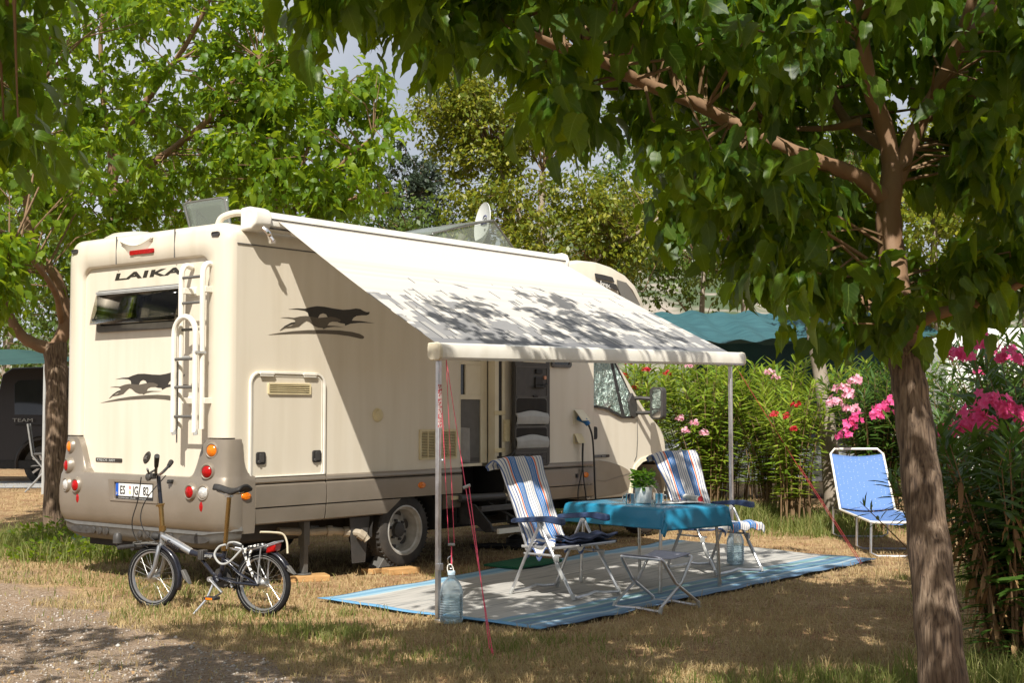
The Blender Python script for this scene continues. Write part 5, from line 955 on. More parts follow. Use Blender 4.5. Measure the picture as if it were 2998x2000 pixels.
# ------------------------------------------------------------------ floor mat, doormat
def mat_mat():
    m,nt,b=_nt('woven plastic mat'); uv=N(nt,'ShaderNodeUVMap'); sp=N(nt,'ShaderNodeSeparateXYZ'); L(nt,uv.outputs[0],sp.inputs[0])
    mp=N(nt,'ShaderNodeMapping'); mp.inputs['Scale'].default_value=(9,60,1); L(nt,uv.outputs[0],mp.inputs[0])
    n=N(nt,'ShaderNodeTexNoise'); n.inputs['Scale'].default_value=1; n.inputs['Detail'].default_value=3; L(nt,mp.outputs[0],n.inputs[0])
    base=ramp(nt,n.outputs[0],[(.36,(.22,.225,.22)),(.44,(.40,.385,.35)),(.7,(.48,.46,.42))])
    # distance from the long edges, wobbled a little by the weave
    v=N(nt,'ShaderNodeMath',operation='MULTIPLY_ADD'); L(nt,n.outputs[0],v.inputs[0]); v.inputs[1].default_value=.02; L(nt,sp.outputs[1],v.inputs[2])
    bord=ramp(nt,v.outputs[0],[(0,(.09,.16,.25)),(.035,(.13,.24,.35)),(.06,(.34,.41,.43)),(.075,(.09,.19,.29)),(.105,(.13,.26,.28)),(.12,(.09,.18,.28)),(.15,(.34,.41,.42)),(.165,(.17,.31,.31)),(.19,(.17,.29,.39)),(.215,(.5,.5,.46)),(.90,(.5,.5,.46)),(.915,(.30,.46,.55)),(.94,(.17,.34,.48)),(.97,(.28,.46,.58)),(1,(.12,.26,.40))],'CONSTANT')
    k=N(nt,'ShaderNodeMath',operation='COMPARE'); L(nt,v.outputs[0],k.inputs[0]); k.inputs[1].default_value=.5575; k.inputs[2].default_value=.343
    x=N(nt,'ShaderNodeMix',data_type='RGBA'); L(nt,k.outputs[0],x.inputs[0]); L(nt,bord.outputs[0],x.inputs[6]); L(nt,base.outputs[0],x.inputs[7])
    ku=N(nt,'ShaderNodeMath',operation='LESS_THAN'); L(nt,sp.outputs[0],ku.inputs[0]); ku.inputs[1].default_value=.012
    x2=N(nt,'ShaderNodeMix',data_type='RGBA'); L(nt,ku.outputs[0],x2.inputs[0]); L(nt,x.outputs[2],x2.inputs[6]); x2.inputs[7].default_value=(.12,.30,.48,1)
    L(nt,x2.outputs[2],b.inputs['Base Color']); b.inputs['Roughness'].default_value=.62
    w=N(nt,'ShaderNodeTexNoise'); w.inputs['Scale'].default_value=260; L(nt,uv.outputs[0],w.inputs[0]); bp=N(nt,'ShaderNodeBump'); bp.inputs['Strength'].default_value=.25; bp.inputs['Distance'].default_value=.004; L(nt,w.outputs[0],bp.inputs['Height']); L(nt,bp.outputs[0],b.inputs['Normal']); return m
def mfn(a,c):
    P=[V((*p,0)) for p in MATQ]   # left, near, right, far : v=0 along near edge (near->right), v=1 along far edge (left->far)
    p=(P[1]*(1-a)+P[2]*a)*(1-c)+(P[0]*(1-a)+P[3]*a)*c
    wob=.006*math.sin(a*23+c*3)*math.sin(c*9+a*5)+.005*math.sin(a*61)*(1-c)**6+.004*math.sin(a*45+2)*c**6
    e=.010*math.sin(a*14)*((1-c)**8-c**8)
    return (p.x+e,p.y+e*.6,.028+wob*.9+float(gz(p.x,p.y))*.6)
q=MB(); q.grid(mfn,110,44); o=q.build('floor_mat',mat_mat(),sharp=80,solid=.006); tag(o,'large grey woven floor mat with blue striped edges under the table','mat')
M['greenmat']=mat('green bristle',(.012,.10,.045),.9,c2=(.02,.15,.07),ns=90,bump=.9,bs=320)
q=MB(); dq=[(-.274,13.252),(.062,12.972),(.50,13.66),(.16,13.98)]
def dfn(a,c): P=[V((*p,0)) for p in dq]; p=(P[0]*(1-a)+P[1]*a)*(1-c)+(P[3]*(1-a)+P[2]*a)*c; return (p.x,p.y,.05+.006*math.sin(a*9)*math.sin(c*7))
q.grid(dfn,24,24); o=q.build('doormat',M['greenmat'],solid=.022); tag(o,'small green bristle doormat on the edge of the floor mat','doormat')
# ------------------------------------------------------------------ deck chairs with beach towels
def stripe_mat():
    m,nt,b=_nt('striped towelling'); uv=N(nt,'ShaderNodeUVMap'); sp=N(nt,'ShaderNodeSeparateXYZ'); L(nt,uv.outputs[0],sp.inputs[0])
    Wt=(.72,.69,.63); Bl=(.015,.15,.42); Nv=(.06,.11,.27); Or=(.72,.13,.04); Lb=(.30,.42,.58)
    seq=[(Nv,1),(Wt,3.2),(Nv,1.1),(Wt,2.8),(Nv,1.4),(Wt,1.8),(Or,1.7),(Wt,.5),(Bl,2.3),(Wt,.4),(Bl,1.6),(Wt,.4),(Bl,1.6),(Wt,.4),(Bl,2.4),(Nv,1.0),(Wt,2.2),(Nv,.7),(Wt,2.0),(Nv,.7),(Wt,2.2),(Nv,.7),(Wt,2.0),(Nv,.7),(Wt,2.2),(Nv,1.0),(Bl,2.4),(Wt,.4),(Bl,1.6),(Wt,.4),(Bl,1.6)]
    seq2=[(Wt,.4),(Bl,2.3),(Wt,.5),(Or,1.7),(Wt,2.4),(Nv,1.2),(Wt,3.0),(Nv,1.0),(Wt,2.4),(Nv,1)]
    def rp(sq,inp):
        tot=sum(t for _,t in sq); st=[]; p=0
        for c,t in sq: st.append((p/tot,c)); p+=t
        return ramp(nt,inp,st,'CONSTANT'),tot
    t1=sum(t for _,t in seq); t2=sum(t for _,t in seq2); f=t1/(t1+t2)
    n1=N(nt,'ShaderNodeMath',operation='DIVIDE'); L(nt,sp.outputs[0],n1.inputs[0]); n1.inputs[1].default_value=f
    n2=N(nt,'ShaderNodeMapRange'); L(nt,sp.outputs[0],n2.inputs[0]); n2.inputs[1].default_value=f; n2.inputs[2].default_value=1
    r1,_=rp(seq,n1.outputs[0]); r2,_=rp(seq2,n2.outputs[0]); g=N(nt,'ShaderNodeMath',operation='GREATER_THAN'); L(nt,sp.outputs[0],g.inputs[0]); g.inputs[1].default_value=f
    x=N(nt,'ShaderNodeMix',data_type='RGBA'); L(nt,g.outputs[0],x.inputs[0]); L(nt,r1.outputs[0],x.inputs[6]); L(nt,r2.outputs[0],x.inputs[7]); L(nt,x.outputs[2],b.inputs['Base Color']); b.inputs['Roughness'].default_value=.9
    b.inputs['Sheen Weight'].default_value=.3
    tc=N(nt,'ShaderNodeTexCoord'); w=N(nt,'ShaderNodeTexNoise'); w.inputs['Scale'].default_value=90; w.inputs['Detail'].default_value=4; L(nt,tc.outputs['Object'],w.inputs[0]); bp=N(nt,'ShaderNodeBump'); bp.inputs['Strength'].default_value=.35; bp.inputs['Distance'].default_value=.006; L(nt,w.outputs[0],bp.inputs['Height']); L(nt,bp.outputs[0],b.inputs['Normal']); return m
M['stripe']=stripe_mat()
M['navycloth']=mat('navy seat cloth',(.018,.026,.055),.8,c2=(.026,.036,.075),ns=20,bump=.3,bs=200)
def deck_chair(label,loc,rz):
    t=thing('deck_chair',label,'chair',loc,rz,'folding deck chairs at the table')
    for s in (-1,1):
        pass
    q=MB(); q.tube([(-.03,.27,.585),(-.18,.28,.31),(-.315,.285,.04),(-.325,.26,.022),(-.31,.10,.030),(-.305,0,.045),(-.31,-.10,.030),(-.325,-.26,.022),(-.315,-.285,.04),(-.18,-.28,.31),(-.03,-.27,.585)],.0135,10); q.build('rear_leg_loop',M['alu'],t)
    q=MB(); q.tube([(-.02,.29,.595),(.15,.295,.31),(.33,.30,.035),(.345,.27,.022),(.33,.10,.030),(.325,0,.045),(.33,-.10,.030),(.345,-.27,.022),(.33,-.30,.035),(.15,-.295,.31),(-.02,-.29,.595)],.0135,10); q.build('front_leg_loop',M['alu'],t)
    for s in (-1,1):
        q=MB(); q.prism([(-.30,.585),(-.31,.605),(-.28,.625),(-.1,.645),(.10,.66),(.235,.645),(.24,.60),(.225,.592),(.06,.61),(-.1,.602),(-.2,.592)],(0,.325 if s>0 else -.265,0),X,Z,.06); q.build('armrest',M['navy'],t,bevel=.010,seg=3,recalc=True)
        q=MB(); q.lathe([(.022,-.02),(.022,.02)],(-.02,.28*s,.585),(0,1,0),12); q.build('pivot',M['lgrey'],t)
        q=MB(); q.tube([(.17,.30*s,.275),(.24,.302*s,.165)],.017,8); q.box((.165,.30*s,.32),(.03,.03,.05)); q.build('leg_clamp',M['lgrey'],t)
        for fx in (.345,-.325): q=MB(); q.tube([(fx-.02*(1 if fx>0 else -1),.295*s,.05),(fx,.30*s,.004)],.018,8); q.build('foot',M['lgrey'],t)
    q=MB(); q.tube([(-.20,.24,.36),(-.21,.24,.42),(-.365,.24,.78),(-.495,.235,1.05),(-.52,.19,1.085),(-.52,-.19,1.085),(-.495,-.235,1.05),(-.365,-.24,.78),(-.21,-.24,.42),(-.20,-.24,.36)],.013,8); q.build('back_frame',M['alu'],t)
    q=MB(); q.tube([(-.24,.25,.395),(.10,.25,.40),(.335,.25,.43),(.36,.22,.435),(.36,-.22,.435),(.335,-.25,.43),(.10,-.25,.40),(-.24,-.25,.395)],.012,8); q.tube([(-.2,.27,.34),(.2,.285,.345)],.010,6); q.tube([(-.2,-.27,.34),(.2,-.285,.345)],.010,6); q.build('seat_frame',M['alu'],t)
    q=MB(); q.grid(lambda a,c:(-.21+c*.575,-.24+a*.48,.405+.035*c-.018*math.sin(math.pi*a)*math.sin(math.pi*c)),12,12,uv=False); q.build('seat',M['navycloth'],t,solid=.022)
    q=MB(); q.grid(lambda a,c:(-.215-c*.30-.03*math.sin(math.pi*a)*math.sin(math.pi*c),-.23+a*.46,.43+c*.65),10,14,uv=False); q.build('backrest',M['navycloth'],t,solid=.01)
    return t
def towel(label,loc,rz,kind):
    # path down the chair: (x, z, half width)
    if kind==0: path=[(-.558,1.02,.30),(-.552,1.07,.30),(-.533,1.108,.295),(-.495,1.10,.285),(-.42,.93,.265),(-.338,.74,.25),(-.257,.56,.24),(-.19,.445,.245),(-.10,.432,.265),(.0,.438,.275),(.10,.450,.27)]
    else: path=[(-.558,1.03,.29),(-.552,1.07,.29),(-.533,1.108,.285),(-.495,1.10,.275),(-.42,.93,.265),(-.338,.74,.25),(-.257,.56,.245),(-.19,.445,.25),(-.05,.437,.265),(.12,.45,.275),(.28,.466,.275),(.375,.47,.27),(.41,.455,.265),(.41,.40,.26)]
    P=spline([(p[0],p[2],p[1]) for p in path],5); n=len(P)-1
    def fn(a,c):
        k=min(n-1,int(c*n)); f=c*n-k; p=P[k].lerp(P[k+1],f); s=(a-.5)*2
        drop=0; x=p.x; y=s*p.y
        if p.x>-.22: drop=.10*max(0,abs(s)-.82)/.18*(1+.5*math.sin(p.x*40+s*3)) if kind==0 else .05*max(0,abs(s)-.85)/.15
        wr=.008*math.sin(a*21+c*6)*(.4+c)+.006*math.sin(c*40+a*9)
        if c<.2: y*=1+.06*(.2-c)/.2; x+=.012*math.sin(a*8)*(.2-c)/.2
        if a<.22: fl=(1-a/.22)**1.5*max(0,1-abs(c-.16)/.22); y-=.075*fl; p=V((p.x,p.y,p.z-.05*fl))
        if p.x<-.2: return (x+wr*.6+.012,y,p.z+wr*.4)
        return (x,y,p.z-drop+wr+.008)
    q=MB(); q.grid(fn,40,70); o=q.build('beach_towel',M['stripe'],sharp=80,solid=.007,loc=loc); o.rotation_euler=(0,0,rz); tag(o,label,'towel',"striped beach towels on the chairs"); return o
ZM=.034
ca=(.43,11.335,ZM); ra=math.atan2(-.66,.75); cb=(1.90,12.95,ZM); rb_=math.atan2(-.80,.60)
deck_chair('nearer folding deck chair with navy armrests, left of the table',ca,ra); towel('blue, white and orange striped towel draped over the back of the nearer deck chair',ca,ra,0)
deck_chair('farther folding deck chair with navy armrests, behind the right end of the table',cb,rb_); towel('striped towel covering back and whole seat of the farther deck chair',cb,rb_,1)
q=MB()
for dx,dy in ((-.05,0),(.04,.03)): q.grid(lambda a,c:(.12+c*.26+.02*math.sin(a*5),-.26+a*.52,.474+.014*math.sin(a*11+dx*60)+.012*math.sin(c*8)+ (.012 if dx>0 else 0)),16,10)
o=q.build('folded_towel',M['navycloth'],sharp=80,solid=.012,loc=ca); o.rotation_euler=(0,0,ra); tag(o,'dark navy folded towel lying on the seat of the nearer deck chair','towel')
# ------------------------------------------------------------------ table, cloth and what stands on it
tc_=(1.17,12.0); rt=math.atan2(-.763,.646); TH=.735
tb=thing('camping_table','square legged camping table hidden under a turquoise cloth','table',(*tc_,ZM),rt)
q=MB(); q.prism(rrect(-.57,.57,-.37,.37,.03),(0,0,TH-.045-ZM),X,Y_,.03); q.build('tabletop',M['lgrey'],tb,bevel=.004)
q=MB(); q.ring(rrect(-.55,.55,-.35,.35,.02),rrect(-.53,.53,-.33,.33,.02),(0,0,TH-.085-ZM),X,Y_,.04); q.build('apron',M['alu'],tb)
for sx in (-1,1):
    for sy in (-1,1):
        ex=.42 if sx<0 else .51
        q=MB(); q.tube([(ex*sx,.34*sy,TH-.05-ZM),(ex*sx*1.02,.36*sy,.30),(ex*sx*1.03,.37*sy,.02)],.0145,10); q.tube([(ex*sx*1.015,.355*sy,.34),(ex*sx*1.02,.358*sy,.30)],.018,10); q.tube([(ex*sx*1.03,.37*sy,.05),(ex*sx*1.03,.37*sy,0)],.018,10); q.build('leg',M['steel'],tb)
M['vinyl']=mat('turquoise oilcloth',(.02,.24,.40),.27,c2=(.015,.21,.36),ns=4,bump=.06,bs=40,spec=.6)
def cloth(a,c):
    x=(a-.5)*2*.765; y=(c-.5)*2*.555; hx,hy=.585,.385
    ox,oy=max(0,abs(x)-hx),max(0,abs(y)-hy); sx=1 if x>0 else -1; sy=1 if y>0 else -1
    wave=.006*math.sin(x*13+.7)*(oy/.18)+.005*math.sin(y*15)*(ox/.18)
    if ox==0 and oy==0:
        e=min(hx-abs(x),hy-abs(y)); return (x,y,.002*math.sin(x*9)*math.sin(y*7)-(.006*(1-e/.03) if e<.03 else 0))
    if ox>0 and oy>0:
        d=max(ox,oy); k=.45; xx=sx*(hx+.012+ (ox*k*.55 if ox>oy else ox*k*.35)); yy=sy*(hy+.012+(oy*k*.55 if oy>ox else oy*k*.35)); return (xx+sx*.01*math.sin(ox*60),yy,-.006-d*.98-min(ox,oy)*.30)
    if ox>0: return (sx*(hx+.012+ox*.10)+wave,y,-.006-ox*.98)
    return (x,sy*(hy+.012+oy*.10)+wave,-.006-oy*.98)
q=MB(); q.grid(cloth,90,70); o=q.build('tablecloth',M['vinyl'],sharp=60,solid=.003,loc=(*tc_,TH)); o.rotation_euler=(0,0,rt); tag(o,'shiny turquoise oilcloth hanging over the camping table','tablecloth')
def TP(px,py): return (px,py,TH+.003)
def mug(label,x,y,rz):
    t=thing('steel_mug',label,'mug',TP(x,y),rz,'steel mugs on the table')
    q=MB(); q.lathe([(0,.003),(.036,.003),(.036,.0),(.038,.002),(.0385,.088),(.040,.092),(.038,.092),(.0365,.088),(.036,.006),(0,.006)],(0,0,0),(0,0,1),32); q.build('body',M['chrome'],t)
    q=MB(); q.tube(spline([(.037,0,.075),(.06,0,.078),(.072,0,.055),(.066,0,.028),(.037,0,.018)],5),.004,8); q.build('handle',M['chrome'],t)
# positions on the table come from their foot points
mug('left steel mug beside the white plant pot on the table',1.022,11.80,rad(195)); mug('right steel mug between plant pot and eyeglasses on the table',1.273,11.81,rad(20))
pt=thing('plant_pot','white enamel pot of green basil standing on the turquoise table','potted plant',TP(1.15,11.95),0)
q=MB(); q.lathe([(0,0),(.062,0),(.066,.004),(.0725,.092),(.0735,.094),(.074,.10),(.0775,.132),(.080,.135),(.080,.141),(.076,.141),(.073,.13),(.06,.12)],(0,0,0),(0,0,1),40); q.build('pot',mat('white enamel',(.72,.74,.72),.35),pt,sharp=30)
q=MB(); q.lathe([(.073,.12),(0,.122)],(0,0,0),(0,0,1),24); q.build('soil',M['void'],pt)
def leaf_mesh(name,pos,ax,nr,size,tmpl,faces,m,parent=None,smooth=True,vary=False):
    """pos, leaf axis, leaf normal (N,3), size (N,), template (k,3): side, along, up"""
    ax=ax/np.linalg.norm(ax,axis=1,keepdims=True); nr=nr-ax*np.sum(nr*ax,1,keepdims=True); nr/=np.linalg.norm(nr,axis=1,keepdims=True)+1e-9; sd=np.cross(ax,nr)
    T=np.asarray(tmpl); n_=len(pos); tx=np.repeat(T[None,:,0],n_,0); ty=np.repeat(T[None,:,1],n_,0); tz=np.repeat(T[None,:,2],n_,0); uv=None
    if vary:   # every leaf its own width, curl, fold and twist
        u_=lambda a,b:RNG.uniform(a,b,(n_,1)); tx=tx*u_(.72,1.25)+u_(-.08,.08)*ty*ty; tz=tz+u_(-.22,.28)*ty*ty+u_(-.25,.30)*np.abs(tx)+u_(-.5,.5)*tx*ty+.03*np.sin(ty*u_(4,11)+u_(0,6))
    v=pos[:,None]+size[:,None,None]*(tx[...,None]*sd[:,None]+ty[...,None]*ax[:,None]+tz[...,None]*nr[:,None])
    F=np.asarray(faces); f=(np.arange(len(pos))*len(T))[:,None,None]+F[None]
    if vary: uv=np.tile(T[F.ravel()][:,:2],(n_,1))
    return fast_mesh(name,v.reshape(-1,3),f.reshape(-1,F.shape[1]),m,parent,smooth,uv)
OV_T=[(0,0,0),(0,.5,-.05),(0,1,.02),(.26,.2,.05),(.30,.55,.03),(-.26,.2,.05),(-.30,.55,.03)]; OV_F=[(0,3,4,1),(1,4,2,2),(0,1,6,5),(1,2,2,6)]
OV_F=[(0,3,4,1),(0,1,6,5)]; OV_F3=[(1,4,2),(1,2,6)]
OV_T=[(0,0,0),(0,.5,-.06),(0,1,.02),(.24,.18,.05),(.30,.55,.03),(.13,.85,.02),(-.24,.18,.05),(-.30,.55,.03),(-.13,.85,.02)]; OV_F=[(0,3,4,1),(1,4,5,2),(0,1,7,6),(1,2,8,7)]
n=230; th=RNG.uniform(0,6.28,n); rr=np.sqrt(RNG.random(n))*.085; hh=RNG.uniform(.165,.29,n)-rr*.35
pos=np.stack([rr*np.cos(th),rr*np.sin(th),hh],1); ax=np.stack([np.cos(th),np.sin(th),RNG.uniform(-.35,.6,n)],1)+RNG.normal(0,.3,(n,3)); nr=np.stack([np.cos(th)*.5,np.sin(th)*.5,np.ones(n)],1)+RNG.normal(0,.25,(n,3))
leaf_mesh('basil_leaves',pos,ax,nr,RNG.uniform(.035,.065,n),OV_T,OV_F,M['basil'],pt)
q=MB()
for k in range(14): a=k*.9; r=.02+.02*(k%3); q.tube([(r*.5*math.cos(a),r*.5*math.sin(a),.12),(r*1.6*math.cos(a),r*1.6*math.sin(a),.25)],.002,4)
q.build('basil_stems',mat('basil stem',(.12,.2,.03),.6),pt,sharp=0)
gl=thing('eyeglasses','dark framed eyeglasses lying on the open magazine','eyeglasses',(1.455,11.86,TH+.010),rad(8))
for s in (-1,1):
    q=MB(); q.tube([(s*.036+.026*math.copysign(abs(math.cos(t))**.6,math.cos(t)),0,.018+.016*math.copysign(abs(math.sin(t))**.6,math.sin(t))) for t in [2*math.pi*k/20 for k in range(20)]],.0024,6,closed=True); rmk=q.build('rim',mat('violet frame',(.05,.02,.09),.3),gl)
    q=MB(); q.prism([(s*.036+.025*math.cos(2*math.pi*k/16),.018+.015*math.sin(2*math.pi*k/16)) for k in range(16)],(0,0,0),X,Z,.001); q.build('lens',clearmat('spectacle glass',(.95,.95,.95),.03,.3),rmk)
    q=MB(); q.tube(spline([(s*.062,0,.024),(s*.066,.05,.016),(s*.062,.12,.003)],4),.002,6); q.build('temple',M['blackpaint'],gl)
q=MB(); q.tube([(-.011,0,.024),(0,0,.028),(.011,0,.024)],.002,6); q.build('bridge',M['blackpaint'],gl)
M['paper']=mat('printed paper',(.70,.69,.65),.55,c2=(.45,.47,.48),ns=14,amt=(.5,.72))
q=MB(); q.grid(lambda a,c:((a-.5)*.40,(c-.5)*.28,.006+.010*abs(math.sin(a*math.pi))**.5*(.6 if a<.5 else 1)),20,4); o=q.build('magazine',M['paper'],solid=.004,loc=(1.47,11.93,TH+.003)); o.rotation_euler=(0,0,rad(12)); tag(o,'open white magazine lying flat under the eyeglasses','magazine')
rm=thing('rolled_magazine','rolled up magazine with a red inside end beside the eyeglasses','magazine',(1.60,12.10,TH+.037),math.atan2(11.93-12.26,1.665-1.56))
q=MB(); q.tube([(-.155,0,0),(.155,0,0)],.027,20,caps=False); q.tube([(-.154,0,0),(.154,0,0)],.025,20,caps=False); q.build('roll',M['paper'],rm); q=MB(); q.lathe([(.026,.1555),(.022,.1555),(.021,.13),(.016,.13),(.015,.154),(.0,.150)],(0,0,0),(1,0,0),20); q.build('red_page',mat('red print',(.45,.03,.04),.5),rm)
# ------------------------------------------------------------------ stool
st=thing('folding_stool','low folding stool with grey cloth seat and crossed aluminium legs','stool',(1.127,10.69,.012),math.atan2(-.301,.311))
def uframe(x,y0,y1,nm):   # ground bar at y0, seat rail at y1
    q=MB(); q.tube([(-.19,y1,.40),(-.205,y1*.93,.385),(-.214,y1*.2,.21),(-.222,y0*.96,.045),(-.215,y0,.018),(-.19,y0,.014),(0,y0,.022),(.19,y0,.014),(.215,y0,.018),(.222,y0*.96,.045),(.214,y1*.2,.21),(.205,y1*.93,.385),(.19,y1,.40)],.0125,10); q.tube([(-.19,y1,.40),(.19,y1,.40)],.0125,10); q.build('leg_frame',M['alu'],st)
uframe(0,-.24,.19,'a'); uframe(0,.24,-.19,'b')
M['stoolcloth']=mat('lilac grey canvas',(.33,.33,.38),.8,c2=(.28,.28,.33),ns=30,bump=.2,bs=300)
q=MB(); q.grid(lambda a,c:((a-.5)*.35*(1-.12*math.sin(math.pi*c)),(c-.5)*.41,.418-.03*math.sin(math.pi*c)),12,14,uv=False); q.build('seat',M['stoolcloth'],st,solid=.006)
q=MB()
for s in (-1,1): q.tube([(s*.2145,.012*s,.21),(s*.19,.012*s,.21)],.012,8)
for sx in (-1,1):
    for y in (-.24,.24): q.tube([(sx*.223,y*.97,.045),(sx*.228,y*1.05,.0)],.016,8)
q.build('stool_foot',M['lgrey'],st)
def bottlemat(name,*a):
    m=clearmat(name,(.90,.96,.99),.1,.2); nt=m.node_tree; out=nt.nodes['Material Output']; old=out.inputs[0].links[0].from_socket
    d=N(nt,'ShaderNodeBsdfTranslucent'); d.inputs[0].default_value=(.78,.90,.96,1); e=N(nt,'ShaderNodeBsdfDiffuse'); e.inputs[0].default_value=(.78,.90,.96,1)
    x=N(nt,'ShaderNodeMixShader'); x.inputs[0].default_value=.5; L(nt,d.outputs[0],x.inputs[1]); L(nt,e.outputs[0],x.inputs[2]); y=N(nt,'ShaderNodeMixShader'); y.inputs[0].default_value=.38; L(nt,old,y.inputs[1]); L(nt,x.outputs[0],y.inputs[2]); L(nt,y.outputs[0],out.inputs[0]); return m
# ------------------------------------------------------------------ water bottles tied to the awning legs, guy ropes
M['water']=bottlemat('water bottle plastic',(.88,.95,.98),.08,.25)
def bottle(label,loc):
    t=thing('water_bottle',label,'bottle',loc,0)
    pr=[(0,.006),(.055,.004),(.078,.012),(.084,.03)]
    for k in range(9): z=.04+k*.018; pr+=[(.086,z),(.081,z+.009)]
    pr+=[(.085,.21),(.082,.24),(.072,.275),(.058,.30),(.040,.322),(.027,.335),(.024,.345),(.024,.352)]
    q=MB(); q.lathe(pr,(0,0,0),(0,0,1),36); q.build('body',M['water'],t,sharp=50)
    q=MB(); q.lathe([(.0,.0),(.052,.008),(.079,.03),(.079,.20),(.0,.20)],(0,0,.004),(0,0,1),28); q.build('water_fill',clearmat('water',(.88,.95,.97),.05,.2),t)
    q=MB(); q.lathe([(.027,.352),(.028,.375),(.026,.381),(0,.381)],(0,0,0),(0,0,1),24); q.build('cap',mat('pale blue cap',(.55,.70,.80),.4),t)
    q=MB(); q.tube(spline([(-.02,0,.35),(-.03,0,.40),(-.022,0,.425),(0,0,.425),(.012,0,.40),(.018,0,.36)],4),.004,6); q.build('carry_loop',M['white'],t); return t
bottle('clear plastic water bottle with carry loop at the near awning leg',(-.44,9.965,0)); bottle('clear water bottle standing by the far awning leg behind the chair',(2.19,13.43,ZM))
M['redcord']=mat('dark red cord',(.36,.03,.04),.7,c2=(.28,.02,.03),ns=90)
def rope(name,label,lines,r=.0045,m=M['pink'],clips=(),cat='rope'):
    q=MB()
    for l in lines: q.tube(l,r,6)
    o=q.build(name,m,sharp=0); return tag(o,label,cat,'pink guy ropes of the awning')
b0=V(VW(.06,-2.33,1.93)); b1=V(VW(4.4,-2.30,2.0)); bt=V((-.44,9.965,.56))
t=thing('guy_rope','pink guy rope hanging straight down to the near water bottle','rope',bt,0,'pink guy ropes of the awning')
q=MB(); q.tube([b0-bt,V((.02,0,.02))],.0026,6); q.tube([b0-bt+V((-.05,.03,.0)),V((-.02,0,.02))],.0026,6); q.tube([(0,0,.0),(0,0,-.08),(.0,0,-.13)],.005,6); q.build('cord',M['pink'],t,sharp=0)
q=MB(); q.tube([(-.025,0,.012),(.025,0,.012)],.010,8); q.build('slider',M['lgrey'],t); q=MB(); q.tube(spline([(0,0,-.07),(-.025,0,-.09),(-.018,0,-.15),(0,0,-.16),(.008,0,-.12),(0,0,-.07)],4),.004,6); q.build('carabiner',M['chrome'],t)
pg=V((-.129,8.647,0)); t=thing('guy_rope','pink guy rope running from the near bar end to a peg in the lawn','rope',pg,0,'pink guy ropes of the awning')
md=b0.lerp(pg,.48); q=MB(); q.tube([b0-pg,md-pg],.0026,6); q.tube([md-pg+V((.0,0,.0)),V((.006,0,.03))],.003,6); q.tube([md-pg+V((.02,0,.03)),V((-.012,0,.05))],.003,6); q.build('cord',M['pink'],t,sharp=0); q=MB(); q.tube([md-pg+V((-.02,0,.01)),md-pg+V((.03,0,.03))],.011,8); q.build('slider',M['lgrey'],t); q=MB(); q.tube([(0,.01,.05),(.03,-.05,-.1)],.008,6); q.build('peg',M['pink'],t)
pg=V((3.464,13.62,0)); t=thing('guy_rope','red guy rope from the far bar end down to the mat corner','rope',pg,0,'pink guy ropes of the awning')
q=MB(); md=b1.lerp(pg,.5); q.tube([b1-pg,md-pg,(0,0,.02)],.0032,6); q.tube([md-pg+V((.015,0,0)),(.015,0,.03)],.0032,6); q.build('cord',M['redcord'],t,sharp=0); q=MB(); q.tube([(0,.0,.05),(.03,.03,-.1)],.008,6); q.build('peg',M['mgrey'],t)
# ------------------------------------------------------------------ odds and ends round the motorhome
def block(label,loc,rz,d):
    q=MB(); q.box((0,0,d[2]/2),d); o=q.build('wooden_block',M['wood'],sharp=0,bevel=.006,loc=loc); o.rotation_euler=(0,0,rz); return tag(o,label,'block','timber blocks under the motorhome')
jx,jy,_=VW(.99,.22); block('long pale timber plank lying under the steel steady leg',(jx,jy,0),rad(20),(.44,.22,.055))
wx,wy,_=VW(1.93,-.10); block('short pale timber block in front of the rear wheel',(wx,wy,0),rad(35),(.34,.15,.06)); 
wx2,wy2,_=VW(1.80,.14); block('timber offcut tucked behind the grey wheel wedge',(wx2,wy2,0),rad(60),(.20,.14,.05))
q=MB(); q.prism([(0,0),(.24,0),(.20,.16),(.17,.20)],(0,-.07,0),X,Z,-.14); o=q.build('wheel_chock',M['mgrey'],sharp=0,bevel=.006,loc=VW(1.80,.14,.052),recalc=True); o.rotation_euler=(0,0,RZ); tag(o,'grey wedge pressed against the rear tyre','wheel chock')
pn=thing('cooking_pot','round black pot with a metal lid on the grass under the motorhome','pot',(.10,15.3,0),0)
q=MB(); q.lathe([(0,0),(.15,0),(.17,.04),(.165,.12),(.15,.13)],(0,0,0),(0,0,1),28); q.tube([(.15,0,.09),(.27,-.02,.10)],.015,8); q.build('body',M['black'],pn); q=MB(); q.lathe([(.14,.13),(.12,.15),(.05,.165),(0,.166)],(0,0,0),(0,0,1),28); q.lathe([(.02,.166),(.025,.19),(0,.195)],(0,0,0),(0,0,1),12); q.build('lid',M['steel'],pn)
q=MB(); q.tube([(-.30,.03,.02),(-.1,.08,.03),(.2,.05,.02),(.45,-.02,.02)],.05,8,flat=.6); o=q.build('black_bag',M['black'],loc=(-.15,15.1,.02)); tag(o,'flat black bag lying on the grass behind the entrance step','bag')
def bagfn(a,c):
    th=a*2*math.pi; r=.13*math.sin(math.pi*min(1,.12+c*.85))**.6*(1+.14*math.sin(th*5+c*6)+.08*math.sin(th*9)); return (r*math.cos(th),r*.8*math.sin(th),c*.24+.02*math.sin(th*4))
q=MB(); q.grid(bagfn,40,14,uv=False); bx=VW(.25,2.75); o=q.build('blue_bag',mat('blue polythene',(.01,.20,.42),.35,c2=(.02,.28,.50),ns=6),loc=(-4.68,15.0,0)); tag(o,'crumpled blue plastic bag on the grass behind the bumper','bag')
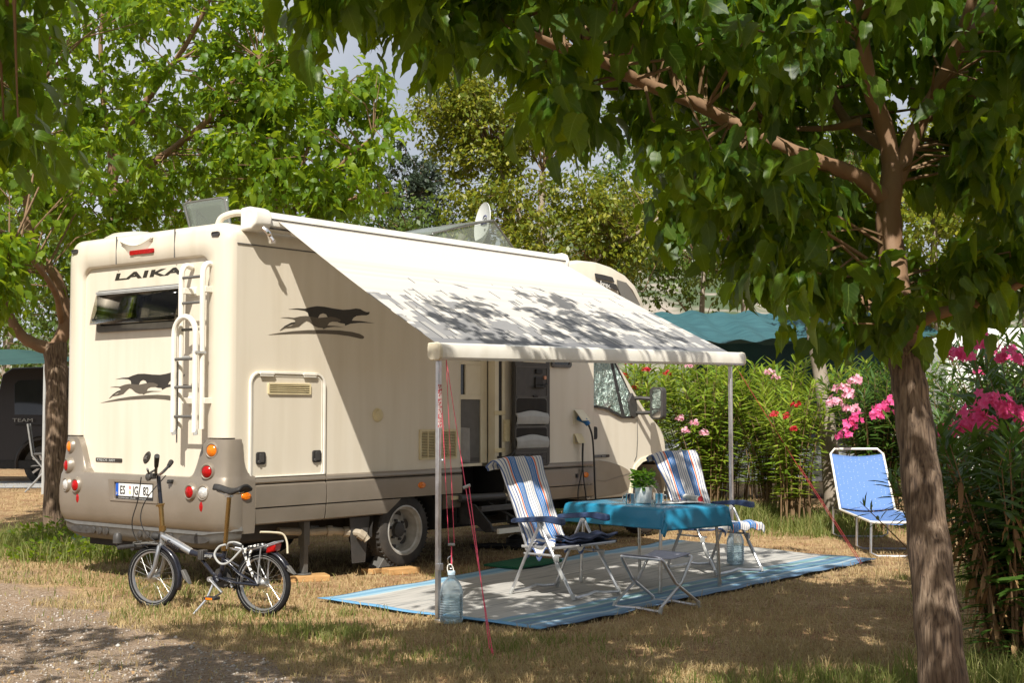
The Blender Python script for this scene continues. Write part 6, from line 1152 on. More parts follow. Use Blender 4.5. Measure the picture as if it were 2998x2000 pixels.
q=MB(); q.tube(spline([(-8.5,16.4,.03),(-7.2,16.1,.05),(-6.2,15.85,.04),(-5.75,16.2,.05),(-5.2,16.9,.04)]),.022,8); o=q.build('garden_hose',mat('dark blue hose',(.015,.04,.13),.5)); tag(o,'dark blue hose lying on the grass left of the tree','hose')
# ------------------------------------------------------------------ sun lounger
lg=thing('sun_lounger','blue dotted sun lounger with white frame standing by the oleanders','lounger',(4.10,14.36,0),math.atan2(.997,.06))
def dotted():
    m,nt,b=_nt('blue dotted canvas'); uv=N(nt,'ShaderNodeUVMap'); mp=N(nt,'ShaderNodeMapping'); mp.inputs['Scale'].default_value=(13,26,1); L(nt,uv.outputs[0],mp.inputs[0])
    v=N(nt,'ShaderNodeTexVoronoi'); v.inputs['Scale'].default_value=1; v.inputs['Randomness'].default_value=.25; L(nt,mp.outputs[0],v.inputs[0])
    r=ramp(nt,v.outputs['Distance'],[(0,(.50,.58,.72)),(.10,(.50,.58,.72)),(.12,(.13,.25,.54))],'CONSTANT'); L(nt,r.outputs[0],b.inputs['Base Color']); b.inputs['Roughness'].default_value=.7
    t=N(nt,'ShaderNodeBsdfTranslucent'); L(nt,r.outputs[0],t.inputs[0]); s=N(nt,'ShaderNodeMixShader'); s.inputs[0].default_value=.25; L(nt,b.outputs[0],s.inputs[1]); L(nt,t.outputs[0],s.inputs[2]); L(nt,s.outputs[0],nt.nodes['Material Output'].inputs[0]); return m
M['dots']=dotted()
LZ=.37; wd=.32
q=MB(); q.grid(lambda a,c:(.06+1.80*c,-wd+.012+(2*wd-.024)*a,LZ-.03*math.sin(math.pi*a)),16,24); q.build('seat',M['dots'],lg,sharp=80,solid=.006)
q=MB(); q.grid(lambda a,c:(1.84+.62*c,-wd+.012+(2*wd-.024)*a,LZ+.02+.62*c-.03*math.sin(math.pi*a)),16,16); q.build('backrest',M['dots'],lg,sharp=80,solid=.006)
q=MB(); q.tube([(1.84,-wd,LZ),(.05,-wd,LZ),(0,-wd+.05,LZ),(0,wd-.05,LZ),(.05,wd,LZ),(1.84,wd,LZ)],.014,8); q.tube([(1.84,-wd,LZ),(2.46,-wd,LZ+.64),(2.52,-wd+.06,LZ+.70),(2.52,wd-.06,LZ+.70),(2.46,wd,LZ+.64),(1.84,wd,LZ)],.014,8); q.build('frame',M['white'],lg)
for x in (.03,.80,2.30):
    q=MB(); q.tube([(x,-wd,LZ),(x,-wd-.01,.05),(x,-wd+.06,.014),(x,wd-.06,.014),(x,wd+.01,.05),(x,wd,LZ)],.014,8); q.build('leg',M['alu'],lg)
q=MB()
for s in (-1,1): q.tube([(1.95,s*wd,LZ+.12),(2.30,s*wd,LZ-.02),(1.84,s*wd,LZ-.02)],.009,6)
q.build('recliner_bracket',M['steel'],lg)
# ------------------------------------------------------------------ shade nets
M['net']=mat('blue green shade net',(.024,.080,.095),.6,c2=(.038,.115,.13),ns=2.5,stretch=(1,5,1),bump=.5,bs=9)
M['net2']=mat('dark green shade net',(.016,.055,.05),.6,c2=(.025,.075,.065),ns=3,bump=.4,bs=9)
def net(label,fn,nu,nv,poles,mm='net'):
    t=thing('shade_net',label,'shade net',(0,0,0),0)
    q=MB(); q.grid(fn,nu,nv,uv=False); q.build('netting',M[mm],t,sharp=80)
    for a,c in poles: q=MB(); q.tube([a,c],.025,8); q.build('pole',M['lgrey'],t)
def n1(a,c):
    y=26-c*4; x=2.2+a*5.0; z=3.42-.80*c+.16*a*c-.35*math.sin(math.pi*c)*.5*(.5+math.sin(a*3.14))+.05*math.sin(a*30+c*5)*math.sin(math.pi*min(1,c+.1))+.03*math.sin(a*57-c*9); return (x,y,z)
net('large blue green shade net stretched above the oleander hedge',n1,60,24,[((2.2,26,0),(2.2,26,3.42)),((7.2,26,0),(7.2,26,3.42)),((7.2,22,0),(7.2,22,2.75))])
net('blue green screen net hanging upright below the large shade net',lambda a,c:(3.4+a*4.5,25.2+.08*math.sin(a*19),2.95-c*1.5-.1*math.sin(a*3)),40,8,[((3.4,25.2,0),(3.4,25.2,2.95))])
net('dark green shade net above the van at the left edge',lambda a,c:(-12+a*4.4,22.2+c*2.2,2.55-.28*a+.25*c+.04*math.sin(a*14+c*4)),30,8,[((-7.62,22.2,0),(-7.62,22.2,2.3))],'net2')
T1C=[(1.47,8.07,2.75),(3.10,8.42,2.80),(2.17,8.13,4.01),(-0.78,7.30,4.07),(-0.44,7.56,3.72),(2.80,8.51,3.83),(0.88,6.53,2.63),(-0.45,5.45,3.22),(0.12,7.18,3.43),(0.73,7.25,3.44),(1.98,8.54,4.37),(2.55,8.11,4.31),(0.14,6.51,3.18),(-0.43,5.64,3.38),(-0.65,7.57,4.06),(1.19,7.18,2.46),(0.49,7.41,3.99),(2.47,7.98,4.02),(3.02,8.11,2.99),(2.88,7.42,3.21),(1.43,6.94,2.55),(1.71,7.42,3.55),(1.08,7.75,3.70),(0.78,6.43,2.86),(1.77,7.98,2.78),(1.36,7.23,3.96),(0.03,5.74,3.25),(1.37,8.35,3.90),(0.26,6.71,3.80),(1.24,6.37,3.12),(1.42,8.49,3.21),(2.72,7.11,2.85),(1.30,6.98,2.31),(3.29,8.51,3.62),(2.43,6.90,2.84),(0.56,7.10,3.44),(2.28,7.52,4.12),(0.72,7.94,3.52),(2.13,6.33,2.82),(1.58,8.37,3.36),(0.33,7.26,3.30),(1.64,7.88,4.21),(1.89,8.24,4.28),(2.47,6.61,2.58),(-0.96,6.17,3.50),(-0.92,6.62,3.73),(1.57,7.74,4.04),(1.31,6.36,2.36),(0.13,5.61,2.91),(2.42,7.66,3.14),(0.27,5.38,3.26),(-0.46,7.35,4.01),(2.46,7.29,2.86),(-0.11,5.96,3.35),(1.63,7.38,2.78),(2.92,7.84,4.01),(2.72,7.02,3.29),(1.68,8.54,3.52),(-0.36,6.54,3.78),(0.97,6.16,3.27),(1.50,7.49,2.63),(-0.09,7.06,3.86),(2.46,7.71,2.27),(1.84,7.52,3.95),(2.58,7.30,3.17),(3.11,8.53,3.28),(1.37,8.12,4.12),(2.81,8.13,3.92),(2.62,8.14,3.01),(0.26,6.48,3.77),(1.14,7.01,3.62),(0.03,6.02,3.58),(0.30,6.92,3.06),(2.32,7.89,2.34),(1.70,8.08,3.18),(2.00,8.44,3.77),(1.30,7.34,3.67),(0.33,6.80,3.57),(0.99,6.97,2.63),(2.67,7.76,3.88),(2.85,7.90,3.79),(2.02,8.15,2.60),(1.99,8.50,2.40),(1.31,7.78,3.46),(3.00,8.05,4.17),(2.48,6.97,3.24),(0.88,7.09,3.90),(2.80,7.47,2.76),(1.19,6.09,2.62),(2.91,7.27,3.64),(0.54,6.18,3.56),(2.30,6.75,2.30),(2.70,7.52,3.40),(2.65,6.68,3.32),(2.17,7.11,3.74),(0.47,5.50,3.36),(0.15,7.53,3.86),(2.77,8.36,3.46),(1.16,6.58,2.75),(2.42,6.45,3.58),(-0.37,6.11,3.51),(0.90,8.34,3.24),(3.00,7.76,3.43),(1.97,8.30,3.51),(-0.07,6.48,3.60),(0.74,8.00,4.09),(2.76,7.76,3.44),(2.91,8.17,3.66),(0.79,6.14,3.44),(2.64,7.45,2.98),(1.68,8.18,3.45),(1.69,7.90,3.56),(2.43,7.95,2.99),(0.08,6.87,3.46),(2.03,7.53,3.76),(-0.07,5.64,3.49),(2.58,8.43,3.72),(-0.71,5.32,3.17),(2.13,8.15,3.32),(1.32,7.90,4.07),(2.16,7.86,3.61),(0.57,6.85,3.78),(2.37,6.52,3.29),(0.74,8.24,4.18),(1.85,8.26,3.28),(3.23,8.02,4.04),(1.38,7.60,3.29),(1.49,8.43,4.09),(0.01,5.45,3.07),(2.05,8.22,2.38),(1.86,7.58,2.34),(3.10,8.22,3.32),(1.27,7.90,3.68),(-0.85,6.37,3.43),(1.10,7.93,4.08),(1.17,6.81,2.71),(1.08,6.35,2.65),(2.41,6.40,2.72),(1.49,8.41,2.95),(1.00,7.99,2.78),(3.16,7.94,3.60),(0.99,7.66,2.83),(0.18,5.57,3.47),(0.40,5.90,3.58),(3.16,8.00,2.79),(2.06,7.01,3.95),(3.00,8.57,4.16),(0.63,7.48,3.51),(3.00,7.50,2.90),(0.89,8.22,3.92),(1.10,6.61,3.46),(2.53,7.43,2.34),(2.36,8.48,4.17),(1.56,7.77,2.36),(3.04,8.32,4.35),(1.93,7.71,2.67),(0.14,5.94,2.95),(2.77,7.66,2.93),(-0.61,6.88,3.88),(1.63,8.31,3.78),(2.36,7.72,3.62),(0.94,7.42,2.64),(0.17,7.18,3.78),(1.43,6.31,3.26),(1.17,8.36,3.09),(2.56,7.53,4.10),(3.00,8.04,3.26),(3.30,8.38,4.01),(1.36,7.82,2.48),(0.77,8.56,4.02),(2.64,6.75,3.56),(1.68,7.67,3.64),(-0.40,6.55,3.42),(3.22,8.22,3.59),(-0.61,6.31,3.53),(2.66,7.88,2.28),(1.89,8.60,3.14),(0.96,6.80,2.81),(-0.19,5.63,3.30),(0.25,6.27,2.95),(1.07,7.40,3.75),(0.79,7.15,3.64),(2.00,8.59,3.61),(1.48,7.15,3.76),(2.33,6.47,2.92),(1.54,6.64,2.20),(2.26,7.84,3.97),(0.28,6.56,3.00),(1.03,7.39,3.54),(2.64,6.91,2.65),(2.18,8.30,3.66),(2.06,8.03,2.82),(-0.44,7.02,3.71),(-0.23,6.31,3.39),(2.79,8.10,2.44),(3.06,8.17,3.87),(0.89,6.01,2.71),(0.86,7.41,4.00),(2.54,7.83,3.53),(0.85,7.51,3.33),(-0.65,7.12,3.74),(0.95,7.34,3.00),(0.73,7.65,4.14),(0.73,8.08,3.82),(1.47,7.53,2.28),(1.12,8.33,3.74),(-0.05,6.78,3.75),(-0.26,5.37,3.10),(2.52,8.21,2.39),(1.33,6.76,2.44),(1.25,8.43,4.09),(1.02,8.56,4.10),(0.62,6.32,3.39),(1.13,7.47,4.02),(1.55,7.16,2.48),(2.50,7.56,3.70),(-0.30,5.32,3.36),(-0.29,7.29,3.66),(1.06,8.55,3.60),(1.16,7.67,3.17),(0.94,8.59,4.49),(1.55,8.27,4.30),(1.40,6.62,2.61),(2.01,7.97,4.23),(1.05,7.94,3.47),(3.30,8.55,3.14),(-0.03,6.22,3.68),(-0.80,7.29,3.83),(2.32,8.17,4.21),(1.50,7.48,2.98),(1.91,8.35,4.02),(3.11,8.54,3.02),(1.68,8.59,4.15),(2.20,8.49,3.27),(1.52,6.62,3.43),(-0.44,6.31,3.71),(-0.09,7.60,3.83),(2.62,7.21,3.48),(1.30,6.16,2.16),(0.94,7.67,3.98),(2.75,7.88,2.97),(3.21,8.60,4.33),(0.56,7.36,3.74),(1.27,6.60,3.21),(2.10,7.64,4.05),(1.46,6.97,3.59),(0.24,5.99,3.43),(1.92,6.56,3.67),(1.95,8.26,2.84),(2.93,8.30,4.03),(1.42,7.50,3.98),(2.81,8.51,2.34),(2.07,7.94,2.38),(-0.76,6.01,3.43),(2.91,7.26,3.93),(2.79,8.02,3.41),(0.99,6.89,3.76),(2.82,7.80,2.52),(2.97,7.86,2.84),(1.93,7.68,3.63),(2.85,8.33,3.25),(0.92,7.97,3.94),(0.70,6.94,3.55),(2.63,6.68,3.78),(1.36,6.36,2.60),(-0.39,5.87,3.55),(2.13,8.54,2.63),(2.60,8.47,4.01),(1.26,7.92,2.94),(1.23,6.03,3.24),(2.33,6.77,3.13),(2.74,6.97,3.60),(0.68,6.93,3.06),(2.96,7.60,4.09),(0.78,7.74,3.63),(0.44,7.01,3.64),(-0.39,6.85,3.42),(0.00,7.57,4.05),(1.25,7.05,2.64),(2.25,8.58,3.68),(1.56,7.93,2.90),(0.40,7.01,3.88),(2.56,7.87,4.22),(1.39,8.39,3.59),(2.07,6.93,3.60),(0.23,7.57,3.21),(1.60,8.58,2.86),(0.20,5.42,2.82),(2.21,7.77,3.09),(1.71,8.50,3.91),(-0.40,5.95,3.34),(0.87,8.56,3.74),(2.44,6.31,3.08),(1.27,6.69,2.22),(2.69,8.41,3.11),(1.78,8.38,2.96),(1.06,8.04,3.00),(1.99,8.58,2.80),(1.50,7.52,3.65),(1.53,8.53,2.46),(2.63,5.09,4.72),(0.99,6.34,6.15),(0.35,5.20,4.57),(-0.93,5.50,4.42),(1.33,6.77,5.32),(2.65,6.81,4.66),(1.71,8.10,4.47),(-1.04,4.98,5.26),(4.33,6.64,5.84),(-0.59,8.04,5.32),(2.91,5.01,4.97),(1.61,8.69,4.61),(0.52,4.60,4.37),(2.42,4.64,4.94),(2.71,9.23,5.84),(1.62,9.42,5.51),(0.45,6.94,5.06),(2.05,8.26,4.65),(3.54,4.60,4.50),(-0.49,9.55,5.11),(3.38,6.96,4.83),(0.51,8.45,6.18),(3.77,5.54,5.75),(0.30,7.42,5.24),(0.52,8.31,5.25),(3.61,8.16,3.81),(3.98,5.95,4.57),(2.02,6.94,5.11),(3.07,4.94,4.18),(2.63,8.12,4.92),(-0.22,8.10,5.10),(2.07,5.30,3.87),(4.82,6.67,4.29),(1.29,7.31,6.08),(1.80,5.32,3.64),(1.10,5.19,5.99),(-0.69,4.81,4.69),(2.72,5.30,3.99),(4.12,7.53,4.72),(1.83,7.75,6.14),(0.05,5.91,6.15),(2.90,4.47,4.52),(-0.75,8.51,5.43),(4.95,8.36,4.64),(4.61,5.98,4.78),(3.11,7.94,5.26),(4.67,8.65,4.44),(-0.78,5.16,4.60),(-0.56,9.07,5.23),(4.34,5.16,5.53),(3.78,6.72,5.37),(3.06,4.60,5.70),(3.56,5.92,4.93),(3.40,6.33,5.00),(2.84,5.97,3.75),(3.87,8.87,5.44),(2.59,4.49,3.93),(1.11,6.06,5.47),(3.15,6.56,6.13),(1.24,3.58,4.64),(1.31,8.10,5.70),(-0.97,6.33,5.93),(-0.89,4.36,4.87),(2.84,5.18,6.01),(2.16,5.78,3.88),(2.06,5.25,6.00),(-0.44,5.91,4.56),(2.42,7.32,5.39),(1.81,6.98,5.92),(2.72,6.56,5.31),(4.77,6.66,4.97),(2.52,7.99,6.12),(3.83,8.14,4.19),(1.18,4.76,3.96),(0.98,7.48,5.91),(4.24,7.91,5.63),(0.92,8.01,5.97),(3.89,7.94,4.52),(3.96,7.48,5.12),(1.19,8.87,5.77),(3.00,8.83,5.78),(4.89,6.11,4.88),(1.18,9.54,5.29),(0.84,8.50,5.22),(2.00,10.10,5.00),(-0.06,6.21,6.17),(3.58,9.55,5.54),(2.15,3.94,5.19),(4.72,8.71,4.76),(3.38,6.75,3.92),(0.29,6.27,4.30),(1.24,7.10,4.55),(2.39,7.80,4.42),(1.15,3.99,5.06),(5.16,6.52,5.10),(2.08,5.31,4.76),(2.40,5.90,5.47),(4.58,7.22,5.73),(4.33,6.18,4.44),(0.93,7.23,4.64),(4.65,7.50,4.39),(4.44,7.51,4.93),(-0.73,6.08,4.87),(4.55,6.16,5.28),(2.10,4.62,4.93),(-0.93,8.41,5.20),(0.40,9.02,5.79),(0.69,6.25,4.52),(1.58,7.07,4.74),(-0.28,4.08,4.95),(2.09,9.17,5.07),(1.33,8.99,5.01),(0.86,8.89,4.83),(1.33,10.06,5.29),(-0.11,7.79,4.55),(1.28,7.93,4.45),(-0.01,8.47,4.66),(1.70,9.43,4.91),(0.64,9.08,4.99),(0.01,9.73,5.26),(0.18,9.99,5.07),(1.72,9.90,5.22),(-0.18,8.80,4.78),(0.31,8.36,4.57),(0.09,9.11,5.10),(1.18,10.49,5.51),(0.12,8.62,4.96),(2.16,9.93,5.34),(0.68,7.73,4.59),(0.84,8.21,4.68),(2.07,10.57,5.29),(1.28,8.60,4.67),(0.00,10.47,5.21),(0.44,9.49,5.24),(2.39,10.36,5.50),(1.30,9.43,4.97),(0.24,10.20,5.41),(2.11,8.09,4.79),(0.81,10.32,5.48),(0.15,8.89,4.79),(1.41,8.22,4.59),(0.22,7.64,4.53),(1.85,8.38,4.77),(0.46,9.90,5.36),(2.12,8.57,4.86),(1.75,9.00,5.04),(1.41,7.67,4.66),(0.10,8.07,4.70),(2.15,7.91,4.44),(1.02,9.27,4.83),(0.64,10.58,5.34),(0.21,10.54,5.56),(1.63,5.78,3.79),(1.72,4.67,3.74),(2.13,3.75,3.42),(1.69,5.36,3.84),(2.90,5.71,4.03),(1.99,4.48,3.49),(2.53,4.83,3.81),(1.90,4.11,3.47),(2.20,5.03,3.59),(1.28,4.64,3.83),(2.37,4.14,3.23),(2.74,3.73,3.40),(2.49,3.68,3.10),(1.65,3.61,3.35),(2.92,5.25,3.60),(2.07,5.41,4.01),(1.07,5.74,3.82),(2.78,4.11,3.67),(2.45,4.28,3.62),(2.47,5.23,3.79),(2.97,4.09,3.27),(1.04,5.19,3.90),(2.87,4.97,3.80),(1.34,5.47,3.71),(2.40,5.64,3.96),(2.75,4.55,3.53),(1.01,5.42,3.67),(1.16,3.89,3.44),(1.87,3.72,3.13),(1.37,4.14,3.26),(2.96,5.37,3.90),(1.61,5.03,3.86),(1.54,5.64,4.11),(1.47,4.33,3.64),(0.08,3.81,3.53),(-2.20,5.90,3.82),(-0.35,5.48,3.80),(-0.71,4.17,3.80),(2.34,6.86,4.61),(0.44,6.66,4.64),(-1.40,3.80,3.55),(-0.57,5.68,3.95),(-0.23,5.27,3.63),(-1.25,5.72,4.31),(-1.49,6.01,4.33),(-0.21,6.64,4.60),(2.26,6.16,4.23),(-1.87,5.03,3.63),(1.00,4.65,3.47),(1.69,5.99,4.40),(-0.65,6.35,4.52),(2.09,5.65,3.78),(0.56,5.20,3.73),(0.25,5.89,4.21),(0.17,6.83,4.21),(-1.19,3.78,3.35),(-1.01,5.83,3.93),(0.70,4.27,3.43),(1.45,6.62,4.60),(-1.93,4.68,3.53),(1.71,5.03,4.10),(-1.29,4.86,3.82),(0.84,6.52,4.47),(-1.82,4.83,3.93),(2.17,4.86,3.92),(0.07,6.61,4.14),(-0.64,5.05,4.06),(-2.40,4.63,3.86),(-0.97,5.13,3.57),(-0.22,4.38,3.89),(-2.37,4.53,3.54),(2.04,5.91,4.30),(-2.00,6.13,4.16),(1.01,4.13,3.39),(-1.52,4.47,3.71),(0.39,5.76,3.92),(1.41,3.74,3.59),(-0.94,5.33,3.97),(-2.57,6.13,4.25),(-0.75,5.09,3.77),(0.23,6.78,4.51),(-1.01,5.55,4.15),(-1.96,5.48,4.20),(-2.19,5.26,4.10),(0.24,6.53,4.34),(2.23,5.60,4.25),(2.29,4.57,3.79),(-0.32,4.40,3.53),(0.17,5.13,4.03),(0.48,6.43,4.31),(-1.65,4.30,3.35),(-2.22,4.87,3.57),(0.75,6.45,4.23),(1.00,6.83,4.65),(0.82,4.50,3.90),(-0.33,6.00,4.40),(-0.15,4.87,3.62),(1.51,6.29,4.46),(-0.30,6.28,4.15),(1.13,4.26,3.58),(-0.83,6.23,4.11),(-1.87,5.10,4.02),(-0.03,5.74,3.82),(1.59,6.53,4.20),(-2.53,4.01,3.31),(1.94,6.18,4.09),(-0.29,3.83,3.62),(-1.48,5.13,3.65),(-1.79,6.01,3.93),(-0.53,4.67,4.01),(1.58,4.10,3.79),(-1.95,5.65,3.84),(-0.32,3.91,3.28),(0.01,4.33,3.63),(-0.17,6.21,4.37),(-0.90,3.62,3.21),(-0.59,3.69,3.25),(0.32,4.56,3.41),(1.24,3.65,3.35),(-0.58,4.22,3.38),(-2.33,5.05,3.74),(-0.93,4.60,3.68),(1.99,4.24,3.88),(-0.63,6.40,4.22),(2.32,6.24,3.99),(2.04,5.17,3.79),(0.35,6.99,4.35),(-0.58,5.94,4.36),(0.37,3.75,3.39),(-1.34,6.03,3.89),(-1.30,5.41,3.74),(-0.94,3.64,3.57),(0.65,3.62,3.23),(-2.12,4.41,3.58),(-0.79,3.84,3.59),(1.50,4.90,3.59),(1.47,3.70,3.19),(0.32,5.34,3.80),(0.31,4.78,3.68),(-1.89,4.15,3.54),(1.13,3.63,3.63),(-1.12,4.79,3.55),(-2.42,3.62,3.64),(0.11,4.89,3.78),(1.99,6.71,4.42),(-1.09,4.00,3.53),(0.93,6.79,4.22),(2.36,4.51,3.45),(-1.52,4.82,3.50),(0.45,6.36,3.99),(-0.36,6.70,4.37),(-0.44,4.82,3.64),(1.85,6.48,4.54),(0.60,6.38,4.56)]
T2C=[(-2.24,6.27,3.68),(-1.99,5.24,3.08),(-2.24,5.73,2.93),(-2.54,6.14,2.77),(-2.56,6.37,2.87),(-2.14,5.69,2.70),(-2.37,6.19,3.50),(-2.49,6.11,3.26),(-2.32,6.28,3.17),(-2.01,5.29,3.34),(-2.39,6.05,3.00),(-2.34,5.68,3.50),(-2.06,5.56,3.00),(-2.44,6.49,3.67),(-2.05,5.59,3.41),(-1.93,5.27,2.65),(-2.13,5.39,2.83),(-2.72,6.53,3.37),(-2.39,5.88,3.40),(-2.26,6.21,2.83),(-2.22,5.33,3.07),(-2.55,6.22,3.65),(-2.06,5.86,3.53),(-2.15,5.65,3.18),(-2.74,6.59,3.75),(-2.16,5.24,2.59),(-0.65,4.40,3.98),(-2.84,4.53,3.28),(-4.91,4.11,4.10),(-5.08,3.70,4.15),(-3.20,5.62,3.50),(-1.61,4.50,4.95),(-1.58,3.02,5.21),(0.24,3.21,4.27),(-0.45,3.56,4.32),(-3.34,3.61,3.67),(-3.24,4.70,5.11),(-4.22,3.84,3.37),(-1.35,2.47,3.66),(-3.05,2.49,3.55),(-0.85,2.01,4.44),(-1.19,3.68,3.35),(-4.62,3.55,3.65),(-4.22,5.85,3.55),(-4.62,5.25,3.40),(0.26,4.85,3.62),(0.02,4.48,4.66),(-2.99,5.08,3.10),(-4.14,4.57,4.77),(-2.70,4.19,5.13),(-2.49,2.58,3.70),(-1.45,1.96,3.65),(-0.58,3.08,4.53),(-3.65,4.60,5.21),(0.73,3.12,4.33),(-3.42,5.63,4.47),(-4.83,3.02,4.45),(-0.67,4.57,4.37),(-3.60,2.75,4.38),(-2.94,4.82,4.00),(0.20,3.29,4.57),(-0.28,3.16,3.85),(-4.06,4.67,3.68),(-4.58,5.54,3.66),(-1.08,3.93,3.98),(-3.54,6.14,4.00),(-4.07,3.42,3.57),(-4.11,5.96,4.49),(-4.46,4.08,3.54),(-2.99,2.48,4.99),(-0.76,6.52,3.96),(-3.13,1.80,4.38),(-1.21,4.71,5.04),(-1.25,5.39,3.83),(-1.14,3.50,4.90),(-1.65,1.96,4.45),(-3.29,5.45,3.12),(-4.41,3.94,4.84),(-4.36,3.28,4.66),(-3.21,2.86,4.97),(0.56,3.67,4.06),(-3.39,2.39,4.95),(0.24,3.60,4.67),(-0.94,5.62,4.12),(-2.59,5.85,4.60),(-0.18,5.13,4.89),(-1.26,3.28,5.16),(-2.75,3.08,3.80),(-3.98,2.76,4.14),(-1.62,5.85,4.28),(-1.97,5.15,3.89),(-4.22,3.93,3.82),(-1.31,2.44,4.70),(-2.15,4.97,4.73),(-4.54,3.82,4.43),(-1.25,5.95,3.95),(-1.67,5.06,4.26),(-0.10,3.06,3.33),(-1.94,3.53,4.27),(-0.90,2.59,4.04),(-1.20,3.64,3.84),(0.61,5.06,4.03),(-1.92,3.28,3.31),(-3.96,5.52,4.68),(-3.95,5.18,4.80),(-0.23,5.16,3.94),(-4.59,2.71,4.10),(0.95,4.23,4.14),(-0.38,2.73,4.13),(-1.76,2.28,3.68),(-3.25,5.33,4.57),(-0.76,4.86,3.83),(-3.71,4.09,4.66),(-0.07,5.99,4.34),(-0.47,5.90,4.44),(-0.02,3.99,4.33),(-5.22,4.98,3.82),(-2.61,3.16,4.32),(-2.82,2.76,4.62),(0.42,4.50,4.45),(-1.56,3.93,3.88)]
# ------------------------------------------------------------------ trees
T1C,T2C=[np.array(q) for q in (T1C+[(2.4,6.9,2.2),(2.55,6.8,2.3),(2.35,7.2,2.35),(2.6,7.0,2.3),(1.95,7.1,2.0),(1.8,7.2,2.1),(1.6,7.3,2.2),(1.9,7.0,2.25),(2.05,6.85,2.1),(2.5,7.1,2.2),(2.75,6.9,2.2),(2.65,6.7,2.4),(1.7,7.0,2.0)],T2C)]
R_=[(.20,-.09),(.42,.03),(.50,.24),(.40,.40),(.46,.55),(.30,.66),(.29,.80),(.11,.93)]
def lobed(R_=R_):
    T=[];F=[]
    R_=[(x*.66,y) for x,y in R_]
    mid=[(0,-.02),(0,.05),(0,.22),(0,.40),(0,.55),(0,.68),(0,.81),(0,1.12)]
    dz=lambda x,y:.16*abs(x)-.26*y*y-.05*math.sin(abs(x)*14)*.3
    for x,y in mid: T.append((x,y,dz(x,y)-.015))
    for s in (1,-1):
        for x,y in R_: T.append((x*s,y,dz(x,y)))
    for i in range(7):
        a,b=8+i,8+i+1; c,d=16+i,16+i+1; F.append((i,a,b,i+1)); F.append((i,i+1,d,c))
    return T,F
LT,LF=lobed()
ST=[(0,0,0),(0,.5,-.06),(0,1.05,-.25),(.42,.05,.05),(.46,.42,.0),(.22,.8,-.12),(-.42,.05,.05),(-.46,.42,.0),(-.22,.8,-.12)]; SF=[(0,3,4,1),(1,4,5,2),(0,1,7,6),(1,2,8,7)]
DT=[(0,0,0),(.28,.45,.04),(0,1,-.06),(-.28,.45,.04)]; DF=[(0,1,2,3)]
OT=[(0,0,0),(.085,.35,.02),(.068,.7,-.01),(0,1,-.09),(-.068,.7,-.01),(-.085,.35,.02),(0,.5,-.012)]; OF=[(0,1,2,6),(6,2,3,4),(0,6,4,5)]
def tree(name,label,base,trunk,trad,limbs,clumps,m_leaf,size,per,crad,tm=(LT,LF),droop=.9,bark='bark',young='bark_young',cat='tree',group=None,twigs=True,trunk_n=14,flat=.7,clear=0):
    t=thing(name,label,cat,base,0,group); B=V(base)
    P=spline([V(p)-B for p in trunk],5); rr=np.interp(np.linspace(0,1,len(P)),np.linspace(0,1,len(trad)),trad)
    rr=[r*(1+.05*math.sin(i*2.3)) for i,r in enumerate(rr)]
    q=MB(); q.tube(P,rr,trunk_n); q.build('trunk',M[bark],t,sharp=80)
    pts=[V(p) for p in trunk[1:]]
    for lp,r0,r1 in limbs:
        S=spline([V(p)-B for p in lp],5); q=MB(); q.tube(S,[(r0+(r1-r0)*i/(len(S)-1))*(1+.06*math.sin(i*1.9+r0*90)) for i in range(len(S))],10); q.build('limb',M[young],t,sharp=80); pts+=[V(s)+B for s in S]
    C=np.asarray(clumps)
    if clear and limbs:      # keep the near side of the main limbs open
        lp=np.array([tuple(V(s)) for l in limbs for s in spline(l[0],5)]); dx=C[:,None,0]-lp[None,:,0]; dz=C[:,None,2]-lp[None,:,2]
        bad=((np.hypot(dx,dz)<clear)&(C[:,None,1]<lp[None,:,1]+.1)).any(1); C=C[~bad]
    n=len(C)
    A=np.array([tuple(p) for p in pts])
    if twigs:
        q=MB()
        for c in C:
            d=np.linalg.norm(A-c,axis=1)+np.maximum(0,A[:,2]-c[2])*.8; k=int(np.argmin(d)); a=V(A[k]); e=V(c)
            if (e-a).length>1.9 or RNG.random()<.3: continue
            m1=a.lerp(e,.5)+V(RNG.normal(0,.06,3))+V((0,0,.10*(e-a).length)); L0=(e-a).length
            q.tube([a-B,a.lerp(m1,.6)-B,m1-B,e-B],[.006+.006*L0,.005+.005*L0,.005+.003*L0,.003],5,caps=False)
        q.build('branches',M['twig'] if bark!='bark_grey' else M['twig'],t,sharp=0)
    # shoots with leaves
    K=5; per_s=max(2,per//K); N_=n*K*per_s
    dirs=RNG.normal(0,1,(n,K,3)); dirs[:,:,2]*=flat; dirs/=np.linalg.norm(dirs,axis=2,keepdims=True)
    ln=RNG.uniform(.55,1.15,(n,K))*crad
    s=(np.arange(per_s)+RNG.uniform(.2,.9,(n,K,per_s)))/per_s
    pos=C[:,None,None,:]+dirs[:,:,None,:]*(ln[:,:,None,None]*s[...,None])+RNG.normal(0,.05,(n,K,per_s,3))*(crad/.35); pos[...,2]-=.05*s*crad
    side=RNG.normal(0,1,(n,K,per_s,3)); ax=dirs[:,:,None,:]*.55+side*.45+np.array([0,0,-droop])
    nr=dirs[:,:,None,:]*.5+np.array([0,0,.9])+RNG.normal(0,.45,(n,K,per_s,3))
    sz=RNG.uniform(.55,1.2,N_)*size
    leaf_mesh('crown',(pos-np.array(base)).reshape(-1,3),ax.reshape(-1,3),nr.reshape(-1,3),sz,tm[0],tm[1],m_leaf,t,vary=tm[0] is LT)
    return t
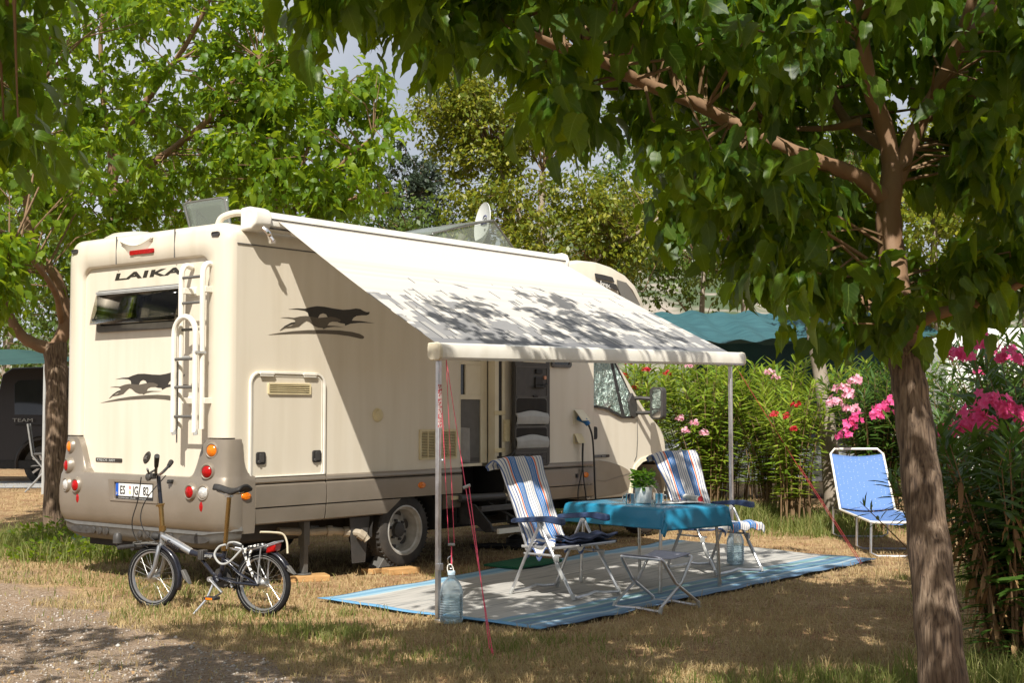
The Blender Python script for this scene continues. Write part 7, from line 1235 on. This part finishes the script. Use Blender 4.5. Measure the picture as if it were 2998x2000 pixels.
def ell(*es):
    out=[]
    for c,r,n in es:
        k=0
        while k<n:
            v=RNG.uniform(-1,1,3); l=np.linalg.norm(v)
            if l>1 or (l<.55 and RNG.random()<.5): continue
            out.append(np.array(c)+v*np.array(r)); k+=1
    return np.array(out)
# near mulberry on the right; clumps above the view added to shade trunk, awning, lawn
tree('mulberry_tree','leaning mulberry tree with thick ridged trunk in the right foreground',(2.207,7.0,0),
 [(2.215,7.0,-.1),(2.18,7.0,.33),(2.15,7.1,.97),(2.12,7.2,1.53),(2.095,7.23,1.80),(2.09,7.235,1.88)],[.135,.122,.112,.103,.097,.092,.090,.084],
 [([(2.10,7.23,1.70),(2.09,7.235,1.90),(2.05,7.3,2.35),(2.045,7.35,2.64),(2.09,7.4,2.88)],.082,.062),([(2.10,7.40,2.80),(2.04,7.40,3.11),(1.93,7.30,3.35),(1.87,7.20,3.63),(1.80,7.00,3.95),(1.7,6.8,4.8),(1.5,6.5,5.6)],.056,.02),
  ([(2.10,7.40,2.80),(2.19,7.40,3.03),(2.33,7.40,3.30),(2.40,7.30,3.49),(2.47,7.20,3.75),(2.6,7.0,4.4),(2.9,6.8,5.3)],.052,.018),
  ([(2.40,7.30,3.49),(2.59,7.30,3.71),(2.9,7.3,4.1),(3.6,7.5,4.6)],.034,.014),
  ([(2.07,7.36,2.66),(2.0,7.34,2.72),(1.85,7.30,2.82),(1.57,7.20,2.90),(1.20,7.10,3.04),(.96,7.0,3.14),(.67,6.8,3.20),(.44,6.6,3.26),(.13,6.3,3.29),(-.09,6.0,3.34),(-.4,5.6,3.45),(-.9,5.0,3.6)],.052,.013),
  ([(2.07,7.40,2.98),(1.99,7.70,3.14),(1.93,7.90,3.29),(1.86,8.10,3.62),(1.7,8.4,4.2),(1.5,8.8,4.9)],.035,.014),
  ([(1.97,7.6,3.18),(1.80,7.7,3.16),(1.55,7.9,3.2)],.024,.012),
  ([(2.08,7.30,2.02),(1.94,7.50,2.15),(1.79,7.70,2.22),(1.59,7.90,2.31),(1.3,8.05,2.55)],.036,.012),
  ([(2.10,7.25,1.98),(2.22,7.10,2.05),(2.42,7.00,2.11),(2.65,6.80,2.25),(3.0,6.6,2.6)],.036,.014)],
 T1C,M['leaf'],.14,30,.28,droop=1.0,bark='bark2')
# mulberry beside the photographer: only its overhanging branch ends reach the frame
tree('mulberry_tree','overhanging mulberry whose drooping dark leaves fill the top left corner',(-3.4,2.6,0),
 [(-3.4,2.6,-.1),(-3.38,2.65,1.2),(-3.3,2.75,2.3),(-3.2,2.9,2.8)],[.14,.12,.10,.09],
 [([(-3.2,2.9,2.75),(-2.7,3.4,3.3),(-2.2,4.1,3.6),(-1.7,4.7,3.7)],.055,.015),([(-3.2,2.9,2.75),(-2.4,2.7,3.4),(-1.2,2.9,3.9),(.0,3.3,4.2)],.05,.015),([(-3.2,2.9,2.75),(-3.5,3.8,3.4),(-3.4,4.9,3.9)],.05,.015),([(-3.2,2.9,2.75),(-4.0,2.4,3.4),(-4.8,2.6,4.0)],.05,.015)],
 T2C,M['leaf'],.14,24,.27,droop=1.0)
# bright mulberries behind and left of the motorhome
tree('mulberry_tree','bright green mulberry with bare ridged trunk left of the motorhome bumper',(-5.46,16.3,0),
 [(-5.44,16.3,-.15),(-5.44,16.3,.73),(-5.45,16.3,1.77),(-5.48,16.3,2.35)],[.155,.135,.125,.14],
 [([(-5.48,16.3,2.27),(-5.69,16.2,2.34),(-5.86,16.1,2.49),(-6.04,16.0,2.89),(-6.3,15.6,3.5),(-6.5,15.2,4.2)],.085,.03),([(-5.48,16.3,2.27),(-5.36,16.3,2.60),(-5.44,16.2,3.12),(-5.67,16.1,3.47),(-5.75,16.0,4.1),(-5.7,15.8,5.2)],.09,.03),([(-5.40,16.3,2.6),(-5.25,15.6,2.9),(-5.15,14.6,3.15),(-5.05,13.6,3.3),(-4.95,12.6,3.3)],.045,.012)],
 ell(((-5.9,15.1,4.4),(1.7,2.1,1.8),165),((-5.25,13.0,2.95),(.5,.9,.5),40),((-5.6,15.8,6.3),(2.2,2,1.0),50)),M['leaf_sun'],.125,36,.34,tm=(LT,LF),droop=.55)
tree('mulberry_tree','mulberry with slim forked trunk rising behind the rear of the motorhome',(-5.41,18.5,0),
 [(-5.41,18.5,-.1),(-5.45,18.5,2.0),(-5.47,18.5,4.0),(-5.47,18.5,4.7)],[.085,.075,.068,.07],
 [([(-5.47,18.5,4.62),(-5.48,18.4,5.18),(-5.54,18.3,5.64),(-5.57,18.2,6.51),(-5.45,18.0,7.3)],.055,.02),([(-5.47,18.5,4.62),(-5.29,18.3,5.22),(-4.95,18.1,5.65),(-4.63,18.0,6.04),(-4.24,17.8,6.52),(-3.8,17.5,7.2)],.06,.025),([(-4.55,17.95,6.15),(-4.2,17.8,6.3),(-3.8,17.7,6.45)],.025,.012),([(-5.44,18.5,4.50),(-4.91,18.0,4.75),(-4.32,17.5,5.0),(-3.86,17.2,5.28),(-3.55,17.0,5.68),(-3.3,17.0,6.0)],.06,.025),([(-5.47,18.5,4.4),(-5.8,18.2,4.9),(-6.3,18,5.3)],.04,.015)],
 ell(((-4.6,17.8,5.7),(1.9,1.4,1.7),185),((-5.4,17.6,4.3),(1.0,.8,.6),40),((-4.3,18,7.5),(2.0,1.8,.8),40)),M['leaf_sun'],.125,34,.33,tm=(LT,LF),droop=.55,clear=.22)
tree('mulberry_tree','bright mulberry crown spreading above the awning end of the motorhome roof',(-2.7,17.6,0),
 [(-2.7,17.6,-.1),(-2.75,17.5,2.0),(-2.7,17.3,3.6)],[.10,.085,.07],
 [([(-2.7,17.3,3.5),(-2.5,17.0,4.2),(-2.1,16.7,4.6),(-1.7,16.5,4.9)],.045,.012),([(-2.7,17.3,3.5),(-2.9,17.1,4.3),(-3.1,17.0,5.2),(-3.2,17,6.0)],.05,.014),([(-2.6,17.2,3.8),(-2.2,16.8,4.1),(-1.6,16.5,4.2)],.035,.012),([(-2.8,17.2,3.9),(-2.6,17.2,4.9),(-2.2,17.1,5.6)],.035,.012)],
 ell(((-2.55,16.7,4.75),(1.25,1.1,.95),110),((-3.3,17.2,6.0),(.8,.9,.8),45),((-2.4,16.8,5.5),(.9,.8,.45),22)),M['leaf_sun'],.125,34,.33,tm=(LT,LF),droop=.55)
def bg(name,label,base,h,es,m,size,per,crad,bark='bark_young',rad=.12,limbs=(),tm=(DT,DF),top=None,droop=.4):
    b=V(base); tp=V(top) if top else b+V((.2,0,h))
    return tree(name,label,base,[b-V((0,0,.3)),b.lerp(tp,.35)+V((.06,0,0)),b.lerp(tp,.7),tp],[rad,rad*.85,rad*.65,rad*.4],list(limbs),ell(*es),m,size,per,crad,tm,droop,bark,bark)
bg('background_tree','yellowing tree with thin crooked branches behind the satellite dish',(.4,26.4,0),6.2,[((.45,26,5.0),(2.0,1.4,1.25),190),((-.6,26.3,6.9),(1.0,1,1.3),110),((2.1,26,5.1),(1.0,1,1.0),70),((.6,26.5,7.2),(1.1,1,.8),50),((-1.2,26.2,7.5),(.7,.8,.95),60)],M['leaf_yellow'],.12,64,.40,'bark_grey',.16,
 [([(.55,26.4,3.2),(1.2,26.1,4.0),(1.8,25.7,4.6),(2.4,25.5,4.9),(2.8,25.4,5.2)],.09,.02),([(.55,26.4,4.0),(.1,26.2,5.4),(-.4,26.2,6.6)],.08,.02),([(1.2,26.1,4.0),(1.9,25.9,3.9),(2.5,25.8,3.8)],.05,.015)])
bg('background_tree','dark evergreen tree far beyond the roof left of the yellowing tree',(-2.9,40,0),8,[((-2.9,40,7.4),(1.1,1.3,2.3),120),((-2.6,40,4.5),(1.6,1.3,1.4),60)],M['leaf_dark'],.16,70,.5,'bark_grey',.2)
bg('background_tree','pale grey green tree far away seen between the left mulberry crowns',(-8.9,45,0),10,[((-8.9,45,9.6),(1.9,1.5,1.9),130),((-8.5,45,6.5),(2.4,1.5,2),60)],M['leaf_olive'],.17,60,.55,'bark_grey',.2)
bg('background_tree','mid green bushy tree above the motorhome cab and the blue green net',(3.9,29,0),4.6,[((3.8,28.6,5.1),(2.7,1.1,1.3),200),((3.4,29,7.0),(2.2,1.2,1.3),80)],M['leaf_mid'],.13,52,.45,'bark_grey',.1)
bg('background_tree','sunlit yellow green tree seen right of the near mulberry trunk',(7.3,24,0),5,[((7.0,23.5,4.8),(2.1,1.4,1.8),270)],M['leaf_yellow'],.125,52,.45,'bark_grey',.12)
bg('background_tree','green tree behind the crossing limbs of the near mulberry',(5.2,31,0),7,[((5.4,31,6.6),(2.4,1.6,2.6),150)],M['leaf_mid'],.16,52,.55,'bark_grey',.15)
bg('background_tree','low green tree filling the gap behind the roof skylight',(-2.2,27,0),4.6,[((-2.4,26.6,4.5),(2.2,1.2,1.25),130)],M['leaf_mid'],.13,50,.45,'bark_grey',.1)
bg('background_tree','green tree beyond the forked mulberry left of the roof hatch',(-7.2,28,0),5.5,[((-7.0,27.6,5.4),(3.2,1.5,2.6),190)],M['leaf_mid'],.15,48,.55,'bark_grey',.14)
bg('background_tree','tall green tree behind the dark van at the left edge',(-12,32,0),6,[((-11.8,31.5,5.0),(3.6,1.6,3.4),190)],M['leaf_mid'],.17,44,.6,'bark_grey',.16)
bg('background_tree','low green tree between the dark van and the left mulberry',(-9.4,28.5,0),3.5,[((-9.2,28,3.8),(2.8,1,1.7),130)],M['leaf_mid'],.15,44,.5,'bark_grey',.1)
bg('background_tree','shady tree far right behind the white caravan',(10.5,28,0),6,[((10.3,27.5,5.2),(3,1.6,3.0),150)],M['leaf_mid'],.16,44,.6,'bark_grey',.16)
bg('grey_trunk_tree','pale grey leaning trunk with hidden crown standing among the oleanders',(4.36,18.5,0),4,[((3.9,18.6,5.3),(1.5,1.3,1.1),70)],M['leaf_mid'],.14,40,.42,'bark_grey',.13,[([(4.05,18.5,2.9),(3.75,18.4,3.6),(3.5,18.3,4.3)],.06,.02),([(4.05,18.5,2.9),(4.3,18.6,3.7),(4.5,18.6,4.6)],.06,.02)],top=(3.94,18.4,3.9))
bpy.data.objects['grey_trunk_tree']['category']='tree'
# ------------------------------------------------------------------ oleanders
PT=[(0,0,0),(.30,.45,.10),(.22,.95,.05),(-.22,.95,.05),(-.30,.45,.10)]; PF=[(0,1,2,3),(0,3,4,0)]
PT=[(0,0,0),(.34,.55,.12),(0,1.0,.05),(-.34,.55,.12)]; PF=[(0,1,2,3)]
def blossoms(parent,base,pts,m,nf=18,r=.075,fs=.036):
    for p in pts:
        n=nf; d=RNG.normal(0,1,(n,3)); d[:,2]=np.abs(d[:,2])*.8; d[:,1]-=.5; d/=np.linalg.norm(d,axis=1,keepdims=True)
        c=np.array(p)-np.array(base)+d*r*RNG.uniform(.5,1.15,(n,1)); pos=[];ax=[];nr=[]
        for i in range(n):
            nn=V(d[i]+RNG.normal(0,.35,3)).normalized(); a=nn.orthogonal().normalized(); b=nn.cross(a); o=random.random()*6
            for k in range(5): q=o+k*1.2566; pos.append(c[i]); ax.append(tuple(a*math.cos(q)+b*math.sin(q)+nn*.25)); nr.append(tuple(nn))
        leaf_mesh('blossom',np.array(pos),np.array(ax),np.array(nr),RNG.uniform(.85,1.15,len(pos))*fs,PT,PF,m,parent,False)
def oleander(label,base,h,spread,stems,m,lsize,flowers=(),fm=None,fs=.028,low=.25,dens=.72,dry=0,group=None,lean=(0,0)):
    t=thing('oleander_bush',label,'bush',base,0,group); q=MB(); pos=[];ax=[];nr=[];dp=[];da=[];dn=[]
    for i in range(stems):
        a=random.uniform(0,6.28); s=spread*math.sqrt(random.random()); hh=h*random.uniform(.72,1.0)
        b0=V((math.cos(a)*.55*s*random.random(),math.sin(a)*.55*s*random.random(),-.03)); e=V((math.cos(a)*s+lean[0],math.sin(a)*s+lean[1],hh)); m1=b0.lerp(e,.5)+V((math.cos(a),math.sin(a),0))*(-.05*h)
        S=spline([b0,m1,e],8); q.tube(S,[.011*(1-.75*k/(len(S)-1)) for k in range(len(S))],5,caps=False)
        L_=sum((S[k+1]-S[k]).length for k in range(len(S)-1)); whorls=int(L_*(1-low)/.045*dens)
        for wv in range(whorls):
            f=low+(1-low)*(wv+random.random()*.6)/whorls; k=min(len(S)-2,int(f*(len(S)-1))); p=S[k].lerp(S[k+1],f*(len(S)-1)-k); d=(S[k+1]-S[k]).normalized(); o=random.random()*6.28; u=d.orthogonal().normalized(); v_=d.cross(u)
            if random.random()>.35+.65*f: continue
            for j in range(3):
                th=o+j*2.094; r=u*math.cos(th)+v_*math.sin(th); k2=.25+.7*max(0,f-.8)*4
                A=d*k2+r*1.0+V((0,0,-.12 if f<.85 else .1)); 
                if dry and random.random()<dry*(1-f): dp.append(tuple(p)); da.append(tuple(r*.5+V((0,0,-1)))); dn.append(tuple(r))
                else: pos.append(tuple(p)); ax.append(tuple(A)); nr.append(tuple(d*1.0-r*.4+V(RNG.normal(0,.2,3))))
    q.build('stems',M['twig'],t,sharp=0)
    n=len(pos); leaf_mesh('foliage',np.array(pos),np.array(ax),np.array(nr),RNG.uniform(.7,1.2,n)*lsize,OT,OF,m,t)
    if dp: leaf_mesh('withered_leaves',np.array(dp),np.array(da),np.array(dn),RNG.uniform(.8,1.1,len(dp))*lsize,OT,OF,M['leaf_dry'],t)
    if flowers: blossoms(t,base,flowers,fm,r=fs*2.1,fs=fs)
    return t
G1='oleander bushes of the hedge'
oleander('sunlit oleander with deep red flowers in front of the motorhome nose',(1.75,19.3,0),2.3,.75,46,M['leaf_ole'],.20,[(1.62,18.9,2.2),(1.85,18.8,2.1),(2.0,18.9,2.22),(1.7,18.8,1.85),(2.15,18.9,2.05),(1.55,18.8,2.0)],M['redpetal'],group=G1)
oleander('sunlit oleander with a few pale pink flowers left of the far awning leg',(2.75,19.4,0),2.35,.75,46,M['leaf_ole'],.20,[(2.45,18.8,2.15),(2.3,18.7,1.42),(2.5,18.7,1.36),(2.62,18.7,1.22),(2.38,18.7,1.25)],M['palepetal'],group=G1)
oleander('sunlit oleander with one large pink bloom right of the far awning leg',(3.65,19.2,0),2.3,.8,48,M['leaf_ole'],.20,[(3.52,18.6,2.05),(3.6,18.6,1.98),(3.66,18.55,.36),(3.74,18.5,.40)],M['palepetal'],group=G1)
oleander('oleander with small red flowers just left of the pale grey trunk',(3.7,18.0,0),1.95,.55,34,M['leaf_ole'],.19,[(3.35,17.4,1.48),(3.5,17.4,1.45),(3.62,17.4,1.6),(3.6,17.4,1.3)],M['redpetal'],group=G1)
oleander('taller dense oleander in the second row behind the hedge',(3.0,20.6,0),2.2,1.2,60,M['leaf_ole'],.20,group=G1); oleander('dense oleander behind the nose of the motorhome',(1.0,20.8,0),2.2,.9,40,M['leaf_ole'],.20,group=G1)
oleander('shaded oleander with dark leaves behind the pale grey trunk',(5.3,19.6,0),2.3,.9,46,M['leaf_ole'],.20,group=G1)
G2='flowering oleanders at the right edge'
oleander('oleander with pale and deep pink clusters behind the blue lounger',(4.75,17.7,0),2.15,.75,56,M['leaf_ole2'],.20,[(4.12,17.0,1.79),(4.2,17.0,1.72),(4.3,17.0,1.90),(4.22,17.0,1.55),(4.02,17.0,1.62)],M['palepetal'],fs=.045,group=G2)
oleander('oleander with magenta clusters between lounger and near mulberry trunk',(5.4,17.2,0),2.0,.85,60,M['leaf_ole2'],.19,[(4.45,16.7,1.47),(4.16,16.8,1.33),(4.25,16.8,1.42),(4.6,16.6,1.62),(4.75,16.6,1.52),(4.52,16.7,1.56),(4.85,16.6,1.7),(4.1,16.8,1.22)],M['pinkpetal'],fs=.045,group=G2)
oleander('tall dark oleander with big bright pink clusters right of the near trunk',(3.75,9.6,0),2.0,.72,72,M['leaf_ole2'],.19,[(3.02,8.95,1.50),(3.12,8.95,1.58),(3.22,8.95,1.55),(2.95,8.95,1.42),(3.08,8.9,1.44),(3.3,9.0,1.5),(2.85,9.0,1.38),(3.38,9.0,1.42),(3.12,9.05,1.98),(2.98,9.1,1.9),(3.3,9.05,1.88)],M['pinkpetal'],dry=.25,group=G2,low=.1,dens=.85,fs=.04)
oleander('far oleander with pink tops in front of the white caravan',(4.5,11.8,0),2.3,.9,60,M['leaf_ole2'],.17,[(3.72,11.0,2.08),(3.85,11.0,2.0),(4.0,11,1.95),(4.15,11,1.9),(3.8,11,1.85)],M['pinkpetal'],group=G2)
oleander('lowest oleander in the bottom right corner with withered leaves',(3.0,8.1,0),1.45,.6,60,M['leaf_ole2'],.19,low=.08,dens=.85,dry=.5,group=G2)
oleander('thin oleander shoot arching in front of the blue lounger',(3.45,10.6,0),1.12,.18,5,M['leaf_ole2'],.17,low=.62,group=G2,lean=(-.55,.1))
# low weeds at the foot of the left tree and the bumper
def weed(label,base,n,r,h):
    t=thing('weed_clump',label,'weeds',base,0,'leafy weeds under the motorhome tail'); a=RNG.uniform(0,6.28,n); rr=np.sqrt(RNG.random(n)); pos=np.stack([np.cos(a)*rr*r[0],np.sin(a)*rr*r[1],RNG.uniform(.03,h,n)*(1-.5*rr)],1); ax=np.stack([np.cos(a),np.sin(a),RNG.uniform(-.2,.9,n)],1)+RNG.normal(0,.4,(n,3)); nr=RNG.normal(0,.4,(n,3))+np.array([0,0,1])
    leaf_mesh('foliage',pos,ax,nr,RNG.uniform(.04,.08,n),OV_T,OV_F,M['leaf_sun'],t)
    q=MB()
    for k in range(0,n,9): q.tube([(pos[k][0]*.6,pos[k][1]*.6,0),tuple(pos[k])],.002,4,caps=False)
    q.build('stems',M['twig'],t,sharp=0)
weed('leafy weeds growing round the foot of the left mulberry',(-5.2,15.6,0),420,(.55,.4),.35); weed('leafy weeds in the shade under the left bumper corner',(-4.55,14.3,0),520,(.7,.5),.3)
